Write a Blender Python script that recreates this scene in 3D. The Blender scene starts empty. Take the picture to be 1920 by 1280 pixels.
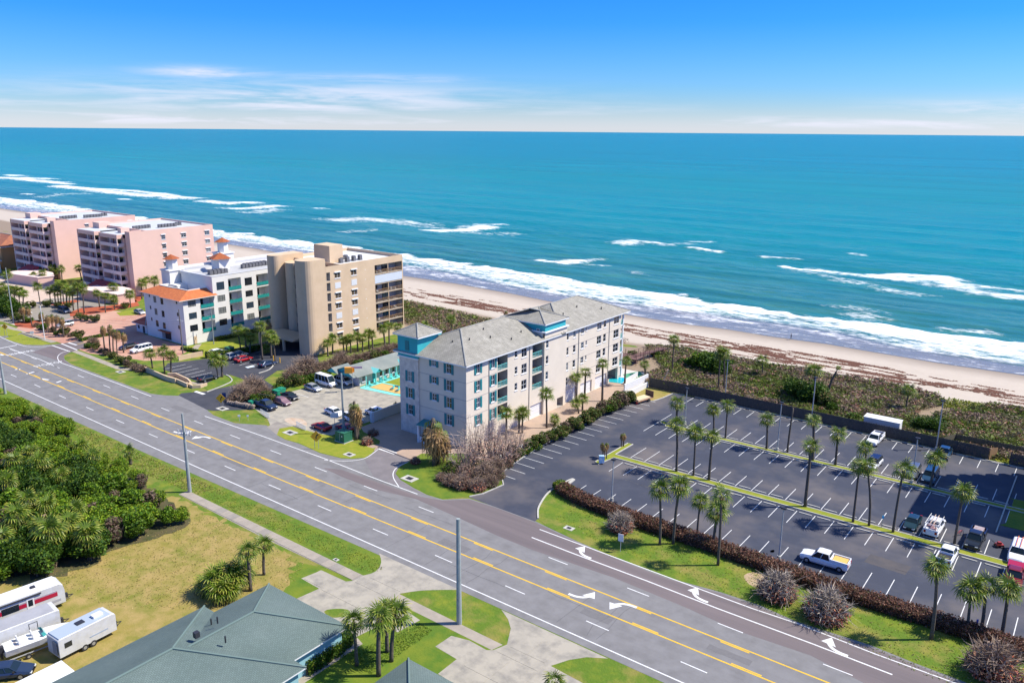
import bpy, math, random
import numpy as np
from mathutils import Vector, Matrix
from mathutils.geometry import tessellate_polygon
R = math.radians
rng = np.random.default_rng(7)
random.seed(7)
scene = bpy.context.scene
col = scene.collection

# ---------------------------------------------------------------- camera
FPX, CAM_H = 1520.0, 55.8            # focal length in photo pixels (1920 wide), height above the street in metres
PITCH = math.atan2(394, FPX); ROLL = R(0.47); YAW = R(36.9)
fwd = Vector((-math.sin(YAW)*math.cos(PITCH), math.cos(YAW)*math.cos(PITCH), -math.sin(PITCH)))
rgt0 = Vector((math.cos(YAW), math.sin(YAW), 0)); up0 = rgt0.cross(fwd)
rgt = rgt0*math.cos(ROLL) + up0*math.sin(ROLL); upv = -rgt0*math.sin(ROLL) + up0*math.cos(ROLL)
cam_d = bpy.data.cameras.new('camera'); cam = bpy.data.objects.new('camera', cam_d); col.objects.link(cam)
cam_d.sensor_width = 36; cam_d.lens = 36*FPX/1920; cam_d.clip_start = 1; cam_d.clip_end = 120000
m = Matrix((rgt, upv, -fwd)).transposed().to_4x4(); m.translation = (0, 0, CAM_H)
cam.matrix_world = m
scene.camera = cam

# ---------------------------------------------------------------- sky and sun
SUN_EL = R(51); SUN_DIR = Vector((0.765*math.cos(SUN_EL), 0.644*math.cos(SUN_EL), math.sin(SUN_EL)))
world = bpy.data.worlds.new('World'); scene.world = world; world.use_nodes = True
wn, wl = world.node_tree.nodes, world.node_tree.links
wn.clear()
wout = wn.new('ShaderNodeOutputWorld'); bg = wn.new('ShaderNodeBackground'); wl.new(bg.outputs[0], wout.inputs[0])
sky = wn.new('ShaderNodeTexSky'); sky.sky_type = 'NISHITA'; sky.sun_disc = False
sky.sun_elevation = SUN_EL; sky.sun_rotation = math.atan2(SUN_DIR.x, SUN_DIR.y)
sky.altitude = 10; sky.air_density = 1.25; sky.dust_density = 0.1; sky.ozone_density = 4.0
bg.inputs[1].default_value = 0.115
tc = wn.new('ShaderNodeTexCoord'); sep = wn.new('ShaderNodeSeparateXYZ'); wl.new(tc.outputs['Generated'], sep.inputs[0])
def wmath(op, a, b=None, c=None):
    n = wn.new('ShaderNodeMath'); n.operation = op
    for i, v in enumerate((a, b, c)):
        if v is None: continue
        if isinstance(v, (int, float)): n.inputs[i].default_value = v
        else: wl.new(v, n.inputs[i])
    return n.outputs[0]
def wramp(v, stops):
    n = wn.new('ShaderNodeValToRGB'); wl.new(v, n.inputs[0])
    e = n.color_ramp.elements
    while len(e) < len(stops): e.new(0.5)
    for el, (p, c) in zip(e, stops): el.position = p; el.color = (c, c, c, 1) if isinstance(c, (int, float)) else (*c, 1)
    return n.outputs[0]
def wmix(kind, f, a, b):
    n = wn.new('ShaderNodeMix'); n.data_type = 'RGBA'; n.blend_type = kind; n.clamp_factor = True
    for s, v in ((n.inputs[0], f), (n.inputs[6], a), (n.inputs[7], b)):
        if isinstance(v, (int, float)): s.default_value = v
        elif isinstance(v, tuple): s.default_value = (*v, 1)
        else: wl.new(v, s)
    return n.outputs[2]
# pale low air, deep blue above; unseen zenith near neutral for less blue fill
tint = wramp(sep.outputs[2], [(0.0, (0.52, 0.66, 1.0)), (0.05, (0.27, 0.56, 1.08)), (0.12, (0.10, 0.45, 1.2)), (0.22, (0.035, 0.38, 1.35)), (0.33, (0.02, 0.34, 1.5)), (0.6, (0.75, 0.85, 1.0)), (0.9, (0.9, 0.92, 0.95))])
skyc = wmix('MULTIPLY', 1.0, sky.outputs[0], tint)
# thin cirrus streaks just above the horizon, stretched along it
azim = wmath('ARCTAN2', sep.outputs[0], sep.outputs[1])
comb = wn.new('ShaderNodeCombineXYZ'); wl.new(wmath('MULTIPLY', azim, 3.0), comb.inputs[0]); wl.new(wmath('MULTIPLY', sep.outputs[2], 38.0), comb.inputs[1])
cn = wn.new('ShaderNodeTexNoise'); cn.inputs['Scale'].default_value = 1.9; cn.inputs['Detail'].default_value = 9; cn.inputs['Roughness'].default_value = 0.62; cn.inputs['Distortion'].default_value = 0.35
wl.new(comb.outputs[0], cn.inputs['Vector'])
def gauss(v, c, w):
    d = wmath('DIVIDE', wmath('SUBTRACT', v, c), w); return wmath('POWER', 2.718, wmath('MULTIPLY', wmath('MULTIPLY', d, d), -1.0))
def px_dir(px, py):
    d = fwd*FPX + rgt*(px-960) - upv*(py-640); d.normalize(); return math.atan2(d.x, d.y), d.z
cloud = None
for px, py, wa, we, k in ((540, 186, .24, .017, .72), (395, 137, .06, .006, .7), (700, 148, .12, .005, .45), (40, 187, .07, .006, .6), (1650, 232, .30, .008, .6), (950, 205, .20, .009, .35), (300, 224, .45, .008, .6), (1860, 208, .12, .010, .5)):
    a0, e0 = px_dir(px, py)
    gk = wmath('MULTIPLY', wmath('MULTIPLY', gauss(azim, a0, wa), gauss(sep.outputs[2], e0, we)), k)
    cloud = gk if cloud is None else wmath('MAXIMUM', cloud, gk)
nz = wramp(cn.outputs[0], [(0.40, 0.0), (0.60, 1.0)])
cmask = wmath('MINIMUM', wmath('MULTIPLY', cloud, wmath('ADD', wmath('MULTIPLY', nz, 1.25), 0.06)), 0.9)
band = wmath('MULTIPLY', gauss(sep.outputs[2], 0.0, 0.020), 0.40)
cmask = wmath('MAXIMUM', cmask, band)
skyc = wmix('MIX', cmask, skyc, (5.6, 5.6, 6.5))
wl.new(skyc, bg.inputs[0])

sun_d = bpy.data.lights.new('sun', 'SUN'); sun_d.energy = 5.0; sun_d.angle = R(0.53); sun_d.color = (1.0, 0.935, 0.82)
sun = bpy.data.objects.new('sun', sun_d); col.objects.link(sun)
sun.rotation_euler = SUN_DIR.to_track_quat('Z', 'Y').to_euler(); sun.location = (0, 0, 300)
scene.view_settings.view_transform = 'Standard'; scene.view_settings.look = 'None'
scene.view_settings.exposure = 0.5; scene.view_settings.gamma = 1.0; scene.view_settings.use_curve_mapping = False
scene.render.resolution_x, scene.render.resolution_y = 1024, 682
scene.render.engine = 'CYCLES'
scene.cycles.max_bounces = 5; scene.cycles.transparent_max_bounces = 6

# ---------------------------------------------------------------- helpers
def ray(px, py): return fwd*FPX + rgt*(px-960) - upv*(py-640)
def G(px, py, z=0.0):                     # survey: the ground point seen at a photo pixel
    d = ray(px, py); t = (z-CAM_H)/d.z; return (d.x*t, d.y*t)
def crop(ox, oy, s): return lambda x, y, z=0.0: G(ox+x/s, oy+y/s, z)
def top_z(base, py):                      # height of the point seen at row py above a ground point
    lo, hi = 0, 54.0
    for _ in range(30):
        mid = (lo+hi)/2; v = Vector((base[0], base[1], mid-CAM_H)); y = 640-FPX*v.dot(upv)/v.dot(fwd)
        if y > py: lo = mid
        else: hi = mid
    return lo

_mats = {}
def mat(name, c=(.5, .5, .5), rough=.8, c2=None, scale=1.0, detail=5, bump=0.0, bscale=None, metal=0.0, stretch=None, spec=0.5, lo=.35, hi=.65, c3=None, scale3=.05, attr=False, trans=0.0, alpha=1.0, mortar=None, coat=0.0):
    if name in _mats: return _mats[name]
    M = bpy.data.materials.new(name); M.use_nodes = True; n, l = M.node_tree.nodes, M.node_tree.links
    b = n['Principled BSDF']; b.inputs['Roughness'].default_value = rough; b.inputs['Metallic'].default_value = metal
    b.inputs['Specular IOR Level'].default_value = spec; b.inputs['Base Color'].default_value = (*c, 1)
    if coat: b.inputs['Coat Weight'].default_value = coat
    M.diffuse_color = (*c, 1)
    def mix(f, A, B, kind='MIX'):
        q = n.new('ShaderNodeMix'); q.data_type = 'RGBA'; q.blend_type = kind
        for s, v in ((q.inputs[0], f), (q.inputs[6], A), (q.inputs[7], B)):
            if isinstance(v, (int, float)): s.default_value = v
            elif isinstance(v, tuple): s.default_value = (*v, 1)
            else: l.new(v, s)
        return q.outputs[2]
    def noise(sc, det=5, lo_=lo, hi_=hi, st=None, rgh=.6):
        t = n.new('ShaderNodeTexCoord'); q = n.new('ShaderNodeTexNoise'); q.inputs['Scale'].default_value = sc; q.inputs['Detail'].default_value = det; q.inputs['Roughness'].default_value = rgh
        if st:
            mp = n.new('ShaderNodeMapping'); mp.inputs['Scale'].default_value = st; l.new(t.outputs['Object'], mp.inputs[0]); l.new(mp.outputs[0], q.inputs['Vector'])
        else: l.new(t.outputs['Object'], q.inputs['Vector'])
        r = n.new('ShaderNodeMapRange'); r.inputs[1].default_value = lo_; r.inputs[2].default_value = hi_; l.new(q.outputs[0], r.inputs[0])
        return r.outputs[0]
    out = c
    if c2: out = mix(noise(scale, detail, st=stretch), c, c2)
    if c3: out = mix(noise(scale3, 4), out, c3)
    if attr:
        a = n.new('ShaderNodeAttribute'); a.attribute_name = 'Col'
        out = mix(1.0, a.outputs[0], out, 'MULTIPLY')
    if mortar:                              # (colour, u pitch, v pitch, u axis, v axis): courses of a surface too far to build piece by piece
        mc, pu, pv, offs = mortar
        t = n.new('ShaderNodeTexCoord'); mp = n.new('ShaderNodeMapping'); l.new(t.outputs['UV'], mp.inputs[0])
        q = n.new('ShaderNodeTexBrick'); q.inputs['Scale'].default_value = 1.0; q.inputs['Brick Width'].default_value = pu; q.inputs['Row Height'].default_value = pv; q.inputs['Mortar Size'].default_value = 0.025; q.inputs['Mortar Smooth'].default_value = .4
        q.inputs['Color1'].default_value = (1, 1, 1, 1); q.inputs['Color2'].default_value = (.84, .84, .84, 1); q.inputs['Mortar'].default_value = (*mc, 1); q.inputs['Bias'].default_value = 0; q.offset = offs
        l.new(mp.outputs[0], q.inputs['Vector']); out = mix(1.0, q.outputs[0], out, 'MULTIPLY')
    if not isinstance(out, tuple): l.new(out, b.inputs['Base Color'])
    if bump:
        bn = n.new('ShaderNodeBump'); bn.inputs['Strength'].default_value = 1.0; bn.inputs['Distance'].default_value = bump
        l.new(noise(bscale or scale*3, 4, 0, 1, st=stretch), bn.inputs['Height']); l.new(bn.outputs[0], b.inputs['Normal'])
    if trans:
        tr = n.new('ShaderNodeBsdfTranslucent'); ms = n.new('ShaderNodeMixShader'); ms.inputs[0].default_value = trans
        if isinstance(out, tuple): tr.inputs[0].default_value = (*out, 1)
        else: l.new(out, tr.inputs[0])
        o = n['Material Output']; l.new(b.outputs[0], ms.inputs[1]); l.new(tr.outputs[0], ms.inputs[2]); l.new(ms.outputs[0], o.inputs[0])
    if alpha < 1: b.inputs['Alpha'].default_value = alpha
    _mats[name] = M
    return M

def link(name, data, parent=None, loc=(0, 0, 0), rot=0.0):
    o = bpy.data.objects.new(name, data); col.objects.link(o); o.parent = parent; o.location = loc
    if rot: o.rotation_euler = (0, 0, rot)
    return o
def thing(name, label, cat, loc=(0, 0, 0), rot=0.0, group=None):
    o = link(name, None, None, loc, rot); return tag(o, label, cat, group)
def tag(o, label=None, cat=None, group=None, kind=None):
    if label: o['label'] = label
    if cat: o['category'] = cat
    if group: o['group'] = group
    if kind: o['kind'] = kind
    return o
def wpos(o):
    p = Vector((0, 0, 0))
    while o: p += Vector(o.location); o = o.parent      # roots used with it are unrotated
    return p

class MB:
    def __init__(s): s.v = []; s.f = []; s.mi = []; s.uv = {}
    def quad(s, a, b, c, d, mi=0, uv=None):
        i = len(s.v); s.v += [tuple(a), tuple(b), tuple(c), tuple(d)]; s.f.append((i, i+1, i+2, i+3)); s.mi.append(mi)
        if uv: s.uv[len(s.f)-1] = uv
    def face(s, pts, mi=0, uv=None):
        i = len(s.v); s.v += [tuple(p) for p in pts]; s.f.append(tuple(range(i, i+len(pts)))); s.mi.append(mi)
        if uv: s.uv[len(s.f)-1] = uv
    def box(s, x0, y0, z0, x1, y1, z1, mi=0):
        i = len(s.v)
        s.v += [(x0, y0, z0), (x1, y0, z0), (x1, y1, z0), (x0, y1, z0), (x0, y0, z1), (x1, y0, z1), (x1, y1, z1), (x0, y1, z1)]
        for f in ((0, 3, 2, 1), (4, 5, 6, 7), (0, 1, 5, 4), (1, 2, 6, 5), (2, 3, 7, 6), (3, 0, 4, 7)): s.f.append(tuple(i+k for k in f)); s.mi.append(mi)
        return s
    def prism(s, poly, z0, z1, mi=0):
        n = len(poly); i = len(s.v)
        area = sum(poly[k][0]*poly[(k+1) % n][1]-poly[(k+1) % n][0]*poly[k][1] for k in range(n))
        if area < 0: poly = poly[::-1]
        s.v += [(p[0], p[1], z0) for p in poly]+[(p[0], p[1], z1) for p in poly]
        for k in range(n): s.f.append((i+k, i+(k+1) % n, i+n+(k+1) % n, i+n+k)); s.mi.append(mi)
        for t in tessellate_polygon([[Vector((p[0], p[1], 0)) for p in poly]]):
            a, b, c = t; A, B, C = poly[a], poly[b], poly[c]
            if (B[0]-A[0])*(C[1]-A[1])-(C[0]-A[0])*(B[1]-A[1]) < 0: b, c = c, b
            s.f.append((i+n+a, i+n+b, i+n+c)); s.mi.append(mi)
        return s
    def tube(s, pts, r, n=6, r2=None, mi=0, cap=True):
        pts = [Vector(p) for p in pts]; r2 = r if r2 is None else r2; i0 = len(s.v)
        for k, p in enumerate(pts):
            d = (pts[min(k+1, len(pts)-1)]-pts[max(k-1, 0)]).normalized()
            a = d.cross(Vector((0, 0, 1)) if abs(d.z) < .9 else Vector((1, 0, 0))).normalized(); b = d.cross(a)
            rr = r+(r2-r)*k/(len(pts)-1)
            for j in range(n):
                t = 2*math.pi*j/n; s.v.append(tuple(p+a*math.cos(t)*rr+b*math.sin(t)*rr))
        for k in range(len(pts)-1):
            for j in range(n):
                a = i0+k*n+j; b = i0+k*n+(j+1) % n; s.f.append((a, a+n, b+n, b)); s.mi.append(mi)
        if cap:
            s.f.append(tuple(i0+j for j in range(n))); s.mi.append(mi)
            e = i0+(len(pts)-1)*n; s.f.append(tuple(e+j for j in reversed(range(n)))); s.mi.append(mi)
        return s
    def sphere(s, c, rx, ry, rz, n=8, m_=5, mi=0):
        i0 = len(s.v)
        for a in range(m_+1):
            t = math.pi*a/m_
            for j in range(n):
                p = 2*math.pi*j/n; s.v.append((c[0]+rx*math.sin(t)*math.cos(p), c[1]+ry*math.sin(t)*math.sin(p), c[2]+rz*math.cos(t)))
        for a in range(m_):
            for j in range(n):
                q = i0+a*n+j; w = i0+a*n+(j+1) % n; s.f.append((q, q+n, w+n, w)); s.mi.append(mi)
        return s
    def mesh(s, name, mats, off=(0, 0, 0), smooth=False):
        me = bpy.data.meshes.new(name)
        if any(off): me.from_pydata([(v[0]-off[0], v[1]-off[1], v[2]-off[2]) for v in s.v], [], s.f)
        else: me.from_pydata(s.v, [], s.f)
        mats = mats if isinstance(mats, (list, tuple)) else [mats]
        for m_ in mats: me.materials.append(m_)
        if len(mats) > 1: me.polygons.foreach_set('material_index', s.mi)
        if smooth: me.polygons.foreach_set('use_smooth', [True]*len(s.f))
        if s.uv:
            uvl = me.uv_layers.new(name='UVMap')
            for fi, uv in s.uv.items():
                ls = me.polygons[fi].loop_start
                for k, q in enumerate(uv): uvl.data[ls+k].uv = q
        me.update(); return me
    def obj(s, name, mats, parent=None, smooth=False):
        off = wpos(parent) if parent else (0, 0, 0)
        return link(name, s.mesh(name, mats, off, smooth), parent)

def np_mesh(name, V, F, mats, cols=None, mi=None, smooth=False):
    me = bpy.data.meshes.new(name); V = np.asarray(V, np.float32); F = np.asarray(F, np.int32); k = F.shape[1]
    me.vertices.add(len(V)); me.vertices.foreach_set('co', V.ravel())
    me.loops.add(F.size); me.loops.foreach_set('vertex_index', F.ravel())
    me.polygons.add(len(F)); me.polygons.foreach_set('loop_start', np.arange(0, F.size, k, dtype=np.int32)); me.polygons.foreach_set('loop_total', np.full(len(F), k, np.int32))
    for m_ in (mats if isinstance(mats, (list, tuple)) else [mats]): me.materials.append(m_)
    if mi is not None: me.polygons.foreach_set('material_index', np.asarray(mi, np.int32))
    if smooth: me.polygons.foreach_set('use_smooth', np.ones(len(F), bool))
    me.update(calc_edges=True)
    if cols is not None:
        a = me.color_attributes.new('Col', 'FLOAT_COLOR', 'POINT'); C = np.ones((len(V), 4), np.float32); C[:, :3] = cols; a.data.foreach_set('color', C.ravel())
    return me

def smooth_line(pts, n=4, closed=False):
    P = [np.array(p, float) for p in pts]; out = []; N = len(P)
    rngk = range(N) if closed else range(N-1)
    for k in rngk:
        p0 = P[(k-1) % N] if closed or k > 0 else P[0]; p1 = P[k]; p2 = P[(k+1) % N]; p3 = P[(k+2) % N] if closed or k+2 < N else P[-1]
        for j in range(n):
            t = j/n; out.append(tuple(.5*((2*p1)+(-p0+p2)*t+(2*p0-5*p1+4*p2-p3)*t*t+(-p0+3*p1-3*p2+p3)*t**3)))
    if not closed: out.append(tuple(P[-1]))
    return out
def sheet(name, poly, z, m_, parent=None, kind=None, label=None):
    mb = MB(); poly = [tuple(p[:2]) for p in poly]
    for t in tessellate_polygon([[Vector((p[0], p[1], 0)) for p in poly]]):
        a, b, c = t; A, B, C = poly[a], poly[b], poly[c]
        if (B[0]-A[0])*(C[1]-A[1])-(C[0]-A[0])*(B[1]-A[1]) < 0: b, c = c, b
        mb.face([(*poly[a], z), (*poly[b], z), (*poly[c], z)])
    o = mb.obj(name, m_, parent)
    if kind: o['kind'] = kind
    if label: o['label'] = label
    return o
def strip_mb(pts, w, z, mb=None, z2=None):          # ribbon along a line; with z2 a solid kerb
    mb = mb or MB(); P = [np.array(p[:2], float) for p in pts]; L = []
    for k in range(len(P)):
        d = P[min(k+1, len(P)-1)]-P[max(k-1, 0)]; d /= np.hypot(*d)+1e-9; nrm = np.array((-d[1], d[0]))*w/2; L.append((P[k]-nrm, P[k]+nrm))
    for k in range(len(L)-1):
        a, b = L[k]; c, d = L[k+1]; zt = z if z2 is None else z2
        mb.quad((*a, zt), (*c, zt), (*d, zt), (*b, zt))
        if z2 is not None:
            mb.quad((*a, z), (*c, z), (*c, zt), (*a, zt)); mb.quad((*b, zt), (*d, zt), (*d, z), (*b, z))
    if z2 is not None:
        for (a, b) in (L[0], L[-1]): mb.quad((*a, z), (*b, z), (*b, z2), (*a, z2))
    return mb
def rough(poly, amp=.35, step=1.2, seed=1):     # an edge where grass frays into its neighbour
    r = np.random.default_rng(seed); out = []; n = len(poly)
    for k in range(n):
        a = np.array(poly[k][:2], float); b = np.array(poly[(k+1) % n][:2], float); L = np.hypot(*(b-a)); m_ = int(min(L/step, 40)) if L < 200 else 1
        for j in range(max(1, m_)):
            p = a+(b-a)*j/max(1, m_)
            if j: p = p+r.normal(0, amp*.5, 2)
            out.append(tuple(p))
    return out
def inside(P, poly):
    P = np.asarray(P); x, y = P[:, 0], P[:, 1]; c = np.zeros(len(P), bool); n = len(poly); j = n-1
    for i in range(n):
        xi, yi = poly[i][:2]; xj, yj = poly[j][:2]
        cond = ((yi > y) != (yj > y)) & (x < (xj-xi)*(y-yi)/(yj-yi+1e-12)+xi); c ^= cond; j = i
    return c
def scatter(poly, n):
    xs = [p[0] for p in poly]; ys = [p[1] for p in poly]; out = np.zeros((0, 2))
    while len(out) < n:
        q = rng.uniform((min(xs), min(ys)), (max(xs), max(ys)), (n*2, 2)); out = np.vstack([out, q[inside(q, poly)]])
    return out[:n]
def vnoise(x, y, seed=0):
    r = np.random.default_rng(seed).random((256, 256)); xi = np.floor(x).astype(int); yi = np.floor(y).astype(int); fx = x-xi; fy = y-yi
    fx = fx*fx*(3-2*fx); fy = fy*fy*(3-2*fy); g = lambda a, b: r[a & 255, b & 255]
    return (g(xi, yi)*(1-fx)+g(xi+1, yi)*fx)*(1-fy)+(g(xi, yi+1)*(1-fx)+g(xi+1, yi+1)*fx)*fy
def fbm(x, y, seed=0, o=4):
    s = 0; a = .5; t = 0
    for k in range(o): s = s+a*vnoise(x*2**k, y*2**k, seed+k); t += a; a *= .55
    return s/t
# ================================================================= SETTING
m_grass = mat('verge_grass', (.088, .155, .004), .95, (.19, .215, .010), scale=.45, detail=9, bump=.10, bscale=3, c3=(.26, .205, .05), scale3=.25, lo=.48, hi=.74)
m_lawn = mat('lawn_green', (.065, .14, .004), .95, (.15, .19, .008), scale=.35, detail=8, bump=.05, bscale=4)
m_lawn2 = mat('island_grass', (.17, .22, .005), .95, (.25, .25, .018), scale=.8, detail=8, bump=.04, bscale=4)
m_dry = mat('dry_lawn', (.25, .20, .040), .95, (.15, .165, .014), scale=.22, detail=9, bump=.05, bscale=4, c3=(.33, .24, .08), scale3=.5)
m_asph = mat('road_asphalt', (.178, .172, .170), .9, (.148, .143, .142), scale=.6, detail=9, stretch=(.012, 1.3, 1), c3=(.20, .195, .195), scale3=.5, bump=.004, bscale=30)
m_brown = mat('overlay_asphalt', (.165, .135, .135), .9, (.13, .108, .11), scale=.5, detail=8, stretch=(.08, 1.3, 1), bump=.004, bscale=30)
m_street = mat('side_street_asphalt', (.20, .18, .185), .9, (.155, .14, .145), scale=.4, detail=8)
m_lot = mat('sealed_asphalt', (.036, .042, .064), .85, (.050, .056, .080), scale=.3, detail=8, c3=(.125, .11, .108), scale3=.07, lo=.47, hi=.70, bump=.004, bscale=30)
m_lot2 = mat('dark_sealed_asphalt', (.035, .038, .05), .85, (.055, .056, .068), scale=.3, detail=7)
m_conc = mat('concrete', (.37, .335, .27), .9, (.29, .265, .22), scale=.35, detail=9, c3=(.21, .195, .17), scale3=.6, lo=.45, hi=.75, bump=.004, bscale=20)
m_concd = mat('worn_concrete', (.29, .26, .22), .9, (.23, .205, .175), scale=.5, detail=9)
m_walk = mat('sidewalk_concrete', (.36, .31, .25), .9, (.28, .245, .20), scale=.6, detail=8)
m_kerb = mat('kerb_concrete', (.50, .48, .42), .9, (.38, .37, .34), scale=1.5)
m_white = mat('white_marking', (.72, .72, .71), .8, (.58, .58, .57), scale=2.5, detail=8)
m_yel = mat('yellow_marking', (.74, .45, .015), .8, (.58, .37, .04), scale=1.5, detail=8)
m_pave = mat('brick_pavers', (.46, .23, .16), .9, (.36, .18, .13), scale=1.2, detail=8, c3=(.50, .30, .22), scale3=.1)
m_pave2 = mat('condo_pavers', (.37, .275, .21), .9, (.25, .20, .17), scale=1.6, detail=8, c3=(.42, .30, .22), scale3=.2)
m_pinkdrive = mat('pink_drive', (.56, .44, .36), .9, (.48, .37, .30), scale=.4)
m_mulch = mat('red_mulch', (.42, .095, .03), .95, (.28, .06, .03), scale=1.2, detail=8, bump=.05)
m_sand = mat('dry_sand', (.55, .45, .33), .95, (.55, .46, .36), scale=.5, detail=9, bump=.05, bscale=1.5)
m_dune = mat('dune_soil', (.24, .17, .12), .95, (.36, .27, .19), scale=.25, detail=9, bump=.1, bscale=1.5, c3=(.13, .11, .06), scale3=.3)
m_metal = mat('galvanised', (.42, .44, .44), .5, metal=.3)
m_gpole = mat('weathered_pole', (.33, .36, .35), .7, (.25, .28, .27), scale=1.5)
m_dark = mat('dark_metal', (.03, .03, .035), .5)
m_wh = mat('white_paint', (.68, .68, .66), .6)

# ground sheet out to the horizon inland, only under the town
sheet('ground', [(-4000, -900), (1500, -900), (1500, 185), (-60, 189), (-400, 192), (-4000, 260)], 0.0, m_grass, kind='structure')
def gp(pts, z=0.0): return [G(x, y, z) for x, y in pts]

# main road: near edge straight, far edge traced along kerb returns
near = [(-900, 70.5), (-300, 69.6), (-136, 68.35), (-60, 68.75), (-31, 68.4), (120, 67.6)]
farpx = [(1920, 1330), (1807, 1277), (1717, 1243), (1633, 1209), (1492, 1164), (1425, 1134), (1350, 1109), (1250, 1082), (1190, 1059), (1140, 1039), (1082, 1014), (1025, 987), (1003, 976), (940, 953), (880, 934), (830, 936), (800, 927), (775, 914), (752, 900), (741, 887), (748, 876), (771, 861), (711, 838), (697, 850), (684, 858), (660, 860), (640, 859), (600, 849), (560, 831), (535, 824), (519, 815), (500, 797), (440, 793), (400, 778), (388, 768), (389, 757), (345, 742), (310, 741), (283, 738), (240, 722), (172, 697), (134, 683), (121, 674), (120, 667), (130, 660), (165, 648), (152, 638), (118, 644), (95, 646), (60, 647), (40, 642), (18, 632), (-8, 622)]
far = gp(farpx)
road = sheet('road', near+[(120, 80), (60, 86)]+far+[(-230, 94), (-300, 92), (-900, 92.5)], .010, m_asph, kind='structure')
# newer brown overlay along the right-turn lane
ov = gp([(607, 877), (640, 880), (700, 901), (750, 918), (790, 931), (830, 938), (880, 936), (940, 955), (1003, 979), (1090, 1020), (1190, 1061), (1250, 1084), (1350, 1112), (1425, 1138), (1492, 1168), (1633, 1213), (1717, 1246), (1800, 1280), (1640, 1290), (1520, 1228), (1380, 1181), (1290, 1140), (1150, 1082), (1000, 1031), (933, 1004), (857, 969), (780, 935), (700, 916), (640, 893)])
sheet('resurfaced_lane', ov, .014, m_brown, road)
o1 = gp([(701, 846), (711, 838), (771, 861), (748, 876), (741, 888), (752, 902), (775, 916), (800, 929), (700, 893), (684, 862)])
sheet('side_street', o1, .014, m_street, road)
sheet('side_street', gp([(117, 644), (152, 637), (166, 649), (130, 661), (120, 667), (120, 675), (133, 684), (60, 660), (96, 648)]), .014, m_brown, road)

# line marking, every line its own part of the road
def line(name, pts, w, m_=m_white, z=.018, par=road): return strip_mb(pts, w, z).obj(name, m_, par)
def ext(pts, x0, x1):
    a, b = pts[0], pts[1]; c, d = pts[-2], pts[-1]
    A = (x0, a[1]+(b[1]-a[1])/(b[0]-a[0])*(x0-a[0])); D = (x1, d[1]+(d[1]-c[1])/(d[0]-c[0])*(x1-d[0])); return [A]+pts[1:-1]+[D]
nearline = [(-500, 73.4), (-250, 71.9), (-200, 71.45), (-125, 70.5), (-92, 70.2), (-30, 69.6), (60, 69.0)]
line('edge_line', nearline, .18)
ny = [(-500, 79.6), (-214, 77.5), (-119, 76.0), (-33, 75.55), (60, 74.8)]; fy = [(-500, 83.4), (-217, 81.2), (-116, 79.9), (-35, 79.1), (60, 78.3)]
def at(L, x):
    xs = [p[0] for p in L]; return float(np.interp(x, xs, [p[1] for p in L]))
line('yellow_line', ny, .22, m_yel); line('yellow_line', fy, .22, m_yel)
nd = [(-500, 76.2), (-190, 74.35), (-165, 73.95), (-68, 73.3), (-40, 72.8), (60, 71.6)]
fd = [(-500, 86.2), (-190, 83.8), (-128, 82.85), (-80, 82.65), (-19, 81.8), (60, 80.8)]
dash_w = {}
def dash(L, x, ln, w, m_, nm, dy=0):
    y0, y1 = at(L, x)+dy, at(L, x+ln)+dy
    strip_mb([(x, y0), (x+ln, y1)], w, .018).obj(nm, m_, road)
for k in range(-20, 8):
    x = -67.8+12.19*k
    dash(nd, x, 3.1, .15, m_white, 'lane_dash')
    dash(ny, x+4.5, 3.4, .2, m_yel, 'yellow_dash', .28); dash(fy, x+2.0, 3.4, .2, m_yel, 'yellow_dash', -.28)
    xf = -55.3+12.19*k
    if not -79 < xf < -57: dash(fd, xf, 3.1, .15, m_white, 'lane_dash')
fl = gp([(130.6, 685.5), (172, 701), (223.5, 720), (283.6, 743)])
line('edge_line', smooth_line(gp([(129, 658), (117, 661), (109, 667), (109, 674), (115, 680), (130.6, 685.5)]), 4)+fl[1:], .17)
line('edge_line', smooth_line(gp([(-10, 622), (0, 631), (20, 640), (33, 645), (50, 649.4), (75, 650), (98, 648.3)]), 3), .17)
line('edge_line', gp([(384, 780), (480, 813), (610, 860), (694, 893), (782.6, 926)]), .17)
line('edge_line', smooth_line(gp([(709, 842), (700, 849), (688, 857), (672, 862), (645, 864), (608, 862)]), 4), .15)
line('edge_line', smooth_line(gp([(765, 866), (747, 874), (738, 884), (738, 896), (748, 912)]), 4), .15)
tl = gp([(1012, 992), (1082, 1018), (1200, 1062), (1310, 1103), (1410, 1140), (1500, 1170), (1640, 1225), (1790, 1279.5)])
line('edge_line', tl+[(40, at([tl[-2], tl[-1]], 40) if 0 else tl[-1][1]-1.0)], .17)
line('turn_lane_line', gp([(997, 1007), (1072, 1036), (1213, 1088.5), (1345, 1140), (1520, 1205), (1673, 1264)]), .2)
line('lane_line', gp([(17, 652.5), (50, 665), (78, 675), (107, 688.5)]), .18)
line('stop_line', gp([(-6, 654), (31.5, 647)]), .45)
line('crosswalk_line', gp([(98, 647.5), (131, 659)]), .35); line('crosswalk_line', gp([(115, 644), (144.5, 656)]), .35)
line('stop_line', gp([(128, 642), (144, 647)]), .5); line('yellow_line', gp([(145, 645.5), (159, 642)]), .2, m_yel)
line('stop_bar', gp([(366, 733.5), (383, 739)]), .75, z=.03)
for a, b in (((28, 692.5), (38, 692)), ((50, 701), (64, 697)), ((77, 710), (91, 712)), ((106, 717), (115, 714)), ((0, 664), (6, 666))):
    line('worn_arrow_mark', gp([a, b]), .55)

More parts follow.
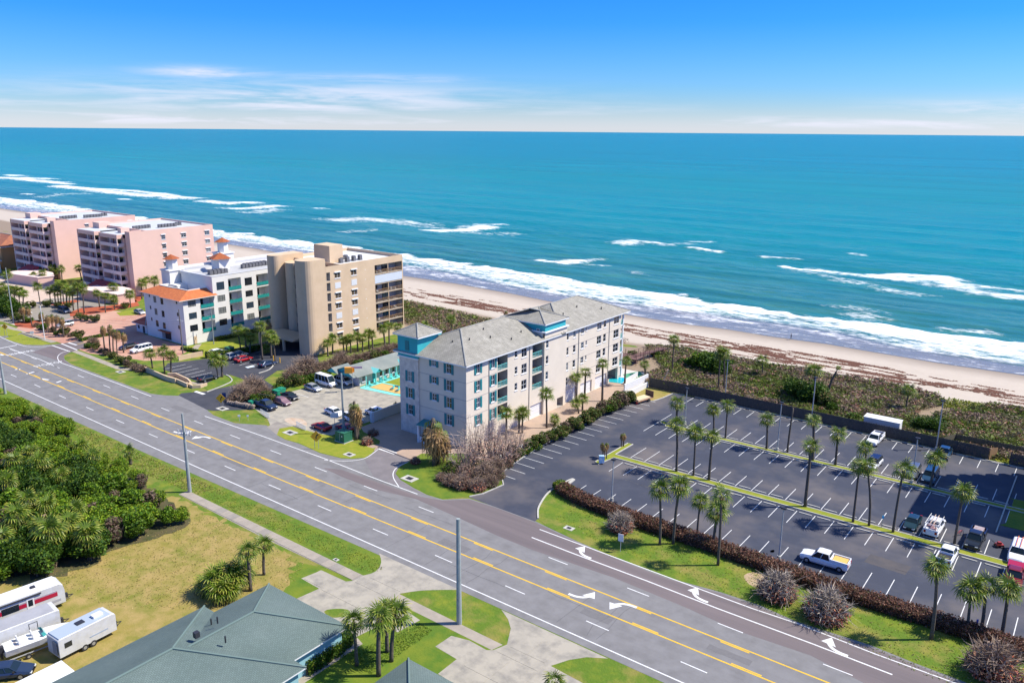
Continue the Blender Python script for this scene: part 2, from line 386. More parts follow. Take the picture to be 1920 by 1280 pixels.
def arrow(x, y, fx, side, s=1.0):
    # fx: +1/-1 travel along X; side: +1/-1 = where the head turns in Y
    c = [(0, 0), (.9, .05), (1.7, .35), (2.25, .95)]; mb = MB()
    c = smooth_line(c, 3); P = [(x+fx*a*s, y+side*b*s) for a, b in c]; strip_mb(P, .38*s, .020, mb)
    hd = [(1.45, .75), (3.05, .95), (2.3, 2.25)]
    hd = [(x+fx*a*s, y+side*b*s) for a, b in hd]
    if fx*side < 0: hd = hd[::-1]
    mb.face([(a, b, .0205) for a, b in hd]); return mb.obj('turn_arrow', m_white, road)
for px, py, fx, sd in ((1068, 1111, 1, 1), (1190, 1142, -1, -1), (1110, 1045, -1, 1), (1329, 1127, -1, 1), (1591, 1227, -1, 1), (390, 823, -1, -1), (328, 808, 1, 1)):
    x, y = G(px, py); arrow(x, y-(.25 if sd > 0 else -.5), fx, sd, 1.05)

def text_on(s, x, y, z, rotm, size, m_, name, parent=None, ext_=0.0, sx=1.0, sy=1.0):
    cu = bpy.data.curves.new(name, 'FONT'); cu.body = s; cu.size = size; cu.extrude = ext_; cu.align_x = 'CENTER'; cu.align_y = 'CENTER'
    o = bpy.data.objects.new(name, cu); me = bpy.data.meshes.new_from_object(o); bpy.data.objects.remove(o); bpy.data.curves.remove(cu)
    me.transform(Matrix.Diagonal((sx, sy, 1, 1))); me.transform(rotm); me.materials.append(m_)
    off = wpos(parent) if parent else Vector((0, 0, 0))
    return link(name, me, parent, Vector((x, y, z))-off)
for txt, spots in (('STOP', ((80, 684.5), (102.5, 680.5))), ('HERE', ((27, 663.5), (49.5, 659.5)))):
    for px, py in spots:
        x, y = G(px, py); text_on(txt, x, y, .020, Matrix.Rotation(R(90), 4, 'Z'), 1.6, m_white, 'road_word', road, sy=1.5)
# ---- near side: sidewalk slabs, drives, lawns
lawn = sheet('lawn', [G(700, 1290), (-40, 40), (-40, 63.3), (-66, 62.3), (-72.5, 62.2), (-76.5, 62.0), (-81, 60.8), (-77.6, 56), (-74, 52), (-60, 30)], .003, m_lawn, kind='structure')
sheet('dry_lawn', rough([(-112, 61.8), (-94, 61.6), (-84, 61.3), (-80.5, 60.0), (-78.8, 57.5), (-77.2, 55.8), (-75.5, 53.8), (-75.5, 20), (-125, 10), (-125, 40)], 1.0, .7), .006, m_dry, kind='structure')
sheet('road_verge', [(-90, 63.8), (-71.2, 63.7), (-68.9, 65.8), (-69.6, 68.2), (-72.8, 68.9), (-90, 68.6)], .004, m_lawn, kind='structure')
drive = sheet('driveway', smooth_line([(-74.2, 69.0), (-72.2, 67.5), (-71.1, 65.4), (-71.6, 63.8)], 3)+[(-71.7, 62.1), (-72.3, 61.4), (-76.9, 61.3), (-77.4, 58.4), (-73.7, 58.2), (-74.1, 55.2), (-74.2, 50), (-62.5, 50), (-62.5, 54.0), (-62.0, 57.5), (-59.4, 57.7), (-59.0, 61.0), (-61.8, 61.4), (-64.4, 61.7)]+smooth_line([(-64.9, 63.6), (-63.4, 65.6), (-61.5, 67.3), (-59.6, 68.8)], 3), .012, m_conc, kind='structure')
isl = smooth_line([(-69.2, 55.2), (-67.6, 55.0), (-66.6, 56.2), (-66.9, 57.2), (-68.0, 57.0), (-69.2, 55.9)], 3, True)
sheet('planter_bed', isl, .016, m_grass, drive)
K7 = crop(780, 1000, 4)
d2 = [K7(640, 570), K7(690, 640), K7(711, 710), K7(683, 830), K7(580, 872), K7(530, 872), K7(400, 800), K7(265, 765), K7(145, 845), K7(305, 940), K7(165, 1050), K7(280, 1120), (-49.5, 44), (-33, 44), (-36, 52), K7(1250, 1118), K7(1010, 990), K7(1150, 945), K7(1280, 925), K7(1440, 935)]
drive2 = sheet('driveway', d2, .012, m_conc, kind='structure', label=None)
path1 = crop(380, 960, 4)
sheet('footpath', [path1(1160, 940), path1(1200, 985), path1(760, 1280), path1(640, 1300), path1(700, 1240), path1(1100, 990)], .012, m_walk, kind='structure')
sidewalk = sheet('sidewalk', [(-112.5, 62.6), (-112.5, 64.3), (-90, 63.75), (-71.3, 63.75), (-71.5, 62.1), (-90, 62.05)], .010, m_concd, kind='structure')
sheet('sidewalk', [(-64.9, 63.5), (-55, 63.3), (-48.4, 63.2), (-48.8, 61.7), (-55, 61.8), (-64.2, 61.9)], .010, m_walk, kind='structure')
sheet('sidewalk', [(-42.3, 63.0), (-20, 62.7), (-20, 61.2), (-42.0, 61.5)], .010, m_walk, kind='structure')
# slabs of the sidewalk, each lying on its bed with an open joint
slab_me = {}
def slabs(x0, x1, fy0, fy1, par, step=1.55):
    n = int((x1-x0)/step)
    for k in range(n):
        a, b = x0+k*step+.015, x0+(k+1)*step-.015; t = (k+.5)/n; ya = fy0[0]+(fy0[1]-fy0[0])*t; yb = fy1[0]+(fy1[1]-fy1[0])*t
        MB().box(a, ya, .011, b, yb, .045+.008*random.random()).obj('slab', m_walk if random.random() < .6 else m_concd, par)
slabs(-112.3, -71.9, (62.7, 62.1), (64.2, 63.7), sidewalk)
# drive joints: the slabs of the drives
def joints(par, rects, m_, zt=.03):
    for (x0, y0, x1, y1, nx, ny_) in rects:
        for i in range(nx):
            for j in range(ny_):
                a = x0+(x1-x0)*i/nx+.02; b = x0+(x1-x0)*(i+1)/nx-.02; c = y0+(y1-y0)*j/ny_+.02; d = y0+(y1-y0)*(j+1)/ny_-.02
                MB().box(a, c, .012, b, d, zt+.006*random.random()).obj('slab', m_, par)
joints(drive, [(-73.6, 50.2, -69.3, 57.9, 1, 2), (-66.4, 50.2, -62.7, 57.9, 1, 2), (-73.5, 58.2, -62.3, 61.3, 3, 1), (-71.4, 62.0, -65.0, 63.6, 4, 1), (-77.0, 58.5, -73.8, 61.2, 1, 1), (-70.6, 63.9, -65.2, 66.6, 2, 1)], m_conc)
joints(drive2, [(-49.5, 50.5, -39.0, 61.3, 3, 3), (-48.2, 61.8, -42.6, 63.1, 3, 1), (-47.6, 63.4, -42.8, 66.4, 2, 1)], m_conc)
# small covers and drain inlets set in the grass
def inlet(px, py, w, label, hole=True):
    x, y = G(px, py); t = thing('drain_inlet', label, 'drain inlet', (x, y, 0), group='concrete drain inlets')
    mb = MB(); mb.box(-w, -w*.7, 0, w, w*.7, .06); link('apron', mb.mesh('apron', m_kerb), t)
    if hole: link('grate', MB().box(-w*.45, -w*.35, .062, w*.45, w*.35, .085).mesh('grate', m_dark), t)
for px, py, w, lab in ((1067, 990, .75, 'square drain inlet in the grass left of the round bare shrub'), (630, 1049, .4, 'small concrete cover in the grass strip by the sidewalk'), (544, 811, 1.3, 'drain inlet with dark mouth left of the yellow bend sign'), (655, 852, 1.0, 'drain inlet at the tip of the lawn by the condo street'), (768, 897, 1.3, 'drain inlet on the lawn in front of the wilted palm'), (417, 766, 1.2, 'drain inlet on the corner lawn beside the motel entrance'), (226, 697, 1.1, 'drain inlet at the end of the hotel sidewalk')):
    inlet(px, py, w, lab)

# ---- hotel, tan tower and motel ground
sheet('paver_court', [(-249, 94.8), (-226, 95.2), (-206, 94.8), (-200, 97), (-189, 99.8), (-184, 104), (-188.4, 111), (-193.6, 113.6), (-215, 114.2), (-219, 117), (-222, 128), (-236, 129), (-251, 124), (-262, 108)], .008, m_pave, kind='structure')
sw2 = sheet('sidewalk', [(-257, 93.6), (-240, 93.4), (-224.6, 93.6), (-224.6, 95.2), (-240, 94.9), (-257, 95.2)], .010, m_walk, kind='structure')
sw3 = sheet('sidewalk', [(-219.5, 93.0), (-205, 92.6), (-187, 91.8), (-180, 94.6), (-165, 95.5), (-160, 97), (-160.6, 98.4), (-166, 96.8), (-180, 96.2), (-188, 93.4), (-205, 94.1), (-219.5, 94.4)], .0125, m_walk, kind='structure')
tanlot = sheet('sealed_car_park', gp([(315, 681), (392, 672), (432, 655), (500, 640), (590, 640), (600, 690), (560, 690), (520, 695), (495, 712), (520, 728), (512, 742), (470, 768), (400, 770), (388, 768), (335, 741), (340, 737), (388, 733), (470, 715), (430, 702), (385, 720), (305, 692)]), .016, m_lot2, kind='structure')
for k in range(5): line('parking_line', [(-178.3+k*2.75, 99.1), (-178.1+k*2.75, 104.3)], .12, par=tanlot, z=.022)
for px, py, p2, q2 in ((437, 682, 443, 679), (449, 685, 468, 679), (462, 688, 480, 683)): line('parking_line', gp([(px, py), (p2, q2)]), .12, par=tanlot, z=.022)
line('blue_bay_mark', gp([(462, 689), (476, 686)]), 1.3, mat('blue_white_mark', (.6, .7, .78)), .021, tanlot)
motellot = sheet('motel_car_park', [(-137.5, 94.8), (-130.2, 92.6), (-124.8, 89.6), (-121.5, 88.8), (-118.5, 88.6), (-119.8, 91.2), (-117, 92.6), (-113.3, 94.6), (-113.3, 104.3), (-112.6, 113), (-112.6, 119.2), (-131.0, 118.6), (-139.5, 117.5), (-141, 104)], .012, m_conc, kind='structure')
sheet('oil_stain', smooth_line([(-127, 94.2), (-124, 93.6), (-121, 94.4), (-122.4, 96), (-125, 96.8), (-127.4, 95.6)], 4, True), .0165, mat('rust_stain', (.42, .29, .19), .9, (.50, .42, .33), scale=.8), motellot)
for k in range(5): line('parking_line', [(-139.5, 106.5+k*2.9), (-134.5, 106.4+k*2.9)], .12, par=motellot, z=.020)
sheet('motel_apron', gp([(500, 800), (520, 790), (548, 799), (523, 806), (519, 815)]), .015, m_concd, motellot)
cp = [(-112.35, 113.4), (-112.3, 104.3), (-112.2, 100.8), (-110, 99.5), (-104.2, 98.2), (-103.0, 96.9), (-104.5, 94.9), (-102, 94.2), (-96, 94.6), (-93, 94.2), (-88, 96), (-86, 98), (-82.5, 100), (-81.2, 104), (-80.8, 112), (-80.8, 160), (-92, 160), (-92, 130), (-105.2, 130), (-105.2, 113)]
condo_court = sheet('condo_paver_court', cp, .012, m_pave2, kind='structure')
line('stop_bar', gp([(712, 840), (742, 850)]), .9, par=condo_court, z=.018)
hs = gp([(709, 838), (771, 862)]); strip_mb(hs, .25, .012, z2=.10).obj('kerb', m_brown, condo_court)
# pink towers' forecourts
sheet('pink_forecourt', [(-345, 96), (-290, 95.5), (-252, 96.5), (-252, 112), (-258, 124), (-270, 133), (-300, 134), (-345, 132)], .008, m_pinkdrive, kind='structure')
sheet('driveway', gp([(-10, 600), (45, 585), (85, 560), (150, 557), (200, 572), (230, 572), (150, 590), (120, 600), (60, 600), (20, 606)]), .012, m_concd, kind='structure')
for k, pp in enumerate(([(130, 586), (150, 578), (235, 570), (255, 562), (262, 573), (210, 583), (150, 592), (132, 594)], [(25, 604), (60, 600), (85, 607), (60, 616), (30, 612)], [(88, 571), (140, 562), (152, 565), (110, 573)], [(203, 560), (262, 545), (270, 552), (262, 565), (215, 570)])):
    sheet('mulch_bed', gp(pp), .018, m_mulch, kind='structure')
for k, pp in enumerate(([(218, 586), (250, 580), (268, 582), (262, 590), (225, 592)], [(0, 612), (22, 618), (42, 622), (30, 629), (0, 630)], [(8, 634), (40, 626), (60, 634), (96, 644), (80, 647), (45, 646), (18, 638)])):
    sheet('lawn', gp(pp), .020, m_lawn2, kind='structure')
for k in range(6): line('parking_line', [(-240+2.75*k, 99.8), (-239.8+2.75*k, 104.8)], .13, par=bpy.data.objects['paver_court'], z=.014)
for k in range(3): line('parking_line', [(-238+2.75*k, 120), (-238+2.75*k, 125)], .13, par=bpy.data.objects['paver_court'], z=.014)
for k in range(3): line('parking_line', [(-210+2.75*k, 104), (-210+2.75*k, 109)], .13, par=bpy.data.objects['paver_court'], z=.014)
sheet('lawn', [(-189, 112.5), (-184, 107.5), (-181, 110), (-160, 118), (-160, 125), (-192.8, 124), (-192.8, 114)], .006, m_lawn2, kind='structure')
sheet('footpath', [(-192.8, 116.2), (-188, 111.2), (-186, 112.0), (-192.8, 118.2)], .010, m_walk, kind='structure')

# ---- the big sealed car park
lotpx = [(880, 932), (944, 909), (939, 887), (981, 857), (1012, 838), (1054, 815), (1094, 797), (1139, 772), (1175, 757), (1191, 752), (1225, 752), (1244, 746), (1261, 738), (1284, 741)]
lot = sheet('car_park', gp(lotpx)+[(-69, 158.4), (-40, 158.2), (8, 157.4), (14, 157), (14, 90), (0, 97.5), (-18, 98.5), (-40, 99.2), (-60, 101.2), (-66.0, 103.0), *gp([(1076, 899), (1047, 911), (1028, 924), (1016, 940), (1009, 955), (1009, 972)])]+gp([(1003, 977), (940, 954)]), .012, m_lot, kind='structure')
def pl(x0, y0, x1, y1): line('parking_line', [(x0, y0), (x1, y1)], .10, par=lot, z=.018)
for k in range(19): pl(-78.5, 100.0+2.78*k, -74.1, 99.9+2.78*k)
for k in range(-3, 28):
    X = -63.5+2.757*k
    if k >= -2 and k < 27: pl(X, 153.0, X, 158.0)
    if k >= 0 and k < 24: pl(X+1.2, 140.0, X+1.2, 145.2)
    if -1 <= k < 24: pl(X+1.1, 132.5, X+1.1, 137.4)
    if 0 <= k < 25: pl(X, 119.9, X, 124.9+.8*(k < 4)); pl(X, 112.3, X, 117.1)
    if 0 <= k < 27: pl(X, 100.4, X, 105.1)
pl(-68, 133.1, -68, 145.3)
m_gi = m_lawn2
# the two long planted islands with kerbs, and the ends
def island(poly, label, par=lot):
    t = sheet('planted_island', poly, .10, m_gi, par)
    c = list(poly)+[poly[0]]; strip_mb(c, .18, .012, z2=.14).obj('kerb', m_kerb, par); return t
island([(-66.2, 138.9), (-64.8, 139.6), (-53, 138.9), (-3, 138.9), (-3, 137.7), (-53, 137.8), (-65.8, 137.9)], '')
island([(-66.3, 119.3), (-66.2, 125.6), (-67.2, 125.5), (-67.4, 114.3), (-66.4, 113.6), (-65.8, 117.9), (-5.3, 117.7), (-4.5, 118.6), (-5.3, 119.3)], '')
island([(-65.7, 139.7), (-67.4, 140.5), (-68.0, 139.6), (-66.4, 138.6)], '')
sheet('verge', gp([(1191, 752), (1190, 735), (1215, 722), (1284, 738), (1261, 736), (1244, 745), (1225, 751)]), .016, m_dry, kind='structure')
strip_mb(gp([(1191, 753), (1225, 752), (1243, 746), (1261, 738), (1284, 741)]), .18, .012, z2=.14).obj('kerb', m_kerb, lot)
strip_mb(gp([(880, 931), (905, 926), (944, 909), (939, 887), (981, 857), (1012, 838), (1054, 815), (1094, 797), (1139, 772), (1175, 757)]), .18, .012, z2=.14).obj('kerb', m_kerb, lot)
strip_mb([(-69, 158.5), (8, 157.6)], .2, .012, z2=.14).obj('kerb', m_kerb, lot)
nose = gp([(1076, 899), (1070, 899), (1047, 911), (1028, 924), (1016, 940), (1009, 955), (1009, 972)])
strip_mb(smooth_line(nose, 3), .25, .012, z2=.15).obj('kerb', m_kerb, lot)
strip_mb(gp([(1076, 899), (1060, 912)]), .5, .012, z2=.16).obj('kerb', m_kerb, lot)
# verge between road and car park
sheet('hedge_verge', nose+[G(1025, 986), *[G(a, b) for a, b in farpx[:11]][::-1], (14, 88), (14, 97), (0, 97.3), (-18, 98.3), (-40, 99.0), (-60, 101.0), (-68.5, 102.8)], .016, m_grass, kind='structure')
sheet('bare_soil', smooth_line(gp([(1395, 1078), (1420, 1072), (1440, 1085), (1428, 1103), (1405, 1095)]), 3, True), .021, mat('bare_soil', (.42, .30, .20), .95, (.30, .24, .12), scale=1.2), bpy.data.objects['hedge_verge'])
sheet('corner_verge', gp([(752, 900), (742, 887), (748, 876), (771, 862), (790, 850), (870, 850), (945, 885), (942, 908), (880, 931), (830, 934), (800, 925), (775, 912)]), .015, m_lawn, kind='structure')
sheet('motel_verge', gp([(535, 823), (519, 815), (524, 803), (548, 799), (580, 808), (630, 820), (700, 840), (705, 838), (697, 850), (684, 857), (660, 859), (640, 858), (600, 848), (560, 830)]), .016, m_lawn2, kind='structure')
# wheel stops in front of the islands
ws = MB().box(-.95, -.09, 0, .95, .09, .12).mesh('wheel_stop', m_kerb); first = True
for yy, x0, n, what in ((139.8, -62.3+1.38, 20, 'upper'), (136.9, -63.8, 20, 'x'), (120.2, -62.1, 20, 'x'), (116.8, -62.1, 21, 'x'), (157.3, -66.3, 24, 'x')):
    for k in range(n):
        o = link('wheel_stop', ws, None, (x0+2.757*k+random.uniform(-.15, .15), yy+random.uniform(-.1, .1), .013), random.uniform(-.03, .03)); tag(o, 'low grey concrete wheel stop at the head of a parking bay', 'wheel stop', 'wheel stops in the big car park')

m_tar = mat('tar_seal', (.10, .10, .105), .8); m_patch = mat('asphalt_patch', (.158, .152, .152), .9, (.142, .137, .137), scale=2); m_worn = mat('worn_asphalt', (.085, .075, .075), .9, (.06, .058, .065), scale=.5, detail=8)
r = np.random.default_rng(3)
for k in range(26):
    x = r.uniform(-190, -20); y = r.uniform(71, 87) if x > -110 else r.uniform(73, 88); n_ = 7
    if r.random() < .5: pts = [(x+j*1.6, y+r.normal(0, .12)) for j in range(n_)]
    else: pts = [(x+r.normal(0, .18), 70.5+j*2.2) for j in range(5)]
    strip_mb(pts, .055, .0175).obj('sealed_crack', m_tar, road)
for x, y, w, h in ((-70, 76.2, 5, 1.4), (-120, 75.0, 7, 1.6), (-152, 84.6, 6, 1.5), (-45, 73.8, 4, 1.2), (-95, 85.0, 5, 1.3), (-30, 76.6, 5, 1.0)):
    sheet('asphalt_patch', rough([(x, y), (x+w, y), (x+w, y+h), (x, y+h)], .1, .6), .0165, m_patch, road)
sheet('asphalt_patch', [(-21, 107.4), (-15.8, 107.2), (-15.6, 110.0), (-20.8, 110.2)], .0165, m_worn, lot)
for k in range(14):
    x = r.uniform(-70, -8); y = r.choice([109.0, 128.5, 149.3])+r.uniform(-2, 2); strip_mb([(x+j*1.3, y+r.normal(0, .15)) for j in range(8)], .05, .0165).obj('sealed_crack', mat('lot_crack', (.10, .095, .095), .9), lot)
for k in range(12): # oil drips where cars stand
    X = -63.5+2.757*r.integers(0, 24)+1.38; y = r.choice([102.6, 114.6, 122.3, 135, 142.6, 155.5]); sheet('oil_stain', [(X+.35*math.cos(R(a))*r.uniform(.6, 1.2), y+.5*math.sin(R(a))*r.uniform(.6, 1.2)) for a in range(0, 360, 45)], .0168, mat('oil', (.014, .014, .016), .5), lot)
# ================================================================= BEACH AND SEA
swx = [-4000, -700, -645, -575, -450, -377, -330, -225, -198, -170, -153, -122, -104, -88, -74, -60, -50, -31, -14, 40, 400, 4000]
swy = [250, 247, 246, 246, 243, 240, 238, 229, 229.5, 227.3, 224.8, 223.2, 222.2, 224.4, 224, 225.4, 224.6, 223.6, 224.6, 226, 224, 224]
fix = [-4000, -663, -579, -520, -450, -377, -344, -300, -241, -210, -179, -153, -137, -120, -98, -79, -60, -45, -32, -24, -15, 40, 400, 4000]
fiy = [258, 256, 257, 258, 250, 245, 246, 246, 243.5, 243, 235, 233, 234, 235, 235.8, 238, 237, 231.5, 230.3, 231.5, 230.3, 231, 232, 232]
fox = [-4000, -734, -654, -546, -417, -350, -265, -205, -155, -108, -66, -37, -18, 60, 4000]
foy = [286, 284, 286, 279, 269, 270, 269.5, 268, 264, 260.4, 259.8, 259.5, 260.6, 261, 261]
dex = [-4000, -562, -300, -192, -160, -106, -89, -63, -42, -35, -26, -10, 60, 400]
dey = [222, 214, 203, 194.8, 193.8, 192.6, 193.4, 193.1, 192.8, 193.6, 191.6, 192.7, 192.5, 192]
SW = lambda x: np.interp(x, swx, swy); FI = lambda x: np.interp(x, fix, fiy); FO = lambda x: np.interp(x, fox, foy); DE = lambda x: np.interp(x, dex, dey)
def node_mat(name):
    M = bpy.data.materials.new(name); M.use_nodes = True; return M, M.node_tree.nodes, M.node_tree.links
def N_(n, l, kind, **k):
    q = n.new(kind)
    for a, v in k.items():
        if hasattr(q, a): setattr(q, a, v)
        else: q.inputs[a.replace('_', ' ')].default_value = v
    return q
# beach
xs = np.concatenate([np.linspace(-4000, -700, 20), np.arange(-690, 60, 3.0), np.linspace(70, 1500, 20)])
ts = np.linspace(0, 1, 34)
X, T = np.meshgrid(xs, ts); Y0_ = np.where(X < -400, 175, np.where(X < -85, 164, 158.9))*1.0; Y1_ = SW(X)+14
Y = Y0_+(Y1_-Y0_)*T; d = SW(X)-Y
Z = np.where(d < 0, .05*d, 0)+.02+.25*np.clip(d/20, 0, 1)*(fbm(X/6, Y/4, 3)-.45)*(Y > 185)+.0
V = np.stack([X, Y, Z], -1).reshape(-1, 3); nx = len(xs)
idx = np.arange((len(ts)-1)*nx).reshape(len(ts)-1, nx)[:, :-1].ravel(); F = np.stack([idx, idx+1, idx+nx+1, idx+nx], 1)
wet = np.clip(1-(d-1.0+3*(fbm(X/14, Y/5, 9)-.5))/8.5, 0, 1).ravel()
veg = np.clip((DE(X)-Y+2.5*(fbm(X/5, Y/5, 4)-.5))/2.5, 0, 1).ravel()
M, n, l = node_mat('beach_sand'); b = n['Principled BSDF']; b.inputs['Roughness'].default_value = .9
at_ = N_(n, l, 'ShaderNodeAttribute', attribute_name='Col'); sp = n.new('ShaderNodeSeparateColor'); l.new(at_.outputs[0], sp.inputs[0])
tcx = n.new('ShaderNodeTexCoord')
def nmix(f, A, B):
    q = n.new('ShaderNodeMix'); q.data_type = 'RGBA'
    for s, v in ((q.inputs[0], f), (q.inputs[6], A), (q.inputs[7], B)):
        if isinstance(v, tuple): s.default_value = (*v, 1)
        elif isinstance(v, (int, float)): s.default_value = v
        else: l.new(v, s)
    return q.outputs[2]
nz = N_(n, l, 'ShaderNodeTexNoise', Scale=.35, Detail=9.0, Roughness=.65); l.new(tcx.outputs['Object'], nz.inputs['Vector'])
dry = nmix(nz.outputs[0], (.52, .45, .365), (.42, .355, .285))
wetc = nmix(nz.outputs[0], (.27, .215, .165), (.22, .175, .135))
bc = nmix(sp.outputs[0], dry, wetc)
nz2 = N_(n, l, 'ShaderNodeTexNoise', Scale=.9, Detail=8.0, Roughness=.7); l.new(tcx.outputs['Object'], nz2.inputs['Vector'])
soil = nmix(nz2.outputs[0], (.13, .11, .055), (.38, .27, .20))
bc = nmix(sp.outputs[1], bc, soil); l.new(bc, b.inputs['Base Color'])
bp = N_(n, l, 'ShaderNodeBump'); bp.inputs['Distance'].default_value = .12; bp.inputs['Strength'].default_value = .6; l.new(nz2.outputs[0], bp.inputs['Height']); l.new(bp.outputs[0], b.inputs['Normal'])
C = np.stack([wet, veg, np.zeros_like(wet)], 1)
o = link('beach', np_mesh('beach', V, F, M, C, smooth=True)); o['kind'] = 'structure'

# ocean: one grid, dense inshore, growing out to the horizon
tt = np.concatenate([np.arange(0, 60, .7), np.arange(60, 170, 1.2), 170+np.cumsum(np.geomspace(1.5, 9000, 95))])
xn = np.concatenate([np.linspace(-1400, -700, 90), np.arange(-696, -300, 2.6), np.arange(-300, 40, 1.1), np.linspace(44, 300, 20)])
X, T = np.meshgrid(xn, tt); spread = 1+np.maximum(0, T-150)/260.0
Xw = -40+(X+40)*spread; Y = SW(Xw)*np.exp(-np.maximum(0, T-60)/200)+224*(1-np.exp(-np.maximum(0, T-60)/200))+T-1.5
band = np.clip((Y-FI(Xw)+2.2*(fbm(Xw/7, Y/5, 21)-.5)*2)/3.0, 0, 1)*np.clip((FO(Xw)-Y+6*(fbm(Xw/11, Y/6, 22)-.5)*2)/2.6, 0, 1)
inner = np.clip((Y-FI(Xw))/(FO(Xw)-FI(Xw)+1e-6), 0, 1)
foam = band*(.47+.40*inner**1.5+.55*(fbm(Xw/11, Y/2.6, 5)-.5))
# swash lace on the thin sheet of water
lace = np.clip(1-np.abs(fbm(Xw/22, Y/7, 31)-.5)/.03, 0, 1)*.36*(Y < FI(Xw))+.30*np.clip((Y-SW(Xw)-3)/6, 0, 1)*(Y < FI(Xw))+np.clip(1-np.abs(Y-SW(Xw)-.3)/.7, 0, 1)*.4
foam = np.maximum(foam, lace)
def patch(pts, w, k, seed):
    global foam
    P = [G(a, b) for a, b in pts]; best = np.zeros_like(foam)
    for (a, b) in zip(P[:-1], P[1:]):
        a = np.array(a); b = np.array(b); ab = b-a; L = ab@ab
        near_ = (np.abs(Xw-(a[0]+b[0])/2) < abs(ab[0])/2+60) & (np.abs(Y-(a[1]+b[1])/2) < abs(ab[1])/2+60)
        s = np.clip(((Xw-a[0])*ab[0]+(Y-a[1])*ab[1])/L, 0, 1); dx = Xw-a[0]-s*ab[0]; dy = (Y-a[1]-s*ab[1])
        dd = np.sqrt((dx*.55)**2+dy**2)+w*.9*(fbm(Xw/w, Y/w*1.6, seed)-.5)
        best = np.maximum(best, np.where(near_, np.clip(1.15*(1-dd/w), 0, 1), 0))
    foam = np.maximum(foam, best*k*.86)
patch([(0, 333), (40, 336), (95, 341)], 20, .85, 41); patch([(18, 329), (34, 330)], 12, 1, 42); patch([(45, 334), (88, 336)], 12, 1, 43); patch([(87, 342), (126, 345)], 10, 1, 44)
patch([(118, 350), (180, 358), (260, 366), (330, 372)], 15, .95, 45); patch([(170, 355), (250, 358), (300, 364)], 12, .9, 46); patch([(305, 364), (340, 371), (368, 372)], 9, 1, 47)
patch([(392, 378), (430, 382), (480, 380)], 10, .9, 48); patch([(435, 391), (480, 390), (525, 387)], 9, .8, 49); patch([(470, 398), (520, 394)], 9, .55, 50)
patch([(75, 369), (130, 365), (165, 362)], 9, .42, 51); patch([(48, 364), (58, 364.5)], 6, .9, 52); patch([(232, 374), (236, 374)], 5, 1, 53)
patch([(635, 413), (680, 410), (740, 415), (790, 420)], 13, .62, 54); patch([(820, 433), (870, 432), (910, 426)], 8, 1, 55); patch([(900, 422), (945, 420)], 3.5, .8, 56); patch([(760, 420), (830, 428), (900, 438), (950, 437)], 9, .42, 57)
patch([(594, 391), (608, 391)], 4, 1, 58); patch([(643, 435), (700, 432)], 5, .4, 59); patch([(1016, 489), (1045, 493), (1085, 488)], 4.6, 1.1, 60); patch([(1085, 488), (1125, 486)], 3, .55, 61)
patch([(1170, 457), (1195, 453), (1225, 457)], 7, .8, 62); patch([(1300, 466), (1345, 472)], 2.8, 1, 63); patch([(1300, 453), (1330, 453)], 4, .6, 64); patch([(1240, 460), (1290, 458)], 4, .5, 65); patch([(1430, 482), (1490, 487)], 2.8, .75, 66)
patch([(1472, 499), (1495, 504), (1520, 505)], 2.6, 1.2, 67); patch([(1540, 508), (1600, 515), (1680, 525), (1760, 522), (1800, 536)], 8, .82, 68); patch([(1660, 517), (1700, 516), (1760, 520), (1790, 533)], 5, 1.1, 69)
patch([(1520, 512), (1600, 530), (1700, 550)], 7, .45, 70); patch([(1790, 540), (1850, 552), (1920, 560), (1990, 570)], 9, .72, 71); patch([(1800, 530), (1920, 545)], 4, .7, 72); patch([(1600, 476), (1616, 478)], 3, .8, 73)
patch([(1590, 578), (1620, 585), (1636, 600)], 6, .45, 74); patch([(1780, 617), (1850, 623)], 4, .55, 75); patch([(1200, 515), (1190, 510)], 4, .4, 76); patch([(1105, 496), (1140, 497)], 2, .5, 77)
near_m = np.clip(1-T/900, 0, 1)
sw_ = np.sin((Y+4*fbm(Xw/60, Y/40, 12)*6)/7.5*1.0)*.42*(.3+1.2*fbm(Xw/50, Y/25, 13))
chop = (fbm(Xw/9, Y/3.2, 14)-.5)*.9
Z = (sw_+chop)*near_m*np.clip((Y-FI(Xw))/10, 0.02, 1)+.06+foam*.5*np.clip((Y-FI(Xw))/6, 0, 1)
Z -= np.clip(T-5000, 0, None)*0
V = np.stack([Xw, Y, Z], -1).reshape(-1, 3); nx = len(xn)
idx = (np.arange((len(tt)-1))[:, None]*nx+np.arange(nx-1)[None]).ravel(); F = np.stack([idx, idx+1, idx+nx+1, idx+nx], 1)
depth = np.clip((Y-FI(Xw))/40, 0, 1); faro = np.clip((Y-300)/1500, 0, 1)**.5
cols = np.stack([np.clip(foam, 0, 1.2), depth, faro], -1).reshape(-1, 3)
M, n, l = node_mat('sea_water'); b = n['Principled BSDF']
at_ = N_(n, l, 'ShaderNodeAttribute', attribute_name='Col'); sp = n.new('ShaderNodeSeparateColor'); l.new(at_.outputs[0], sp.inputs[0])
tcx = n.new('ShaderNodeTexCoord')
def oct_(sc, det, st, rgh=.6):
    mp = n.new('ShaderNodeMapping'); mp.inputs['Scale'].default_value = st; l.new(tcx.outputs['Object'], mp.inputs[0])
    q = N_(n, l, 'ShaderNodeTexNoise', Scale=sc, Detail=det, Roughness=rgh); l.new(mp.outputs[0], q.inputs['Vector']); return q.outputs[0]
def mth(op, a, b_=None):
    q = n.new('ShaderNodeMath'); q.operation = op
    for i, v in enumerate((a, b_)):
        if v is None: continue
        if isinstance(v, (int, float)): q.inputs[i].default_value = v
        else: l.new(v, q.inputs[i])
    return q.outputs[0]
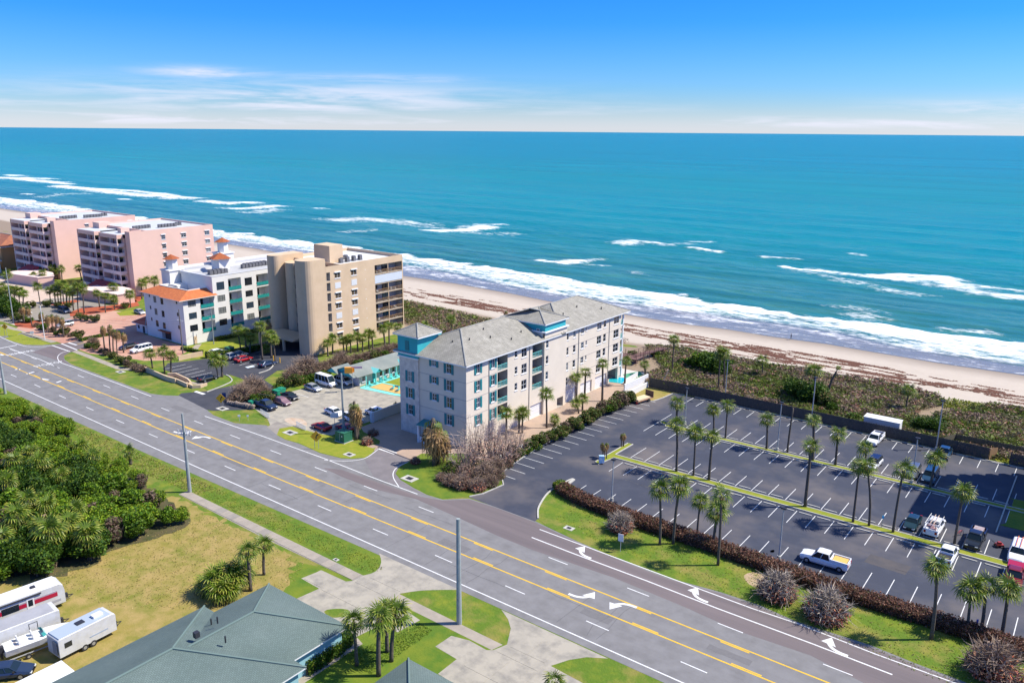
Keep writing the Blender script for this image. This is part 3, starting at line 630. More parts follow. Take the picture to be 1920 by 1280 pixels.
def mrange(v, a, b_, c=0., d=1.):
    q = n.new('ShaderNodeMapRange'); q.inputs[1].default_value = a; q.inputs[2].default_value = b_; q.inputs[3].default_value = c; q.inputs[4].default_value = d; l.new(v, q.inputs[0]); return q.outputs[0]
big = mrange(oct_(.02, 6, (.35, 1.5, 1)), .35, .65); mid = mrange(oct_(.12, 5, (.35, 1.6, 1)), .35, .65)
shallow = nmix(mid, (.15, .17, .20), (.20, .205, .225))  # sky blue reflected by thin swash water is put into its colour
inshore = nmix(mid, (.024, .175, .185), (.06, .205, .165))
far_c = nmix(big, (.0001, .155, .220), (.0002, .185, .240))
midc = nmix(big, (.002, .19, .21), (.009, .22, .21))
swell_shade = mrange(oct_(.11, 4, (.10, 1.25, 1), .5), .38, .64); inshore = nmix(swell_shade, inshore, (.018, .125, .125)); fs = mrange(oct_(.035, 5, (.09, 1.6, 1), .6), .4, .62); midc = nmix(fs, midc, (.001, .175, .19)); far_c = nmix(mrange(oct_(.006, 5, (.2, 1.6, 1), .6), .4, .62), far_c, (.0001, .15, .19)); wc = nmix(mrange(sp.outputs[2], .05, .35), inshore, midc); wc = nmix(mrange(sp.outputs[2], .35, .95), wc, far_c); wc = nmix(mrange(sp.outputs[1], 0.0, .12), shallow, wc)  # streaks paint lit and dark wave shading of the swell into the colour
fn = mth('ADD', mth('MULTIPLY', oct_(.5, 8, (.5, 1.5, 1), .75), .7), mth('MULTIPLY', oct_(.12, 5, (.4, 1.6, 1), .6), .3))
fm = mrange(mth('ADD', mth('SUBTRACT', sp.outputs[0], 1.0), mrange(fn, .33, .62, 0, 1.0)), -.18, .42)
fm = mth('MULTIPLY', fm, mrange(sp.outputs[0], .02, .12))
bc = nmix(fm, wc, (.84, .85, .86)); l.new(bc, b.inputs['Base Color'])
l.new(mrange(fm, 0, 1, .22, .95), b.inputs['Roughness']); b.inputs['IOR'].default_value = 1.33; l.new(mrange(sp.outputs[2], 0, .6, .14, .01), b.inputs['Specular IOR Level'])
hgt = mth('ADD', mth('MULTIPLY', oct_(.35, 6, (.5, 1.5, 1), .65), .5), mth('MULTIPLY', oct_(.06, 4, (.4, 1.6, 1)), 1.6))
bp = N_(n, l, 'ShaderNodeBump'); bp.inputs['Distance'].default_value = 1.0; bp.inputs['Strength'].default_value = .8; l.new(hgt, bp.inputs['Height']); l.new(bp.outputs[0], b.inputs['Normal'])
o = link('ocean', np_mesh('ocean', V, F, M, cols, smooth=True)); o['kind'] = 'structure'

# seaweed wrack lines: thousands of matted clumps
m_weed = mat('seaweed', (.085, .036, .026), .95, (.155, .066, .042), scale=2)
gx = np.arange(-215, 10, .34); gy = np.arange(0, 18, .34); X, Y = np.meshgrid(gx, gy); Yw = 195.5+Y+.02*np.abs(X)
a = fbm(X/9+Y*.15, Yw/1.15, 51, 4); b_ = fbm(X/2.2, Yw/.8, 52, 3); pres = fbm(X/20, Yw/3.2, 53, 3)
lo_ = np.clip((Yw-197.0)/2, 0, 1)*np.clip((211-Yw)/2.5, 0, 1)
v = a*.72+b_*.2+pres*.18
keep = (v > .603-.085*np.exp(-((Yw-202.5-1.5*np.sin(X/17))/3.2)**2)-.03*np.exp(-((Yw-208)/.8)**2)) & (lo_ > .2)
px_, py_ = X[keep]+rng.uniform(-.12, .12, keep.sum()), Yw[keep]+rng.uniform(-.12, .12, keep.sum())
nk = len(px_); r_ = rng.uniform(.16, .34, nk); hh = rng.uniform(.05, .2, nk); an = rng.uniform(0, 6.28, nk)
V = np.zeros((nk, 5, 3)); V[:, 4] = np.stack([px_, py_, .06+hh], 1)
for k in range(4): V[:, k] = np.stack([px_+r_*1.5*np.cos(an+k*1.57), py_+r_*.8*np.sin(an+k*1.57), np.full(nk, .02)], 1)
base = (np.arange(nk)*5)[:, None]; F = np.concatenate([base+np.array([k, (k+1) % 4, 4]) for k in range(4)])
o = link('seaweed', np_mesh('seaweed', V.reshape(-1, 3), F, m_weed)); tag(o, 'reddish brown seaweed strewn in lines along the dry sand', 'seaweed', kind='stuff')

# ================================================================= PLANTS
m_leaf = mat('leaf', (1, 1, 1), .6, attr=True, trans=.28, spec=.3)
m_frond = mat('palm_frond', (1, 1, 1), .5, attr=True, trans=.22, spec=.4)
m_twig = mat('twig', (1, 1, 1), .9, attr=True)
m_bark = mat('palm_bark', (.13, .105, .08), .95, (.075, .062, .048), scale=2.5, detail=6, bump=.03, stretch=(1, 1, 5))
m_dead = mat('dead_frond', (1, 1, 1), .9, attr=True, trans=.15)
def leafquads(P, size, cols, up=.35, elong=1.6):
    n_ = len(P); d1 = rng.normal(size=(n_, 3)); d1[:, 2] *= .6; d1 /= np.linalg.norm(d1, axis=1)[:, None]
    nr = rng.normal(size=(n_, 3)); nr[:, 2] = np.abs(nr[:, 2])+up; d2 = np.cross(nr, d1); d2 /= np.linalg.norm(d2, axis=1)[:, None]+1e-9
    s = np.asarray(size).reshape(-1, 1) if np.ndim(size) else size
    a = d1*s*elong*.5; b = d2*s*.5
    V = np.stack([P-a, P+b*.8, P+a, P-b*.8], 1).reshape(-1, 3); F = np.arange(n_*4).reshape(-1, 4); return V, F, np.repeat(cols, 4, 0)
def blob_points(n_, c, r, shell=.55):
    d = rng.normal(size=(n_, 3)); d /= np.linalg.norm(d, axis=1)[:, None]; rad = rng.uniform(shell, 1.0, n_)**.6
    return np.asarray(c)+d*rad[:, None]*np.asarray(r)
def palette(n_, cs, ws, jit=.18):
    cs = np.array(cs); k = rng.choice(len(cs), n_, p=np.array(ws)/sum(ws)); return np.clip(cs[k]*(1+rng.normal(0, jit, (n_, 1))), .003, 1)
def bush_mesh(name, R_, H_, n_, size, cs, ws, lobes=9, seed=0):
    P = []; C = []
    for k in range(lobes):
        a = rng.uniform(0, 6.28); rr = R_*.62*math.sqrt(rng.uniform(0, 1)); c = (rr*math.cos(a), rr*math.sin(a), H_*rng.uniform(.35, .72)); q = n_//lobes
        P.append(blob_points(q, c, (R_*rng.uniform(.35, .55), R_*rng.uniform(.35, .55), H_*rng.uniform(.28, .42)))); tone = rng.uniform(.7, 1.25)
        C.append(palette(q, cs, ws)*tone)
    P = np.concatenate(P); C = np.concatenate(C); P[:, 2] = np.maximum(P[:, 2], .05); V, F, CC = leafquads(P, rng.uniform(.7, 1.3, len(P))*size, C); return np_mesh(name, V, F, m_leaf, CC)
GREEN = [(.035, .09, .006), (.06, .13, .008), (.11, .18, .01), (.18, .21, .015)]
# sabal palm leaf: petiole and a fan of drooping segments
def frond_arrays(L=1.75, segs=11, droop=.4, dead=False, seed=1):
    r = np.random.default_rng(seed); V = []; F = []; C = []
    def q(a, b, c, d, ca, cb):
        i = len(V); V.extend([a, b, c, d]); F.append((i, i+1, i+2, i+3)); C.extend([ca, ca, cb, cb])
    pet = L*.45; w = .035
    g1 = np.array((.20, .22, .025)) if not dead else np.array((.42, .27, .11)); g2 = np.array((.09, .15, .008)) if not dead else np.array((.36, .22, .09)); g3 = np.array((.42, .39, .06)) if not dead else np.array((.58, .40, .18))
    q((0, -w, 0), (0, w, 0), (pet, w*.7, -.02), (pet, -w*.7, -.02), g1, g1)
    for k in range(segs):
        t = (k+.5)/segs*2-1; an = t*R(118); ln = L*.58*(1-.22*abs(t))*r.uniform(.88, 1.1); wd = .12*L/1.75
        dx, dy = math.cos(an), math.sin(an); x0 = pet-.05+abs(t)*0; nx_, ny_ = -dy*wd*.5, dx*wd*.5; mx = ln*.6; dz1 = -.03-droop*.12*mx+.10*(1-abs(t)); dz2 = -droop*ln*r.uniform(.6, 1.1)
        cm = g2*r.uniform(.75, 1.3); ct = g3*r.uniform(.7, 1.2) if r.random() < .7 else cm*1.2
        a = (x0, 0, 0); m1 = (x0+dx*mx+nx_, dy*mx+ny_, dz1); m2 = (x0+dx*mx-nx_, dy*mx-ny_, dz1)
        q((x0+nx_*.3, ny_*.3, 0), (x0-nx_*.3, -ny_*.3, 0), m2, m1, cm, cm)
        q(m1, m2, (x0+dx*ln*.97-nx_*.15, dy*ln*.97-ny_*.15, dz2), (x0+dx*ln*.97+nx_*.15, dy*ln*.97+ny_*.15, dz2), cm, ct)
    return np.array(V), np.array(F), np.array(C)
FR = [frond_arrays(2.15, 11, .35, False, 1), frond_arrays(1.9, 10, .6, False, 2), frond_arrays(2.05, 11, .5, False, 3)]
FD = [frond_arrays(1.5, 9, .9, True, 4)]
frond_me = [np_mesh('frond', v, f, m_frond, c) for v, f, c in FR]; dfrond_me = np_mesh('dead_frond', *FD[0][:2], m_dead, FD[0][2])
def frond_set(n_=30, seed=0, deadskirt=5):
    r = np.random.default_rng(seed); out = []
    for k in range(n_):
        t = (k+.5)/n_; el = 78-118*t**.85+r.uniform(-8, 8); out.append((k*137.5+r.uniform(-12, 12), el, r.integers(0, 3), r.uniform(.85, 1.1)))
    for k in range(deadskirt): out.append((k*360/max(1, deadskirt)+r.uniform(-20, 20), -62+r.uniform(-12, 8), 3, r.uniform(.6, .85)))
    return out
def rotm3(az, el, s, roll=0):
    return (Matrix.Rotation(R(az), 3, 'Z') @ Matrix.Rotation(-R(el), 3, 'Y') @ Matrix.Rotation(roll, 3, 'X'))*s
def crown_mesh(name, fs, dead=False):
    Vs, Fs, Cs = [], [], []; off = 0
    for az, el, kind, s in fs:
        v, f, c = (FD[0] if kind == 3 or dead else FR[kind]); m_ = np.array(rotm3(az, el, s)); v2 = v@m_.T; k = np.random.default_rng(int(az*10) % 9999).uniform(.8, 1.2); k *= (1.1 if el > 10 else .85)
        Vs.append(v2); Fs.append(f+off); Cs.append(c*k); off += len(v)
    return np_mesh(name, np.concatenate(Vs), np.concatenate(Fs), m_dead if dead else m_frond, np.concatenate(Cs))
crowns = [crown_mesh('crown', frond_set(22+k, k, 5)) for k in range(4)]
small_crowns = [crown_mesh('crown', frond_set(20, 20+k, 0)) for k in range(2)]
wilt_sets = [[(k*137.5, -84+50*np.random.default_rng(k+s).random()**2, 3, .9+.5*np.random.default_rng(k*3+s).random()) for k in range(20)]+[(k*90+s*20, -20, 1, .6) for k in range(3)] for s in range(3)]
wilted = [crown_mesh('wilted_crown', ws_) for ws_ in wilt_sets]
def trunk_mesh(h, r0, lean=(0, 0), name='trunk'):
    pts = [(lean[0]*t*t, lean[1]*t*t, h*t) for t in (0, .12, .35, .6, .85, 1.0)]
    return MB().tube(pts, r0*1.25, 8, r0*.85).mesh(name, m_bark, smooth=True)
PALM_LAB = 'tall cabbage palm with a round green crown on a bare trunk'
def palm(base, crown_px=None, h=None, label=PALM_LAB, group=None, near_=False, scale=1.0, kind='green', name='palm_tree', r=.17, px=True):
    b = G(*base) if px else base
    h = h if h is not None else top_z(b, crown_px[1])-.1
    lean = (0, 0)
    if crown_px is not None:
        zc = h; c = G(crown_px[0], crown_px[1], zc); lean = (max(-2.5, min(2.5, c[0]-b[0])), max(-2, min(2, (c[1]-b[1]))))
    t = thing(name, label, 'palm tree', (b[0], b[1], 0), group=group)
    link('trunk', trunk_mesh(h, r*random.uniform(.8, 1.3), lean), t)
    cz = (lean[0], lean[1], h)
    rot = random.uniform(0, 6.28)
    if kind == 'wilt':
        o = link('wilted_crown', random.choice(wilted), t, cz, rot); o.scale = (scale*.72, scale*.72, scale*1.35)
    elif near_:
        scale *= random.uniform(.88, 1.1)
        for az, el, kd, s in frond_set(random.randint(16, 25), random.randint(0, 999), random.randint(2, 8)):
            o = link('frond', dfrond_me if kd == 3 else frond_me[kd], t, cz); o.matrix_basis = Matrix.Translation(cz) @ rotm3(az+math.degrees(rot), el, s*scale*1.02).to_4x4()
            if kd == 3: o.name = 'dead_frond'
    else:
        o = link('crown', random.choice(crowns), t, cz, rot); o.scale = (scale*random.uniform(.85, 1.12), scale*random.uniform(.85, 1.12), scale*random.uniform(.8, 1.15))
    return t
# ================================================================= BUILDINGS
m_glass = mat('window_glass', (.012, .018, .026), .12, spec=.8)
m_glassg = mat('green_glass', (.02, .09, .10), .15, spec=.8)
m_frame = mat('white_frame', (.74, .75, .75), .5)
m_dframe = mat('dark_frame', (.03, .035, .04), .5)
m_rail = mat('turquoise_rail', (.16, .52, .50), .45)
m_railg = mat('green_glass_rail', (.02, .26, .24), .25)
m_shut = mat('teal_shutter', (.02, .20, .22), .6)
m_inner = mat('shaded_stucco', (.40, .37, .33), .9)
class Face:
    """a wall plane: along = world coordinate along it, out = outward"""
    def __init__(s, root, axis, fixed, sign=1):
        s.root, s.axis, s.fixed, s.sign = root, axis, fixed, sign     # axis 'x': wall at X=fixed facing sign*X ; 'y': wall at Y=fixed facing sign*Y
        s.rot = {('x', 1): R(90), ('x', -1): R(-90), ('y', -1): 0.0, ('y', 1): R(180)}[(axis, sign)]
    def pt(s, u, z, d=0.0):
        return (s.fixed-s.sign*d, u, z) if s.axis == 'x' else (u, s.fixed-s.sign*d, z)
    def place(s, name, me, u, z, d=0.0, parent=None):
        p = Vector(s.pt(u, z, d))-wpos(s.root)
        return link(name, me, s.root, p, s.rot)
    def wall(s, mb, u0, u1, z0, z1, holes=(), mi=0, mi_in=1, back=True):
        us = sorted({u0, u1, *[h[0] for h in holes], *[h[1] for h in holes]}); zs = sorted({z0, z1, *[h[2] for h in holes], *[h[3] for h in holes]})
        us = [u for u in us if u0 <= u <= u1]; zs = [z for z in zs if z0 <= z <= z1]
        flip = (s.axis == 'x') == (s.sign > 0)
        def Q(a, b, c, d, mi):
            mb.quad(*( (a, b, c, d) if flip or True else (d, c, b, a)), mi)
        for i in range(len(us)-1):
            for j in range(len(zs)-1):
                uc, zc = (us[i]+us[i+1])/2, (zs[j]+zs[j+1])/2
                if any(h[0] < uc < h[1] and h[2] < zc < h[3] for h in holes): continue
                Q(s.pt(us[i], zs[j]), s.pt(us[i+1], zs[j]), s.pt(us[i+1], zs[j+1]), s.pt(us[i], zs[j+1]), mi)
        for h in holes:
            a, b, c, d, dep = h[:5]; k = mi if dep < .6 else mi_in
            Q(s.pt(a, c), s.pt(b, c), s.pt(b, c, dep), s.pt(a, c, dep), k); Q(s.pt(a, d), s.pt(b, d), s.pt(b, d, dep), s.pt(a, d, dep), k)
            Q(s.pt(a, c), s.pt(a, d), s.pt(a, d, dep), s.pt(a, c, dep), k); Q(s.pt(b, c), s.pt(b, d), s.pt(b, d, dep), s.pt(b, c, dep), k)
            if dep > 0: Q(s.pt(a, c, dep), s.pt(b, c, dep), s.pt(b, d, dep), s.pt(a, d, dep), k)
        return mb
m_ridge = mat('ridge_tile', (.34, .335, .305), .85, (.27, .265, .24), scale=1)
_wc = {}
def win_meshes(w, h, nx, nz, mf, mg, ft=.06):
    key = (round(w, 2), round(h, 2), nx, nz, mf.name, mg.name)
    if key not in _wc:
        f = MB()
        for x0, x1, z0, z1 in ((-w/2, w/2, 0, ft), (-w/2, w/2, h-ft, h), (-w/2, -w/2+ft, ft, h-ft), (w/2-ft, w/2, ft, h-ft)): f.box(x0, -.05, z0, x1, .03, z1)
        for k in range(1, nx): f.box(-w/2+w*k/nx-ft/2.4, -.045, ft, -w/2+w*k/nx+ft/2.4, .025, h-ft)
        for k in range(1, nz): f.box(-w/2+ft, -.04, h*k/nz-ft/2.4, w/2-ft, .02, h*k/nz+ft/2.4)
        g = MB(); g.quad((-w/2, .0, 0), (w/2, .0, 0), (w/2, .0, h), (-w/2, .0, h))
        _wc[key] = (f.mesh('window_frame', mf), g.mesh('pane', mg))
    return _wc[key]
m_curt = mat('curtained_glass', (.20, .21, .20), .25, spec=.5); m_glassb = mat('blue_glass', (.03, .055, .085), .12, spec=.8)
def window(F, u, z, w, h, nx=2, nz=2, mf=None, mg=None, d=.12, sill=True, shutters=False, hood=False, name='window'):
    mf = mf or m_frame; mg = mg or random.choice([m_glass, m_glass, m_glass, m_glassb, m_curt])
    fm, gm = win_meshes(w, h, nx, nz, mf, mg)
    o = F.place(name, fm, u, z, d); link('pane', gm, o)
    if sill:
        k = ('sill', round(w, 2), mf.name)
        if k not in _wc: _wc[k] = MB().box(-w/2-.1, -.22, -.14, w/2+.1, .0, -.002).mesh('sill', m_frame)
        link('sill', _wc[k], o)
    if shutters:
        k = ('sh', round(h, 2))
        if k not in _wc:
            mb = MB().box(-.27, -.2, -.08, .27, -.135, h+.08)
            for q in range(int(h/.14)): mb.box(-.22, -.225, .02+q*.14, .22, -.2, .09+q*.14)
            _wc[k] = mb.mesh('shutter', m_shut)
        link('shutter', _wc[k], o, (-w/2-.3, 0, 0)); link('shutter', _wc[k], o, (w/2+.3, 0, 0))
    if hood:
        k = ('hood', round(w, 2))
        if k not in _wc: _wc[k] = MB().box(-w/2-.12, -.38, h-.02, w/2+.12, -.0, h+.22).mesh('shutter_box', m_frame)
        link('shutter_box', _wc[k], o)
    return o
def railing(F, u0, u1, z, h=1.05, d=.08, m_=None, mt=None, glass=False, n=None):
    m_ = m_ or m_rail; w = u1-u0; mb = MB(); mb.box(-w/2+.03, -.04, h-.07, w/2-.03, .04, h)
    n = n or max(2, int(w/1.0))
    for k in range(n+1): x = -w/2+.06+(w-.12)*k/n; mb.box(x-.03, -.03, .02, x+.03, .03, h-.07)
    if glass: mb.box(-w/2+.05, -.012, .08, w/2-.05, .012, h-.12)
    else:
        for k in range(int(w/.16)): x = -w/2+.1+.16*k; mb.box(x-.022, -.012, .05, x+.012, .012, h-.07)
    return F.place('balcony_rail', mb.mesh('balcony_rail', m_), (u0+u1)/2, z, d)
def slider(F, u, z, w, h, d, mg=None):
    fm, gm = win_meshes(w, h, 2, 1, m_dframe, mg or m_glass); o = F.place('glass_door', fm, u, z, d-.06); link('pane', gm, o); return o
def hip_roof(root, name, x0, y0, x1, y1, z, rise, m_, th=.22, soffit=None, ridge_m=None, axis='y'):
    mb = MB(); 
    if axis == 'y': xm = (x0+x1)/2; hw = (x1-x0)/2; a, b = (xm, y0+hw, z+rise), (xm, y1-hw, z+rise)
    else: ym = (y0+y1)/2; hw = (y1-y0)/2; a, b = (x0+hw, ym, z+rise), (x1-hw, ym, z+rise)
    sl = math.hypot(hw, rise)
    c = [(x0, y0, z), (x1, y0, z), (x1, y1, z), (x0, y1, z)]
    if axis == 'y':
        mb.face([c[0], c[1], a], uv=[(c[0][0], 0), (c[1][0], 0), (xm, sl)]); mb.face([c[2], c[3], b], uv=[(c[2][0], 0), (c[3][0], 0), (xm, sl)])
        mb.face([c[1], c[2], b, a], uv=[(y0, 0), (y1, 0), (b[1], sl), (a[1], sl)]); mb.face([c[3], c[0], a, b], uv=[(y1, 0), (y0, 0), (a[1], sl), (b[1], sl)])
    else:
        mb.face([c[3], c[0], a], uv=[(y1, 0), (y0, 0), (ym, sl)]); mb.face([c[1], c[2], b], uv=[(y0, 0), (y1, 0), (ym, sl)])
        mb.face([c[0], c[1], b, a], uv=[(x0, 0), (x1, 0), (b[0], sl), (a[0], sl)]); mb.face([c[2], c[3], a, b], uv=[(x1, 0), (x0, 0), (a[0], sl), (b[0], sl)])
    o = mb.obj(name, m_, root)
    fb = MB()
    for p, q in zip(c, c[1:]+c[:1]): fb.quad((p[0], p[1], z-th), (q[0], q[1], z-th), (q[0], q[1], z-.002), (p[0], p[1], z-.002))
    fb.quad((x0, y0, z-th), (x0, y1, z-th), (x1, y1, z-th), (x1, y0, z-th))
    f = fb.mesh('fascia', soffit or m_frame, wpos(root)); link('fascia', f, o)
    rb = MB()
    for p, q in ((c[0], a), (c[1], a), (c[2], b), (c[3], b)) + (((a, b),) if (Vector(a)-Vector(b)).length > .2 else ()):
        rb.tube([Vector(p)+Vector((0, 0, .03)), Vector(q)+Vector((0, 0, .05))], .13, 5)
    link('ridge_cap', rb.mesh('ridge_cap', ridge_m or m_ridge, wpos(root)), o)
    return o
def parapet(mb, x0, y0, x1, y1, z, h=.9, t=.3, mi=0):
    mb.box(x0, y0, z, x1, y0+t, z+h, mi); mb.box(x0, y1-t, z, x1, y1, z+h, mi); mb.box(x0, y0+t, z, x0+t, y1-t, z+h, mi); mb.box(x1-t, y0+t, z, x1, y1-t, z+h, mi)
ac_me = MB().box(-.45, -.45, .15, .45, .45, 1.15).box(-.35, -.35, 1.15, .35, .35, 1.22).box(-.5, -.5, 0, .5, -.4, .15).box(-.5, .4, 0, .5, .5, .15).mesh('air_conditioner', mat('ac_grey', (.16, .16, .17), .6, (.08, .08, .085), scale=6))
def acs(root, pts):
    for x, y, z in pts: link('air_conditioner', ac_me, root, Vector((x, y, z))-wpos(root), random.choice([0, .1, -.1]))

# ---------------- grey condominium with teal shutters (nearest)
m_stucco = mat('grey_stucco', (.70, .62, .50), .9, (.64, .565, .455), scale=.35, detail=8, bump=.01, bscale=12)
m_stone = mat('coquina_stone', (.70, .62, .53), .9, (.52, .46, .40), scale=1.3, detail=8, bump=.02, bscale=4)
m_teal = mat('teal_stucco', (.03, .38, .42), .8, (.025, .33, .37), scale=.4)
m_tile = mat('grey_roof_tile', (.38, .36, .31), .85, (.32, .30, .255), scale=.25, detail=9, c3=(.27, .255, .215), scale3=.8, mortar=((.52, .52, .50), .45, .38, .5))
XF, YF = -89.0, 105.1
condo = thing('condo_building', 'five storey pale grey condominium with teal shutters and grey hipped tile roofs', 'building', (XF, YF, 0))
FX = Face(condo, 'x', XF); FY = Face(condo, 'y', YF, -1)
kY = lambda y: y*1.0301
ZT = [15.42-3.28*f for f in range(5)]
holes = []; wl_ = []
for f in range(4):
    zt = ZT[f]
    wl_ += [(kY(105.25), zt-1.95, 1.05, 1.95, 2, 2, True), (kY(109.45), zt-1.95, 1.05, 1.95, 2, 2, True)]
    if f < 3: wl_ += [(kY(116.4), zt-1.5, .85, 1.45, 1, 2, False), (kY(118.95), zt-1.95, 1.7, 1.9, 2, 2, False)]
for f in range(3): holes.append((kY(121.6), kY(125.0)-.05, ZT[f]-2.9, ZT[f]+.12, 2.2))
for f in range(4): holes.append((kY(110.8), kY(113.8), ZT[f]-2.9, ZT[f]+.12, 2.2))
for u, z, w, h, *_ in wl_: holes.append((u-w/2, u+w/2, z, z+h, .16))
mb = MB(); H1 = 15.75
holes.append((kY(121.1), kY(125.9)-.6, 0.02, 2.75, .35)); FX.wall(mb, YF, 128.9, 0, H1, holes)
# tower bay, slightly proud
FX2 = Face(condo, 'x', XF+.35); tw = [(kY(125.6)+.5, ZT[f]-1.65, .85, 1.65, 1, 2) for f in range(4)]
hl = [(u-w/2, u+w/2, z, z+h, .16) for u, z, w, h, *_ in tw]+[(kY(129.9), kY(132.1), .02, 2.1, 1.6)]
FX2.wall(mb, 128.9, 137.0, 0, 17.0, hl)
mb.quad((XF, 128.9, 0), (XF+.35, 128.9, 0), (XF+.35, 128.9, 17), (XF, 128.9, 17)); mb.quad((XF, 137, 0), (XF+.35, 137, 0), (XF+.35, 137, 17), (XF, 137, 17))
mb.box(XF-10.5, 128.9, 15.6, XF+.345, 136.995, 16.995)
w3 = []
for f in range(4):
    if f < 4: w3.append((kY(133.3)+.5, ZT[f]-1.65, .9, 1.65, 1, 2))
    if f < 3: w3.append((kY(136.4), ZT[f]-1.6, .95, 1.6, 1, 2)); w3.append((kY(139.5), ZT[f]-1.4, 1.1, 1.35, 2, 2)); w3.append((kY(141.0), ZT[f]-1.0, .55, .95, 1, 2)); w3.append((kY(148.5), ZT[f]-1.75, 1.1, 1.75, 1, 2))
    w3.append((kY(146.2), ZT[f]-1.8, 1.8, 1.8, 2, 2)); w3.append((kY(153.5), ZT[f]-1.9, 2.3, 1.9, 2, 2))
gar = [(kY(132.9), kY(137.5)), (kY(139.2), kY(143.8)), (kY(145.1), kY(150.0))]
hl = [(u-w/2, u+w/2, z, z+h, .16) for u, z, w, h, *_ in w3]+[(a, b, .02, 2.75, .35) for a, b in gar]
FX.wall(mb, 137.0, 160.2, 0, H1, hl+[(155.0, 160.2, 0.02, 3.0, 3.5)])
mb.box(XF-.6, 159.6, 0, XF-.02, 160.2, 3.05)
# road face: stone stair tower then main wall
FYt = Face(condo, 'y', YF-.3, -1); tws = [(-102.55, 13.75-3.28*f, 1.1, 1.95, 2, 2) for f in range(1, 4)]
tws = [(-102.55, ZT[f]-3.28-1.9+0.0, 1.1, 1.95, 2, 2) for f in range(3)]
FY.wall(mb, -100.4, XF, 0, H1, [(u-w/2, u+w/2, z, z+h, .16) for u, z, w, h in [(-96.7, ZT[f]-1.35+.1, 1.1, 1.3) for f in range(3)]+[(-93.1, ZT[f]-1.95, 1.2, 2.0) for f in range(4)]])
for (a, b, c, d) in (((-105.2, 105.1), (-105.2, 160.2), 0, H1), ((-105.2, 160.2), (XF, 160.2), 3.0, H1)): mb.quad((*a, c), (*b, c), (*b, d), (*a, d))
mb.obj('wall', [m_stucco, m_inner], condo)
tb = MB(); FYt.wall(tb, -105.2, -100.4, 0, 14.9, [(u-w/2, u+w/2, z, z+h, .16) for u, z, w, h, *_ in tws])
tb.quad((-100.4, YF-.3, 0), (-100.4, YF, 0), (-100.4, YF, 14.9), (-100.4, YF-.3, 14.9)); tb.quad((-105.2, YF-.3, 0), (-105.2, YF+6, 0), (-105.2, YF+6, 14.9), (-105.2, YF-.3, 14.9))
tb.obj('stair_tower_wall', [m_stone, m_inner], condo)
tp = MB(); tp.box(-105.35, YF-.45, 14.9, -100.3, YF+6.2, 19.15); tp.obj('tower_top', m_teal, condo)
lb = MB(); lb.box(-105.45, YF-.55, 14.75, -100.25, YF-.25, 14.98); lb.obj('ledge', m_frame, condo)
FT = Face(condo, 'y', YF-.46, -1)
sb = MB().box(-.5, -.06, 0, .5, .0, 1.9)
for q in range(12): sb.box(-.42, -.09, .1+q*.15, .42, -.06, .19+q*.15)
FT.place('louvre', sb.mesh('louvre', m_shut), -102.9, 16.2, 0)
for u, z, w, h, nx, nz, sh in wl_: window(FX, u, z, w, h, nx, nz, shutters=sh)
for u, z, w, h, nx, nz in w3: window(FX, u, z, w, h, nx, nz)
for u, z, w, h, nx, nz in tw: window(FX2, u, z, w, h, nx, nz)
for u, z, w, h, nx, nz in tws: window(FYt, u, z, w, h, nx, nz, shutters=True)
for f in range(3): window(FY, -96.7, ZT[f]-1.25, 1.1, 1.3, 2, 2, shutters=True)
for f in range(4): window(FY, -93.1, ZT[f]-1.95, 1.2, 2.0, 2, 2, shutters=True)
for f in range(4): railing(FX, kY(110.8), kY(113.8), ZT[f]-2.9); slider(FX, kY(112.9), ZT[f]-2.88, 1.7, 2.2, 2.2)
for f in range(3): railing(FX, kY(121.6), kY(125.0)-.05, ZT[f]-2.9); slider(FX, kY(123.6), ZT[f]-2.88, 1.7, 2.2, 2.2)
def garage(F, a, b, h=2.7):
    w = b-a; g = MB()
    for k in range(4): g.box(-w/2, -.03-.01*(k % 2), h*k/4+.02, w/2, .03, h*(k+1)/4-.02)
    return F.place('garage_door', g.mesh('garage_door', m_wh), (a+b)/2, .03, .32)
garage(FX, kY(121.1), kY(125.9)-.6)
for a, b in gar: garage(FX, a, b)
# storey bands, downpipes, utility box
bd = MB()
for z in (12.35, 9.05, 5.8): bd.box(XF, 105.15, z, XF+.03, kY(110.75), z+.07); bd.box(-100.35, YF-.03, z, XF, YF, z+.07); bd.box(XF, 137.1, z-.2, XF+.03, 160.1, z-.13)
bd.obj('storey_band', mat('band', (.36, .33, .30), .9), condo)
for y in (kY(107.7)+.6, kY(120.6), kY(138.0), kY(150.4)): MB().tube([(XF+.08, y, 15.5), (XF+.08, y, .1)], .06, 6).obj('downpipe', mat('pipe', (.30, .30, .30), .6), condo)
# sea-end balconies
sbm = MB()
for f in range(4):
    z = ZT[f]-2.95; sbm.box(-104, 160.2, z, XF-.3, 162.2, z+.2)
for x in (-103.6, -98, -93.5, XF-.35-.3): sbm.box(x, 161.8, 0, x+.35, 162.15, 15.6)
sbm.obj('balcony_slab', m_frame, condo)
Fend = Face(condo, 'x', XF-.35); Fsea = Face(condo, 'y', 162.1, 1)
for f in range(4):
    railing(Fend, 160.25, 162.0, ZT[f]-2.75); railing(Fsea, -103.5, XF-.7, ZT[f]-2.75, n=8)
hip_roof(condo, 'tile_roof', -106.3, 104.3, -88.3, 136.0, 15.78, 3.75, m_tile)
hip_roof(condo, 'tile_roof', -106.3, 134.6, -88.3, 163.4, 15.80, 3.75, m_tile)
hip_roof(condo, 'tower_roof', -106.0, 104.0, -99.5, 110.6, 19.2, 1.7, m_tile)
cb = MB(); cb.box(-99.2, 129.4, 15.9, XF+.1, 136.8, 18.62); cb.obj('tower_top', m_teal, condo)
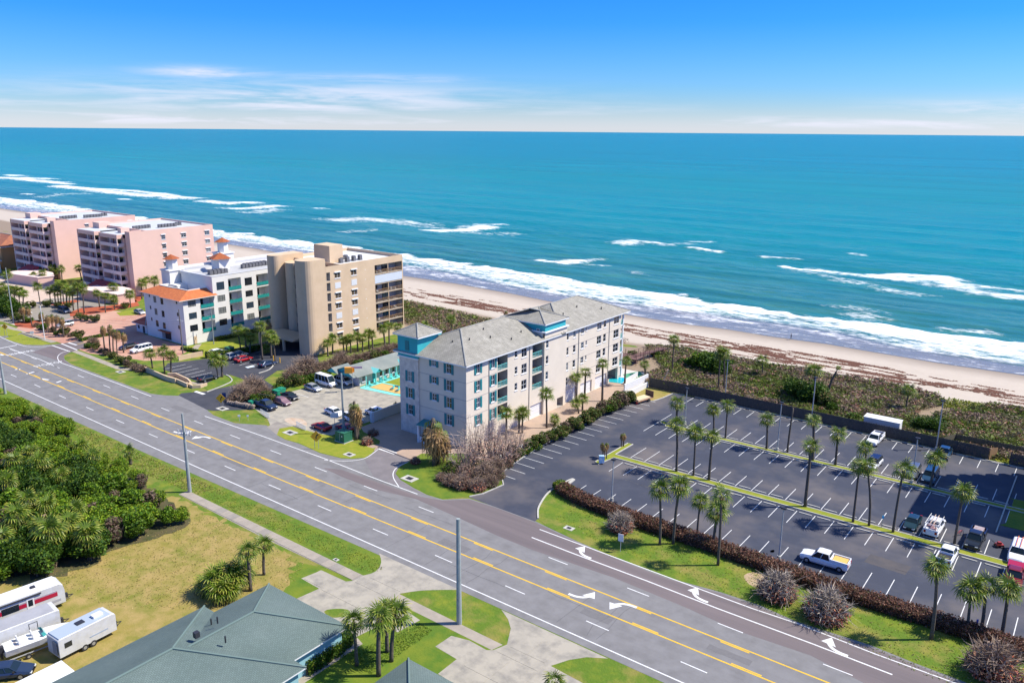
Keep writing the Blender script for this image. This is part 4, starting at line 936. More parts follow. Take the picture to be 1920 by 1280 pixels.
lb = MB(); lb.box(-99.6, 128.7, 16.99, XF+.7, 129.0, 17.25); lb.box(XF+.3, 129.0, 16.99, XF+.7, 137.3, 17.25); lb.box(-99.6, 137.0, 16.99, XF+.3, 137.3, 17.25); lb.obj('ledge', m_frame, condo)
hip_roof(condo, 'tower_roof', -99.9, 128.8, -88.5, 137.5, 18.75, 2.0, m_tile)
window(Face(condo, 'y', 129.39, -1), -90.6, 16.75, .8, .8, 1, 1, d=-.03)
vb = MB()
for x, y, z in ((-94, 112, 18.0), (-93, 117, 17.6), (-91, 121, 16.75), (-95.5, 118, 18.6), (-92, 125.5, 17.2), (-96, 109.5, 17.7), (-93, 142, 17.8), (-94, 149, 18.1), (-91.3, 155, 17.1)): vb.tube([(x, y, z), (x, y, z+.55)], .12, 6)
vb.obj('roof_vent', m_dark, condo)
cn_ = MB(); cn_.prism([(-99.2, YF-.3), (-95.2, YF-.3), (-95.2, YF-3.0), (-98.2, YF-3.4)], 3.4, 3.6); cn_.obj('entrance_canopy', m_shut, condo)
cw = MB(); cw.box(-98.3, YF-2.9, 0, -95.3, YF-2.65, 1.1); cw.box(-98.2, YF-3.2, 0, -97.9, YF-2.9, 3.4); cw.obj('entrance_post', m_frame, condo)

# ---------------- tan tower
m_tan = mat('tan_stucco', (.62, .46, .30), .9, (.56, .41, .26), scale=.3, detail=7, bump=.01, bscale=10)
m_tan2 = mat('tan_balcony', (.44, .31, .19), .9)
m_roofw = mat('white_roof', (.66, .66, .66), .8, (.55, .55, .55), scale=.3)
m_rust = mat('bronze_rail', (.30, .18, .085), .6)
TX = -160.0
tan = thing('apartment_tower', 'tan eight storey apartment tower with rounded corner and bronze balcony rails', 'building', (TX, 130, 0))
FT_ = Face(tan, 'x', TX); mb = MB()
TZ = [20.3-2.655*f for f in range(8)]
hs_ = []
for f in range(7):
    hs_ += [(137.0, 138.9, TZ[f]-1.5, TZ[f], .12), (142.6, 144.5, TZ[f]-1.5, TZ[f], .12), (134.3, 135.5, TZ[f]-1.9, TZ[f]+.3, 1.2)]
FT_.wall(mb, 134.1, 150.6, 0, 22.2, hs_)
hb = [(151.0, 161.4, TZ[f]-2.35, TZ[f]+.15, 2.6) for f in range(7)]
FT_.wall(mb, 150.6, 161.7, 0, 22.2, hb)
# rear part and roof
mb.quad((TX, 161.7, 0), (-182.4, 161.7, 0), (-182.4, 161.7, 22.2), (TX, 161.7, 22.2)); mb.quad((-182.4, 139, 0), (-182.4, 161.7, 0), (-182.4, 161.7, 22.2), (-182.4, 139, 22.2))
parapet(mb, -182.4, 139.0, TX-.02, 161.68, 21.3, .9)
# rounded stair drum at the near corner
def drum(mb, cx, cy, rx, z0, z1, a0=0, a1=360, n=28):
    for k in range(n):
        t0 = R(a0+(a1-a0)*k/n); t1 = R(a0+(a1-a0)*(k+1)/n)
        p = (cx+rx*math.cos(t0), cy+rx*math.sin(t0)); q = (cx+rx*math.cos(t1), cy+rx*math.sin(t1))
        mb.quad((*p, z0), (*q, z0), (*q, z1), (*p, z1))
def pier(x0, x1, y0, y1, z1, r):                       # slab pier with rounded street end
    poly = [(x1, y1), (x0, y1)]+[(x0+r-r*math.cos(R(a)), y0+r-r*math.sin(R(a))) for a in range(0, 91, 15)]+[(x1-r+r*math.sin(R(a)), y0+r-r*math.cos(R(a))) for a in range(0, 91, 15)]
    mb.prism(poly, 0, z1)
pier(-165.4, TX, 127.6, 134.12, 24.2, 2.4)
pier(-178.4, -173.6, 134.6, 142.0, 21.5, 2.2)
pier(-182.4, -178.42, 132.2, 142.0, 23.3, 1.8)
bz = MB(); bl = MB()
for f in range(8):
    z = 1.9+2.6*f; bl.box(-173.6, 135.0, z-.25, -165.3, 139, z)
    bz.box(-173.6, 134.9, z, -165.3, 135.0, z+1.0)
mb.quad((-173.6, 138.0, 0), (-165.3, 138.0, 0), (-165.3, 138.0, 21.2), (-173.6, 138.0, 21.2)); mb.box(-173.6, 135.0, 20.6, -165.4, 139, 21.6)
mb.box(-165.4, 134.12, 0, -165.1, 138.5, 21.2)
mb.box(-173.5, 141.8, 21.2, -167.2, 146.4, 26.0)
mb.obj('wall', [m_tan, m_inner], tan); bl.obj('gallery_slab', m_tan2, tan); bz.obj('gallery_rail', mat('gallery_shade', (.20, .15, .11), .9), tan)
Fg = Face(tan, 'y', 138.0, -1)
for f in range(7):
    for u in (-172.4, -170.2, -167.4): window(Fg, u, 2.2+2.6*f, 1.1, 1.9, 1, 1, m_dframe, m_glass, d=-.03, sill=False)
rp = MB(); rp.box(-182.1, 139.3, 21.2, TX-.35, 161.4, 21.32); rp.obj('roof', m_roofw, tan)
shutd = {(1, 0), (4, 0), (1, 1), (4, 1)}
for f in range(7):
    for c_, u in enumerate((137.95, 143.55)):
        if (f, c_) in shutd:
            k = ('rolled', 0)
            if k not in _wc:
                q = MB()
                for s_ in range(12): q.box(-.95, -.06-.012*(s_ % 2), s_*.13, .95, .0, s_*.13+.12)
                _wc[k] = q.mesh('storm_shutter', m_wh)
            FT_.place('storm_shutter', _wc[k], u, TZ[f]-1.5, .02)
        else: window(FT_, u, TZ[f]-1.5, 1.9, 1.5, 2, 1, m_frame, m_glassg if (f+c_) % 3 == 0 else m_glass, hood=True)
    if f != 1:
        railing(FT_, 151.0, 161.4, TZ[f]-2.3, 1.0, m_=m_rust, glass=False, n=7)
    for u, w in ((153.0, 2.4), (157.3, 2.6)): slider(FT_, u, TZ[f]-2.33, w, 2.2, 2.6, m_glassg if f % 2 else m_glass)
    link_ = MB().box(0, 0, 0, .25, .5, .15)
    FT_.place('wall_light', link_.mesh('wall_light', m_frame) if ('wl',) not in _wc else _wc[('wl',)], 147.5, TZ[f]-.6, -.02)
mbs = MB()
for s_ in range(13): mbs.box(-5.2, -.06-.015*(s_ % 2), s_*.17, 5.2, .0, s_*.17+.15)
FT_.place('storm_shutter', mbs.mesh('storm_shutter', mat('pale_shutter', (.62, .66, .70), .6)), 156.2, TZ[1]-2.2, .06)
col2 = MB(); col2.box(TX-.35, 161.4, 0, TX-.02+.03, 161.75, 22.15); col2.box(TX-.3, 156.0, 0, TX-.08, 156.2, 20.4); col2.obj('corner_post', m_tan, tan)
acs(tan, [(-166+.0*k-1.3*(k % 2), 144.5+1.15*k, 21.3) for k in range(8)]+[(-170, 145+1.2*k, 21.3) for k in range(5)])
pc = MB(); pc.box(-180, 127.0, 3.0, -166, 134.0, 3.4); pc.box(-166.5, 126.2, 3.0, -165.5, 127.6, 4.4) if 0 else None
for x in (-180, -175, -170): pc.box(x, 127.0, 0, x+.6, 127.5, 3.0)
pc.obj('entrance_canopy', m_tan, tan)

# ---------------- white hotel with orange tiled wing
m_hw = mat('white_stucco', (.74, .72, .67), .9, (.68, .66, .615), scale=.3, detail=7, bump=.008, bscale=10)
m_rooft = mat('orange_tile', (.62, .19, .055), .8, (.52, .14, .04), scale=1.2, detail=7, mortar=((.55, .5, .5), .3, .4, 0))
m_groof = mat('grey_flat_roof', (.43, .435, .44), .85, (.38, .385, .39), scale=.2, detail=8)
HX, HY = -193.8, 114.4
hotel = thing('hotel_building', 'white five storey hotel with orange tiled roofs and small domed towers', 'building', (HX, HY, 0))
F1 = Face(hotel, 'x', HX); F2 = Face(hotel, 'y', HY, -1); mb = MB(); wn_ = []; bn_ = []
zr = [11.9, 8.55, 5.25]
for z in zr: wn_.append((116.95, z-1.75, 2.3, 1.75, 3, 2))
for z in zr: bn_.append((119.4, 123.4, z-2.65, z+.35, 2.0))
for k, z in enumerate([15.55]+zr): wn_.append((125.85, z-(2.2 if k == 0 else 1.75), 2.4, 2.2 if k == 0 else 1.75, 3, 2)); wn_.append((134.75, z-(2.2 if k == 0 else 1.75), 2.4, 2.2 if k == 0 else 1.75, 3, 2)); bn_.append((128.3, 132.35, z-2.75, z+.45, 2.0)); bn_.append((137.4, 141.5, z-2.75, z+.45, 2.0)); bn_.append((146.5, 150.6, z-2.75, z+.45, 2.0)); wn_.append((144, z-1.75, 2.4, 1.75, 3, 2))
hh_ = [(u-w/2, u+w/2, z, z+h, .18) for u, z, w, h, *_ in wn_]
F1.wall(mb, HY, 123.4+.02, 0, 12.4, [h for h in hh_ if h[1] < 123.4]+[b for b in bn_ if b[0] < 120])
F1.wall(mb, 123.42, 166, 0, 17.3, [h for h in hh_ if h[0] > 123.4]+[b for b in bn_ if b[0] > 120])
fw = [(-207.5, 11.65-1.75, 1.4, 1.75, 2, 2), (-204.0, 11.6-1.75, 1.4, 1.75, 2, 2), (-207.5, 8.25-1.75, 1.4, 1.75, 2, 2), (-204.0, 8.1-1.75, 1.4, 1.75, 2, 2), (-207.5, 4.95-1.75, 1.4, 1.75, 2, 2), (-204.0, 4.8-1.75, 1.4, 1.75, 2, 2),
      (-196.8, 12-1.1, .8, 1.0, 1, 1), (-196.8, 8.7-1.1, .8, 1.0, 1, 1), (-196.8, 5.2-1.1, .8, 1.0, 1, 1), (-210.1, 12.2-1.1, .7, 1.0, 1, 1), (-210.1, 8.8-1.1, .7, 1.0, 1, 1), (-210.1, 5.5-1.1, .7, 1.0, 1, 1)]
F2.wall(mb, -213.0, HX, 0, 12.4, [(u-w/2, u+w/2, z, z+h, .18) for u, z, w, h, *_ in fw]+[(-205.5, -201.0, .02, 2.3, 1.0)])
F3 = Face(hotel, 'y', 123.41, -1); F3.wall(mb, -208.5, HX, 12.0, 17.3, [])
for (a, b, d) in (((-213, HY), (-213, 128), 12.4), ((-213, 128), (-208.5, 128), 12.4), ((-208.5, 123.41), (-208.5, 166), 17.3), ((-208.5, 166), (HX, 166), 17.3)): mb.quad((*a, 0), (*b, 0), (*b, d), (*a, d))
parapet(mb, -216.5, 123.4, HX-.02, 166, 16.6, .75, .35)
mb.box(-216.3, 127, 0, -208.6, 165.9, 16.55)
# towers: square base, octagonal lantern
def turret(mb, x, y, zb, w, zt):
    mb.box(x-w/2, y-w/2, 0, x+w/2, y+w/2, zb); mb.box(x-w/2-.25, y-w/2-.25, zb, x+w/2+.25, y+w/2+.25, zb+.3)
    r = w*.36; poly = [(x+r*math.cos(R(a)), y+r*math.sin(R(a))) for a in range(22, 382, 45)]; mb.prism(poly, zb+.3, zt)
for x, y, zb, w, zt in ((-211.5, 122.6, 17.4, 4.2, 20.6), (-213.5, 140.5, 20.0, 4.2, 23.4)): turret(mb, x, y, zb, w, zt)
mb.box(-205.5, 131.2, 17.2, -201.8, 134.6, 20.3); mb.box(-210.5, 120.2, 12.4, -205.9, 124.6, 14.0)
mb.obj('wall', [m_hw, m_hw], hotel)
def cone_roof(root, x, y, z, r, h, n=8, name='turret_roof'):
    q = MB(); P = [(x+r*math.cos(R(22.5+360*k/n)), y+r*math.sin(R(22.5+360*k/n)), z) for k in range(n)]
    for k in range(n): q.face([P[k], P[(k+1) % n], (x, y, z+h)])
    q.face(P[::-1]); return q.obj(name, m_rooft, root)
cone_roof(hotel, -211.5, 122.6, 20.6, 2.3, 1.2); cone_roof(hotel, -213.5, 140.5, 23.4, 2.3, 1.2); cone_roof(hotel, -203.6, 132.9, 20.3, 3.7, 1.6, 4)
rf = MB(); rf.box(-216.2, 123.8, 16.6, HX-.4, 165.6, 16.72); rf.box(-212.5, 118.0, 12.35, HX-3.2, 123.4, 12.45); rf.obj('flat_roof', m_groof, hotel)
# orange skirt roof round the low wing
sk = MB(); zE, zI, o_ = 12.35, 14.0, .9
outer = [(-213.0-o_, 124), (-213.0-o_, HY-o_), (-201.0, HY-o_), (HX+o_, HY-o_), (HX+o_, 124.3)]
inner = [(-209.5, 124), (-209.5, 118.2), (-200.2, 118.2), (HX-3.0, 118.2), (HX-3.0, 123.4)]
outer[3] = (HX+o_, HY-o_); outer = [(-213.9, 124), (-213.9, 113.5), (-203.2, 113.5), (-202.6, 112.9), (-192.9, 112.9), (-192.9, 124.3)]; inner = [(-209.9, 124), (-209.9, 117.6), (-203.2, 117.6), (-201.5, 117.9), (-196.9, 117.9), (-196.9, 123.6)]
for k in range(5):
    a, b, c, d = outer[k], outer[k+1], inner[k+1], inner[k]; L = math.hypot(b[0]-a[0], b[1]-a[1])
    sk.quad((*a, zE), (*b, zE), (*c, zI), (*d, zI), uv=[(0, 0), (L, 0), (L, 4.3), (0, 4.3)])
sk.obj('skirt_roof', m_rooft, hotel)
eb = MB()
for k in range(5):
    strip_mb([inner[k], inner[k+1]], .3, 12.4, eb, 14.12)
    eb.quad((*outer[k], zE-.15), (*outer[k+1], zE-.15), (*outer[k+1], zE), (*outer[k], zE))
eb.obj('parapet_cap', m_hw, hotel)
for u, z, w, h, nx, nz in wn_: window(F1, u, z, w, h, nx, nz, m_dframe, sill=False)
for u, z, w, h, nx, nz in fw: window(F2, u, z, w, h, nx, nz, m_dframe, sill=False)
for a, b, c, d, _ in bn_:
    if a < 143: railing(F1, a, b, c, 1.05, -.12, m_=m_railg, glass=True); slider(F1, a+1.1, c+.03, 1.8, 2.3, 2.0)
F1.place('door', MB().box(-.5, -.05, 0, .5, 0, 2.1).mesh('door', m_tan), 117.0, .02, -.0)
F2.place('entrance_door', MB().box(-2.1, -.05, 0, 2.1, 0, 2.2).mesh('entrance_door', mat('brown_shade', (.07, .035, .03), .7)), -203.3, .02, .9)
F2.place('awning', MB().box(-2.6, -1.0, 0, 2.6, -.02, .18).mesh('awning', m_rooft), -203.3, 2.5, 0)
cp_ = MB(); cp_.box(HX-.1, 123.35, 17.28, HX+.08, 166.1, 17.42); cp_.box(-208.6, 123.25, 17.28, HX-.1, 123.5, 17.42); cp_.obj('coping', m_frame, hotel)
acs(hotel, [(-199.5, 127+1.15*k, 16.72) for k in range(5)]+[(-200.7, 127.4+1.15*k, 16.72) for k in range(4)]+[(-202, 139+1.15*k, 16.72) for k in range(8)]+[(-203.4, 140.5+1.15*k, 16.72) for k in range(7)]+[(-199, 151+1.15*k, 16.72) for k in range(4)]+[(-206, 119.2+1.1*k*.6, 12.45) for k in range(2)])
# small gatehouse with red roof
gh = thing('gatehouse', 'small white lodge with red tiled roof at the foot of the hotel', 'building', (-217, 116.5, 0))
FG = Face(gh, 'x', -214.0); FG2 = Face(gh, 'y', 114.8, -1)
gm = MB().box(-219.5, 114.8, 0, -214.0, 119, 2.6); gm.obj('wall', m_hw, gh)
hip_roof(gh, 'roof', -220.4, 114.0, -213.2, 119.8, 2.65, 1.5, mat('red_tile', (.50, .10, .05), .8, (.40, .08, .04), scale=1), axis='x')
window(FG2, -218.2, .9, 1.2, 1.2, 1, 1, d=-.02); window(FG2, -215.6, .1, 1.0, 2.1, 1, 1, m_dframe, d=-.02, sill=False)

# ---------------- two pink towers
m_pink = mat('pink_stucco', (.74, .49, .40), .9, (.68, .45, .365), scale=.15, detail=7, bump=.01, bscale=6)
m_pinkw = mat('pale_pink_trim', (.70, .55, .50), .9)
m_wroof = mat('pale_membrane_roof', (.52, .54, .56), .8, (.46, .48, .50), scale=.2)
m_award = mat('red_awning', (.34, .035, .04), .8)
def pink(X, Y, label, depth):
    """X: sunny side wall, Y: near corner"""
    t = thing('pink_tower', label, 'building', (X, Y, 0), group='pink balcony towers by the beach')
    fx = Face(t, 'x', X); mb = MB(); ws_ = []
    for f in range(5):
        for u, w, nx in ((Y+12, 1.5, 1), (Y+19.7, 1.9, 2), (Y+29, 1.9, 2)): ws_.append((u, 18.4-3.15*f, w, 1.6, nx, 2))
    fx.wall(mb, Y, Y+depth, 0, 22.0, [(u-w/2, u+w/2, z, z+h, .15) for u, z, w, h, *_ in ws_])
    mb.quad((X, Y, 0), (X-3.0, Y, 0), (X-3.0, Y, 22.0), (X, Y, 22.0)) 
    mb.quad((X, Y+depth, 0), (X-34, Y+depth, 0), (X-34, Y+depth, 20.9), (X, Y+depth, 22.0)); mb.quad((X-34, Y+1, 0), (X-34, Y+depth, 0), (X-34, Y+depth, 20.9), (X-34, Y+1, 20.9))
    # recessed slot, then two balcony bays
    mb.box(X-30, Y-.5+.0, 0, X-12.5-.0, Y+8, 20.5) if 0 else None
    y1 = Y-2.6
    fr = Face(t, 'y', Y-1.0, -1)
    mb.quad((X-3.0, Y, 0), (X-3.0, Y+2.2, 0), (X-3.0, Y+2.2, 22.0), (X-3.0, Y, 22.0))
    FB = Face(t, 'y', y1, -1); rail = MB(); slab = MB(); 
    for (a, b) in ((X-15.5, X-3.6), (X-31, X-18.8)):
        mb.quad((a, Y, 0), (b, Y, 0), (b, Y, 20.9), (a, Y, 20.9)); mb.box(a, y1, 19.6, b, Y+6, 20.9)
        mb.box(a, y1, 0, a+.35, Y+6, 20.9); mb.box(b-.35, y1+2.2, 0, b, Y+6, 20.9)
        for f in range(6):
            z = 1.2+3.15*f; slab.box(a+.3, y1+.02, z-.2, b, Y, z); rail.box(a+.3, y1, z, b, y1+.14, z+1.0); rail.box(b-.14, y1+.14, z, b, y1+2.2, z+1.0)
        for x in (a+.05, (a+b)/2+1.2, b-.15): rail.box(x-.12, y1-.03, 0, x+.12, y1+.16, 19.6)
    mb.box(X-18.8, Y-.6, 0, X-15.5, Y+6, 20.2); mb.box(X-3.6, Y+2.2, 0, X-3.0, Y+6, 21.9)
    mb.box(X-33.9, Y+6, 0, X-3.0, Y+depth-.05, 20.6)
    mb.box(X-9.5, Y+1, 20.9, X-7.2, Y+4, 22.6); mb.box(X-30.5, Y+3, 20.9, X-26, Y+7, 23.0)
    parapet(mb, X-33.9, Y+6, X-.02, Y+depth-.05, 21.2, .75, .35)
    mb.obj('wall', [m_pink, m_pink], t); slab.obj('balcony_slab', m_pinkw, t); rail.obj('balcony_parapet', m_pinkw, t)
    q = MB(); q.box(X-33.5, Y+6.4, 21.25, X-.4, Y+depth-.4, 21.4); q.box(X-15.2, Y-2.4, 20.9, X-3.8, Y+6.2, 21.0); q.box(X-30.8, Y-2.4, 20.9, X-19, Y+6.2, 21.0); q.obj('roof', m_wroof, t)
    for u, z, w, h, nx, nz in ws_: window(fx, u, z, w, h, nx, nz, hood=True)
    Fq = Face(t, 'y', Y, -1)
    for f in range(6):
        z = 1.25+3.15*f
        for (a, b) in ((X-15.5, X-3.6), (X-31, X-18.8)):
            window(Fq, a+2.0, z+.6, 1.3, 1.6, 1, 1, m_frame, m_glassg, d=-.03, sill=False)
            Fq.place('door', _wc.setdefault('pdoor', MB().box(-.5, -.05, 0, .5, 0, 2.2).mesh('door', mat('terracotta_door', (.33, .10, .07), .7))), a+4.6, z, 0)
            slider(Fq, a+8.3, z, 2.6, 2.2, .0)
    aw = MB(); a, b = X-17.5, X-9; aw.quad((a, y1-5, 3.2), (b, y1-5, 3.2), (b, y1-1, 4.6), (a, y1-1, 4.6)); aw.quad((a, y1-5, 2.6), (b, y1-5, 2.6), (b, y1-5, 3.2), (a, y1-5, 3.2)); aw.quad((b, y1-5, 2.6), (b, y1-1, 3.0), (b, y1-1, 4.6), (b, y1-5, 3.2)); aw.obj('entrance_awning', m_award, t)
    acs(t, [(X-10.5-.2*k, Y+7.5+1.2*k, 21.4) for k in range(6)]+[(X-9, Y+16+1.2*k, 21.4) for k in range(6)]+[(X-11, Y+24+1.2*k, 21.4) for k in range(2)])
    g = thing('garage_block', 'low pink garage block '+('at the foot of the right hand pink tower' if X > -300 else 'at the foot of the left hand pink tower'), 'building', (X-8, Y-12, 0))
    gm = MB(); y0 = Y-14 if X > -300 else Y-15
    gm.prism([(X-12, y0+3.5), (X-9.5, y0+.2), (X+8.5, y0+3.3), (X+9.3, y0+8.5), (X+2, y0+11.3), (X-12, y0+11)], 0, 3.2); gm.obj('wall', m_pink, g)
    q = MB(); q.prism([(X-12.2, y0+3.4), (X-9.6, y0), (X+8.7, y0+3.1), (X+9.5, y0+8.6), (X+2, y0+11.5), (X-12.2, y0+11.2)], 3.2, 3.5); q.obj('roof', m_pinkw, g)
    dd = MB().box(-1.6, -.06, 0, 1.6, 0, 2.3).mesh('garage_door', m_wh); o = link('garage_door', dd, g, Vector((X-10.9, y0+1.75, .02))-wpos(g), R(-52))
    return t
pink(-266.5, 140.4, 'pink balcony tower nearer the white hotel, six storeys with pale flat roof', 31.5)
pink(-318.5, 139.5, 'pink balcony tower farther left at the edge of the photo', 31.5)
# house with orange walls beyond the pink towers
oh = thing('beach_house', 'orange walled house with brown tiled roof at the far left edge', 'building', (-372, 141, 0))
MB().box(-384, 136, 0, -360, 150, 9.0).obj('wall', mat('orange_stucco', (.60, .30, .11), .9), oh)
hip_roof(oh, 'roof', -385.5, 134.8, -358.5, 151.4, 9.1, 3.6, mat('brown_tile', (.36, .13, .06), .8, (.26, .09, .05), scale=.7), axis='x')
fo_ = Face(oh, 'y', 136, -1)
for u in (-380, -375, -370, -365): window(fo_, u, 5.6, 1.8, 1.8, 2, 1, d=-.03); window(fo_, u, 1.6, 1.8, 1.8, 2, 1, d=-.03)
oh2 = thing('low_building', 'low white flat roofed building at the far left behind the trees', 'building', (-370, 118, 0))
MB().box(-392, 116, 0, -352, 132, 4.5).obj('wall', m_hw, oh2); MB().box(-392.5, 115.5, 4.5, -351.5, 132.5, 4.9).obj('roof', m_wroof, oh2)
fo_ = Face(oh2, 'x', -352)
for u in (119, 123, 127): fo_.place('garage_door', MB().box(-1.4, -.05, 0, 1.4, 0, 2.6).mesh('garage_door', mat('grey_door', (.3, .3, .32), .6)), u, .02, 0)

# ---------------- tall block beyond the right edge whose shadow falls over the bays
rb = thing('residential_block', 'tall pale residential block with stepped balconies just outside the right edge', 'building', (-3, 141, 0))
q = MB().box(-3, 141, 0, 22, 157.2, 26.8); q.obj('wall', m_stucco, rb)
q = MB()
for f in range(9): z = 2.6+2.85*f; q.box(-2.9, 157.2, z, 14, 159.0, z+1.2)
q.obj('balcony', m_frame, rb)
q = MB().box(-3, 139.2, 0, 3, 141, 22.5); q.obj('stair_tower_wall', m_stucco, rb)
frb = Face(rb, 'x', -3, -1)
for f in range(8):
    for u in (144, 148, 152, 155.5): window(frb, u, 3.4+2.85*f, 1.6, 1.5, 2, 1, d=-.03)
sheet('lawn', [(-7.9, 131), (-7.2, 132), (-7.2, 142), (-7.9, 142.5), (-3.4, 143), (-3.4, 131)], .05, m_lawn, kind='structure')
strip_mb([(-7.95, 128), (-7.95, 153)], .18, .012, z2=.15).obj('kerb', m_kerb, lot)

# ---------------- motel with teal gables
m_mroof = mat('weathered_green_shingle', (.17, .20, .19), .9, (.12, .145, .14), scale=.5, detail=8, c3=(.24, .26, .24), scale3=.25)
m_mwall = mat('motel_wall', (.55, .53, .49), .9)
m_aqua = mat('aqua_paint', (.20, .66, .60), .6); m_tealp = mat('teal_paint', (.02, .33, .34), .6)
mot = thing('motel_building', 'long low motel with weathered green roof and teal gables beside the grey condominium', 'building', (-134.5, 117.5, 0))
MB().box(-138.5, 118.6, 0, -131.8, 150, 2.6).obj('wall', m_mwall, mot)
def gable(root, x0, x1, y0, y1, z, h, m_, ax, gm_):
    q = MB()
    if ax == 'y':
        xm = (x0+x1)/2; q.quad((x1, y0, z), (x1, y1, z), (xm, y1, z+h), (xm, y0, z+h)); q.quad((x0, y1, z), (x0, y0, z), (xm, y0, z+h), (xm, y1, z+h)); g = [[(x0+.25, y0+.2, z), (x1-.25, y0+.2, z), (xm, y0+.2, z+h-.1)]]
    else:
        ym = (y0+y1)/2; q.quad((x0, y0, z), (x1, y0, z), (x1, ym, z+h), (x0, ym, z+h)); q.quad((x1, y1, z), (x0, y1, z), (x0, ym, z+h), (x1, ym, z+h)); g = [[(x1-.2, y0+.25, z), (x1-.2, y1-.25, z), (x1-.2, ym, z+h-.1)]]
    q.obj('roof', m_, root); e = MB()
    for p in g: e.face(p)
    e.obj('gable', gm_, root)
gable(mot, -139.3, -130.6, 117.0, 151, 2.6, 1.7, m_mroof, 'y', m_tealp)
gable(mot, -140.2, -136.0, 116.0, 121, 2.62, 1.2, m_mroof, 'y', m_tealp); gable(mot, -136, -131, 116.2, 121, 2.65, 1.25, m_mroof, 'y', m_tealp)
gable(mot, -133, -129.9, 121.8, 124.2, 2.62, .8, m_aqua, 'x', m_tealp); gable(mot, -133, -129.9, 130.3, 132.6, 2.62, .8, m_aqua, 'x', m_tealp)
fm_ = Face(mot, 'x', -131.8)
for u in (119.8, 125.2, 127.0, 129.2, 133.6, 136): window(fm_, u, .9, 1.0, 1.3, 1, 1, d=-.03)
for u in (123.0, 131.4): fm_.place('door', MB().box(-.45, -.06, 0, .45, 0, 2.1).mesh('door', m_tealp), u, .02, 0)
q = MB()
for u in (118.9, 121.9, 124.1, 126.2, 128.4, 130.4, 132.6): q.box(-130.1, u, 0, -129.95, u+.15, 2.6)
q.obj('porch_post', m_aqua, mot)
# patio, sand court and pool in front of the motel
sheet('aqua_patio', [(-131.2, 118.2), (-130.6, 117.6), (-122, 118.6), (-113.4, 120.6), (-113.4, 121.5), (-122, 119.8), (-129.6, 119.2), (-129.4, 131), (-129, 148), (-131.7, 148)], .05, m_aqua, kind='structure')
sheet('sand_court', [(-129.4, 119.4), (-122, 120), (-113.4, 121.7), (-113.4, 125), (-122, 124), (-129.4, 123.5)], .045, mat('gold_sand', (.58, .36, .12), .95), kind='structure')
sheet('pool_lawn', [(-129.3, 123.6), (-122, 124.1), (-113.4, 125.1), (-113.4, 140), (-129.3, 140)], .04, m_lawn2, kind='structure')
sheet('pool_water', [(-125.2, 125.5), (-113.4, 126), (-113.4, 133), (-125.2, 131)], .055, mat('pool_water', (.02, .42, .48), .1), kind='structure')
strip_mb([(-129.4, 123.5), (-122, 124.0), (-113.4, 125.0)], .5, .012, z2=.12).obj('kerb', m_aqua, mot)

# balcony furniture, small vents and stains of use
m_chairs = mat('patio_plastic', (.45, .47, .46), .6); m_furn = mat('patio_brown', (.16, .10, .07), .7)
bch = MB().box(-.28, -.28, .3, .28, .28, .38).box(-.28, .2, .38, .28, .28, .9).box(-.26, -.26, 0, -.2, -.2, .3).box(.2, -.26, 0, .26, -.2, .3).box(-.26, .2, 0, -.2, .26, .3).box(.2, .2, 0, .26, .26, .3); bch1 = bch.mesh('balcony_chair', m_chairs); bch2 = bch.mesh('balcony_chair', m_furn)
btb = MB().box(-.35, -.35, .62, .35, .35, .68).box(-.05, -.05, 0, .05, .05, .62).mesh('balcony_table', m_furn)
def furnish(x, y, z, where):
    for dx, dy, me, nm in ((0, -.7, random.choice([bch1, bch2]), 'balcony_chair'), (-.1, .0, btb, 'balcony_table'), (0, .75, random.choice([bch1, bch2]), 'balcony_chair')):
        if random.random() < .75: o = link(nm, me, None, (x+dx, y+dy, z), random.uniform(0, 6)); tag(o, ('small chair' if 'chair' in nm else 'small table')+' on a balcony of the '+where, 'chair' if 'chair' in nm else 'table', 'balcony furniture of the '+where)
for f in range(4): furnish(XF-1.1, kY(112.2), ZT[f]-2.88, 'grey condominium')
for f in range(3): furnish(XF-1.1, kY(123.3), ZT[f]-2.88, 'grey condominium')
for f in range(7):
    if f != 1: furnish(TX-1.0, 153.5, TZ[f]-2.33, 'tan tower'); furnish(TX-1.0, 158.6, TZ[f]-2.33, 'tan tower')
for a, b, c, d, _ in bn_:
    if a < 143: furnish(HX-.9, (a+b)/2, c+.02, 'white hotel')
# ================================================================= FOREGROUND HOUSES
m_shing = mat('green_shingle', (.115, .165, .152), .9, (.088, .13, .12), scale=.6, detail=8, c3=(.14, .19, .175), scale3=.15, mortar=((.55, .55, .55), .32, .17, .5))
m_hwall = mat('house_stucco', (.25, .45, .50), .9)
house = thing('house', 'house with broad green shingled hip roof at the bottom of the photo', 'house', (-68, 40, 0))
MB().box(-74.7, 20, 0, -61.8, 51.5, 2.85).box(-76.6, 20, 0, -59.9, 44.05, 2.85).obj('wall', m_hwall, house)
hip_roof(house, 'shingle_roof', -75.3, 18, -61.2, 52.1, 3.0, 2.6, m_shing, th=.16, ridge_m=mat('ridge_shingle', (.12, .175, .16), .9))
hip_roof(house, 'shingle_roof', -77.2, 18, -59.3, 44.65, 3.01, 3.3, m_shing, th=.16, ridge_m=mat('ridge_shingle', (.12, .175, .16), .9))
q = MB()
for x, y, z in ((-69.5, 41.5, 6.1), (-66.6, 43, 4.7), (-66.2, 40.2, 5.9), (-72, 43, 4.2), (-71.4, 41.9, 4.9)): q.tube([(x, y, z-.5), (x, y, z+.25)], .09, 6)
q.box(-68.9, 38.3, 5.9, -68.4, 38.8, 6.5); q.obj('roof_vent', m_dark, house)
sh_ = MB(); sh_.box(-77.2+.1, 28, 2.9, -76.9, 44.5, 3.0); 
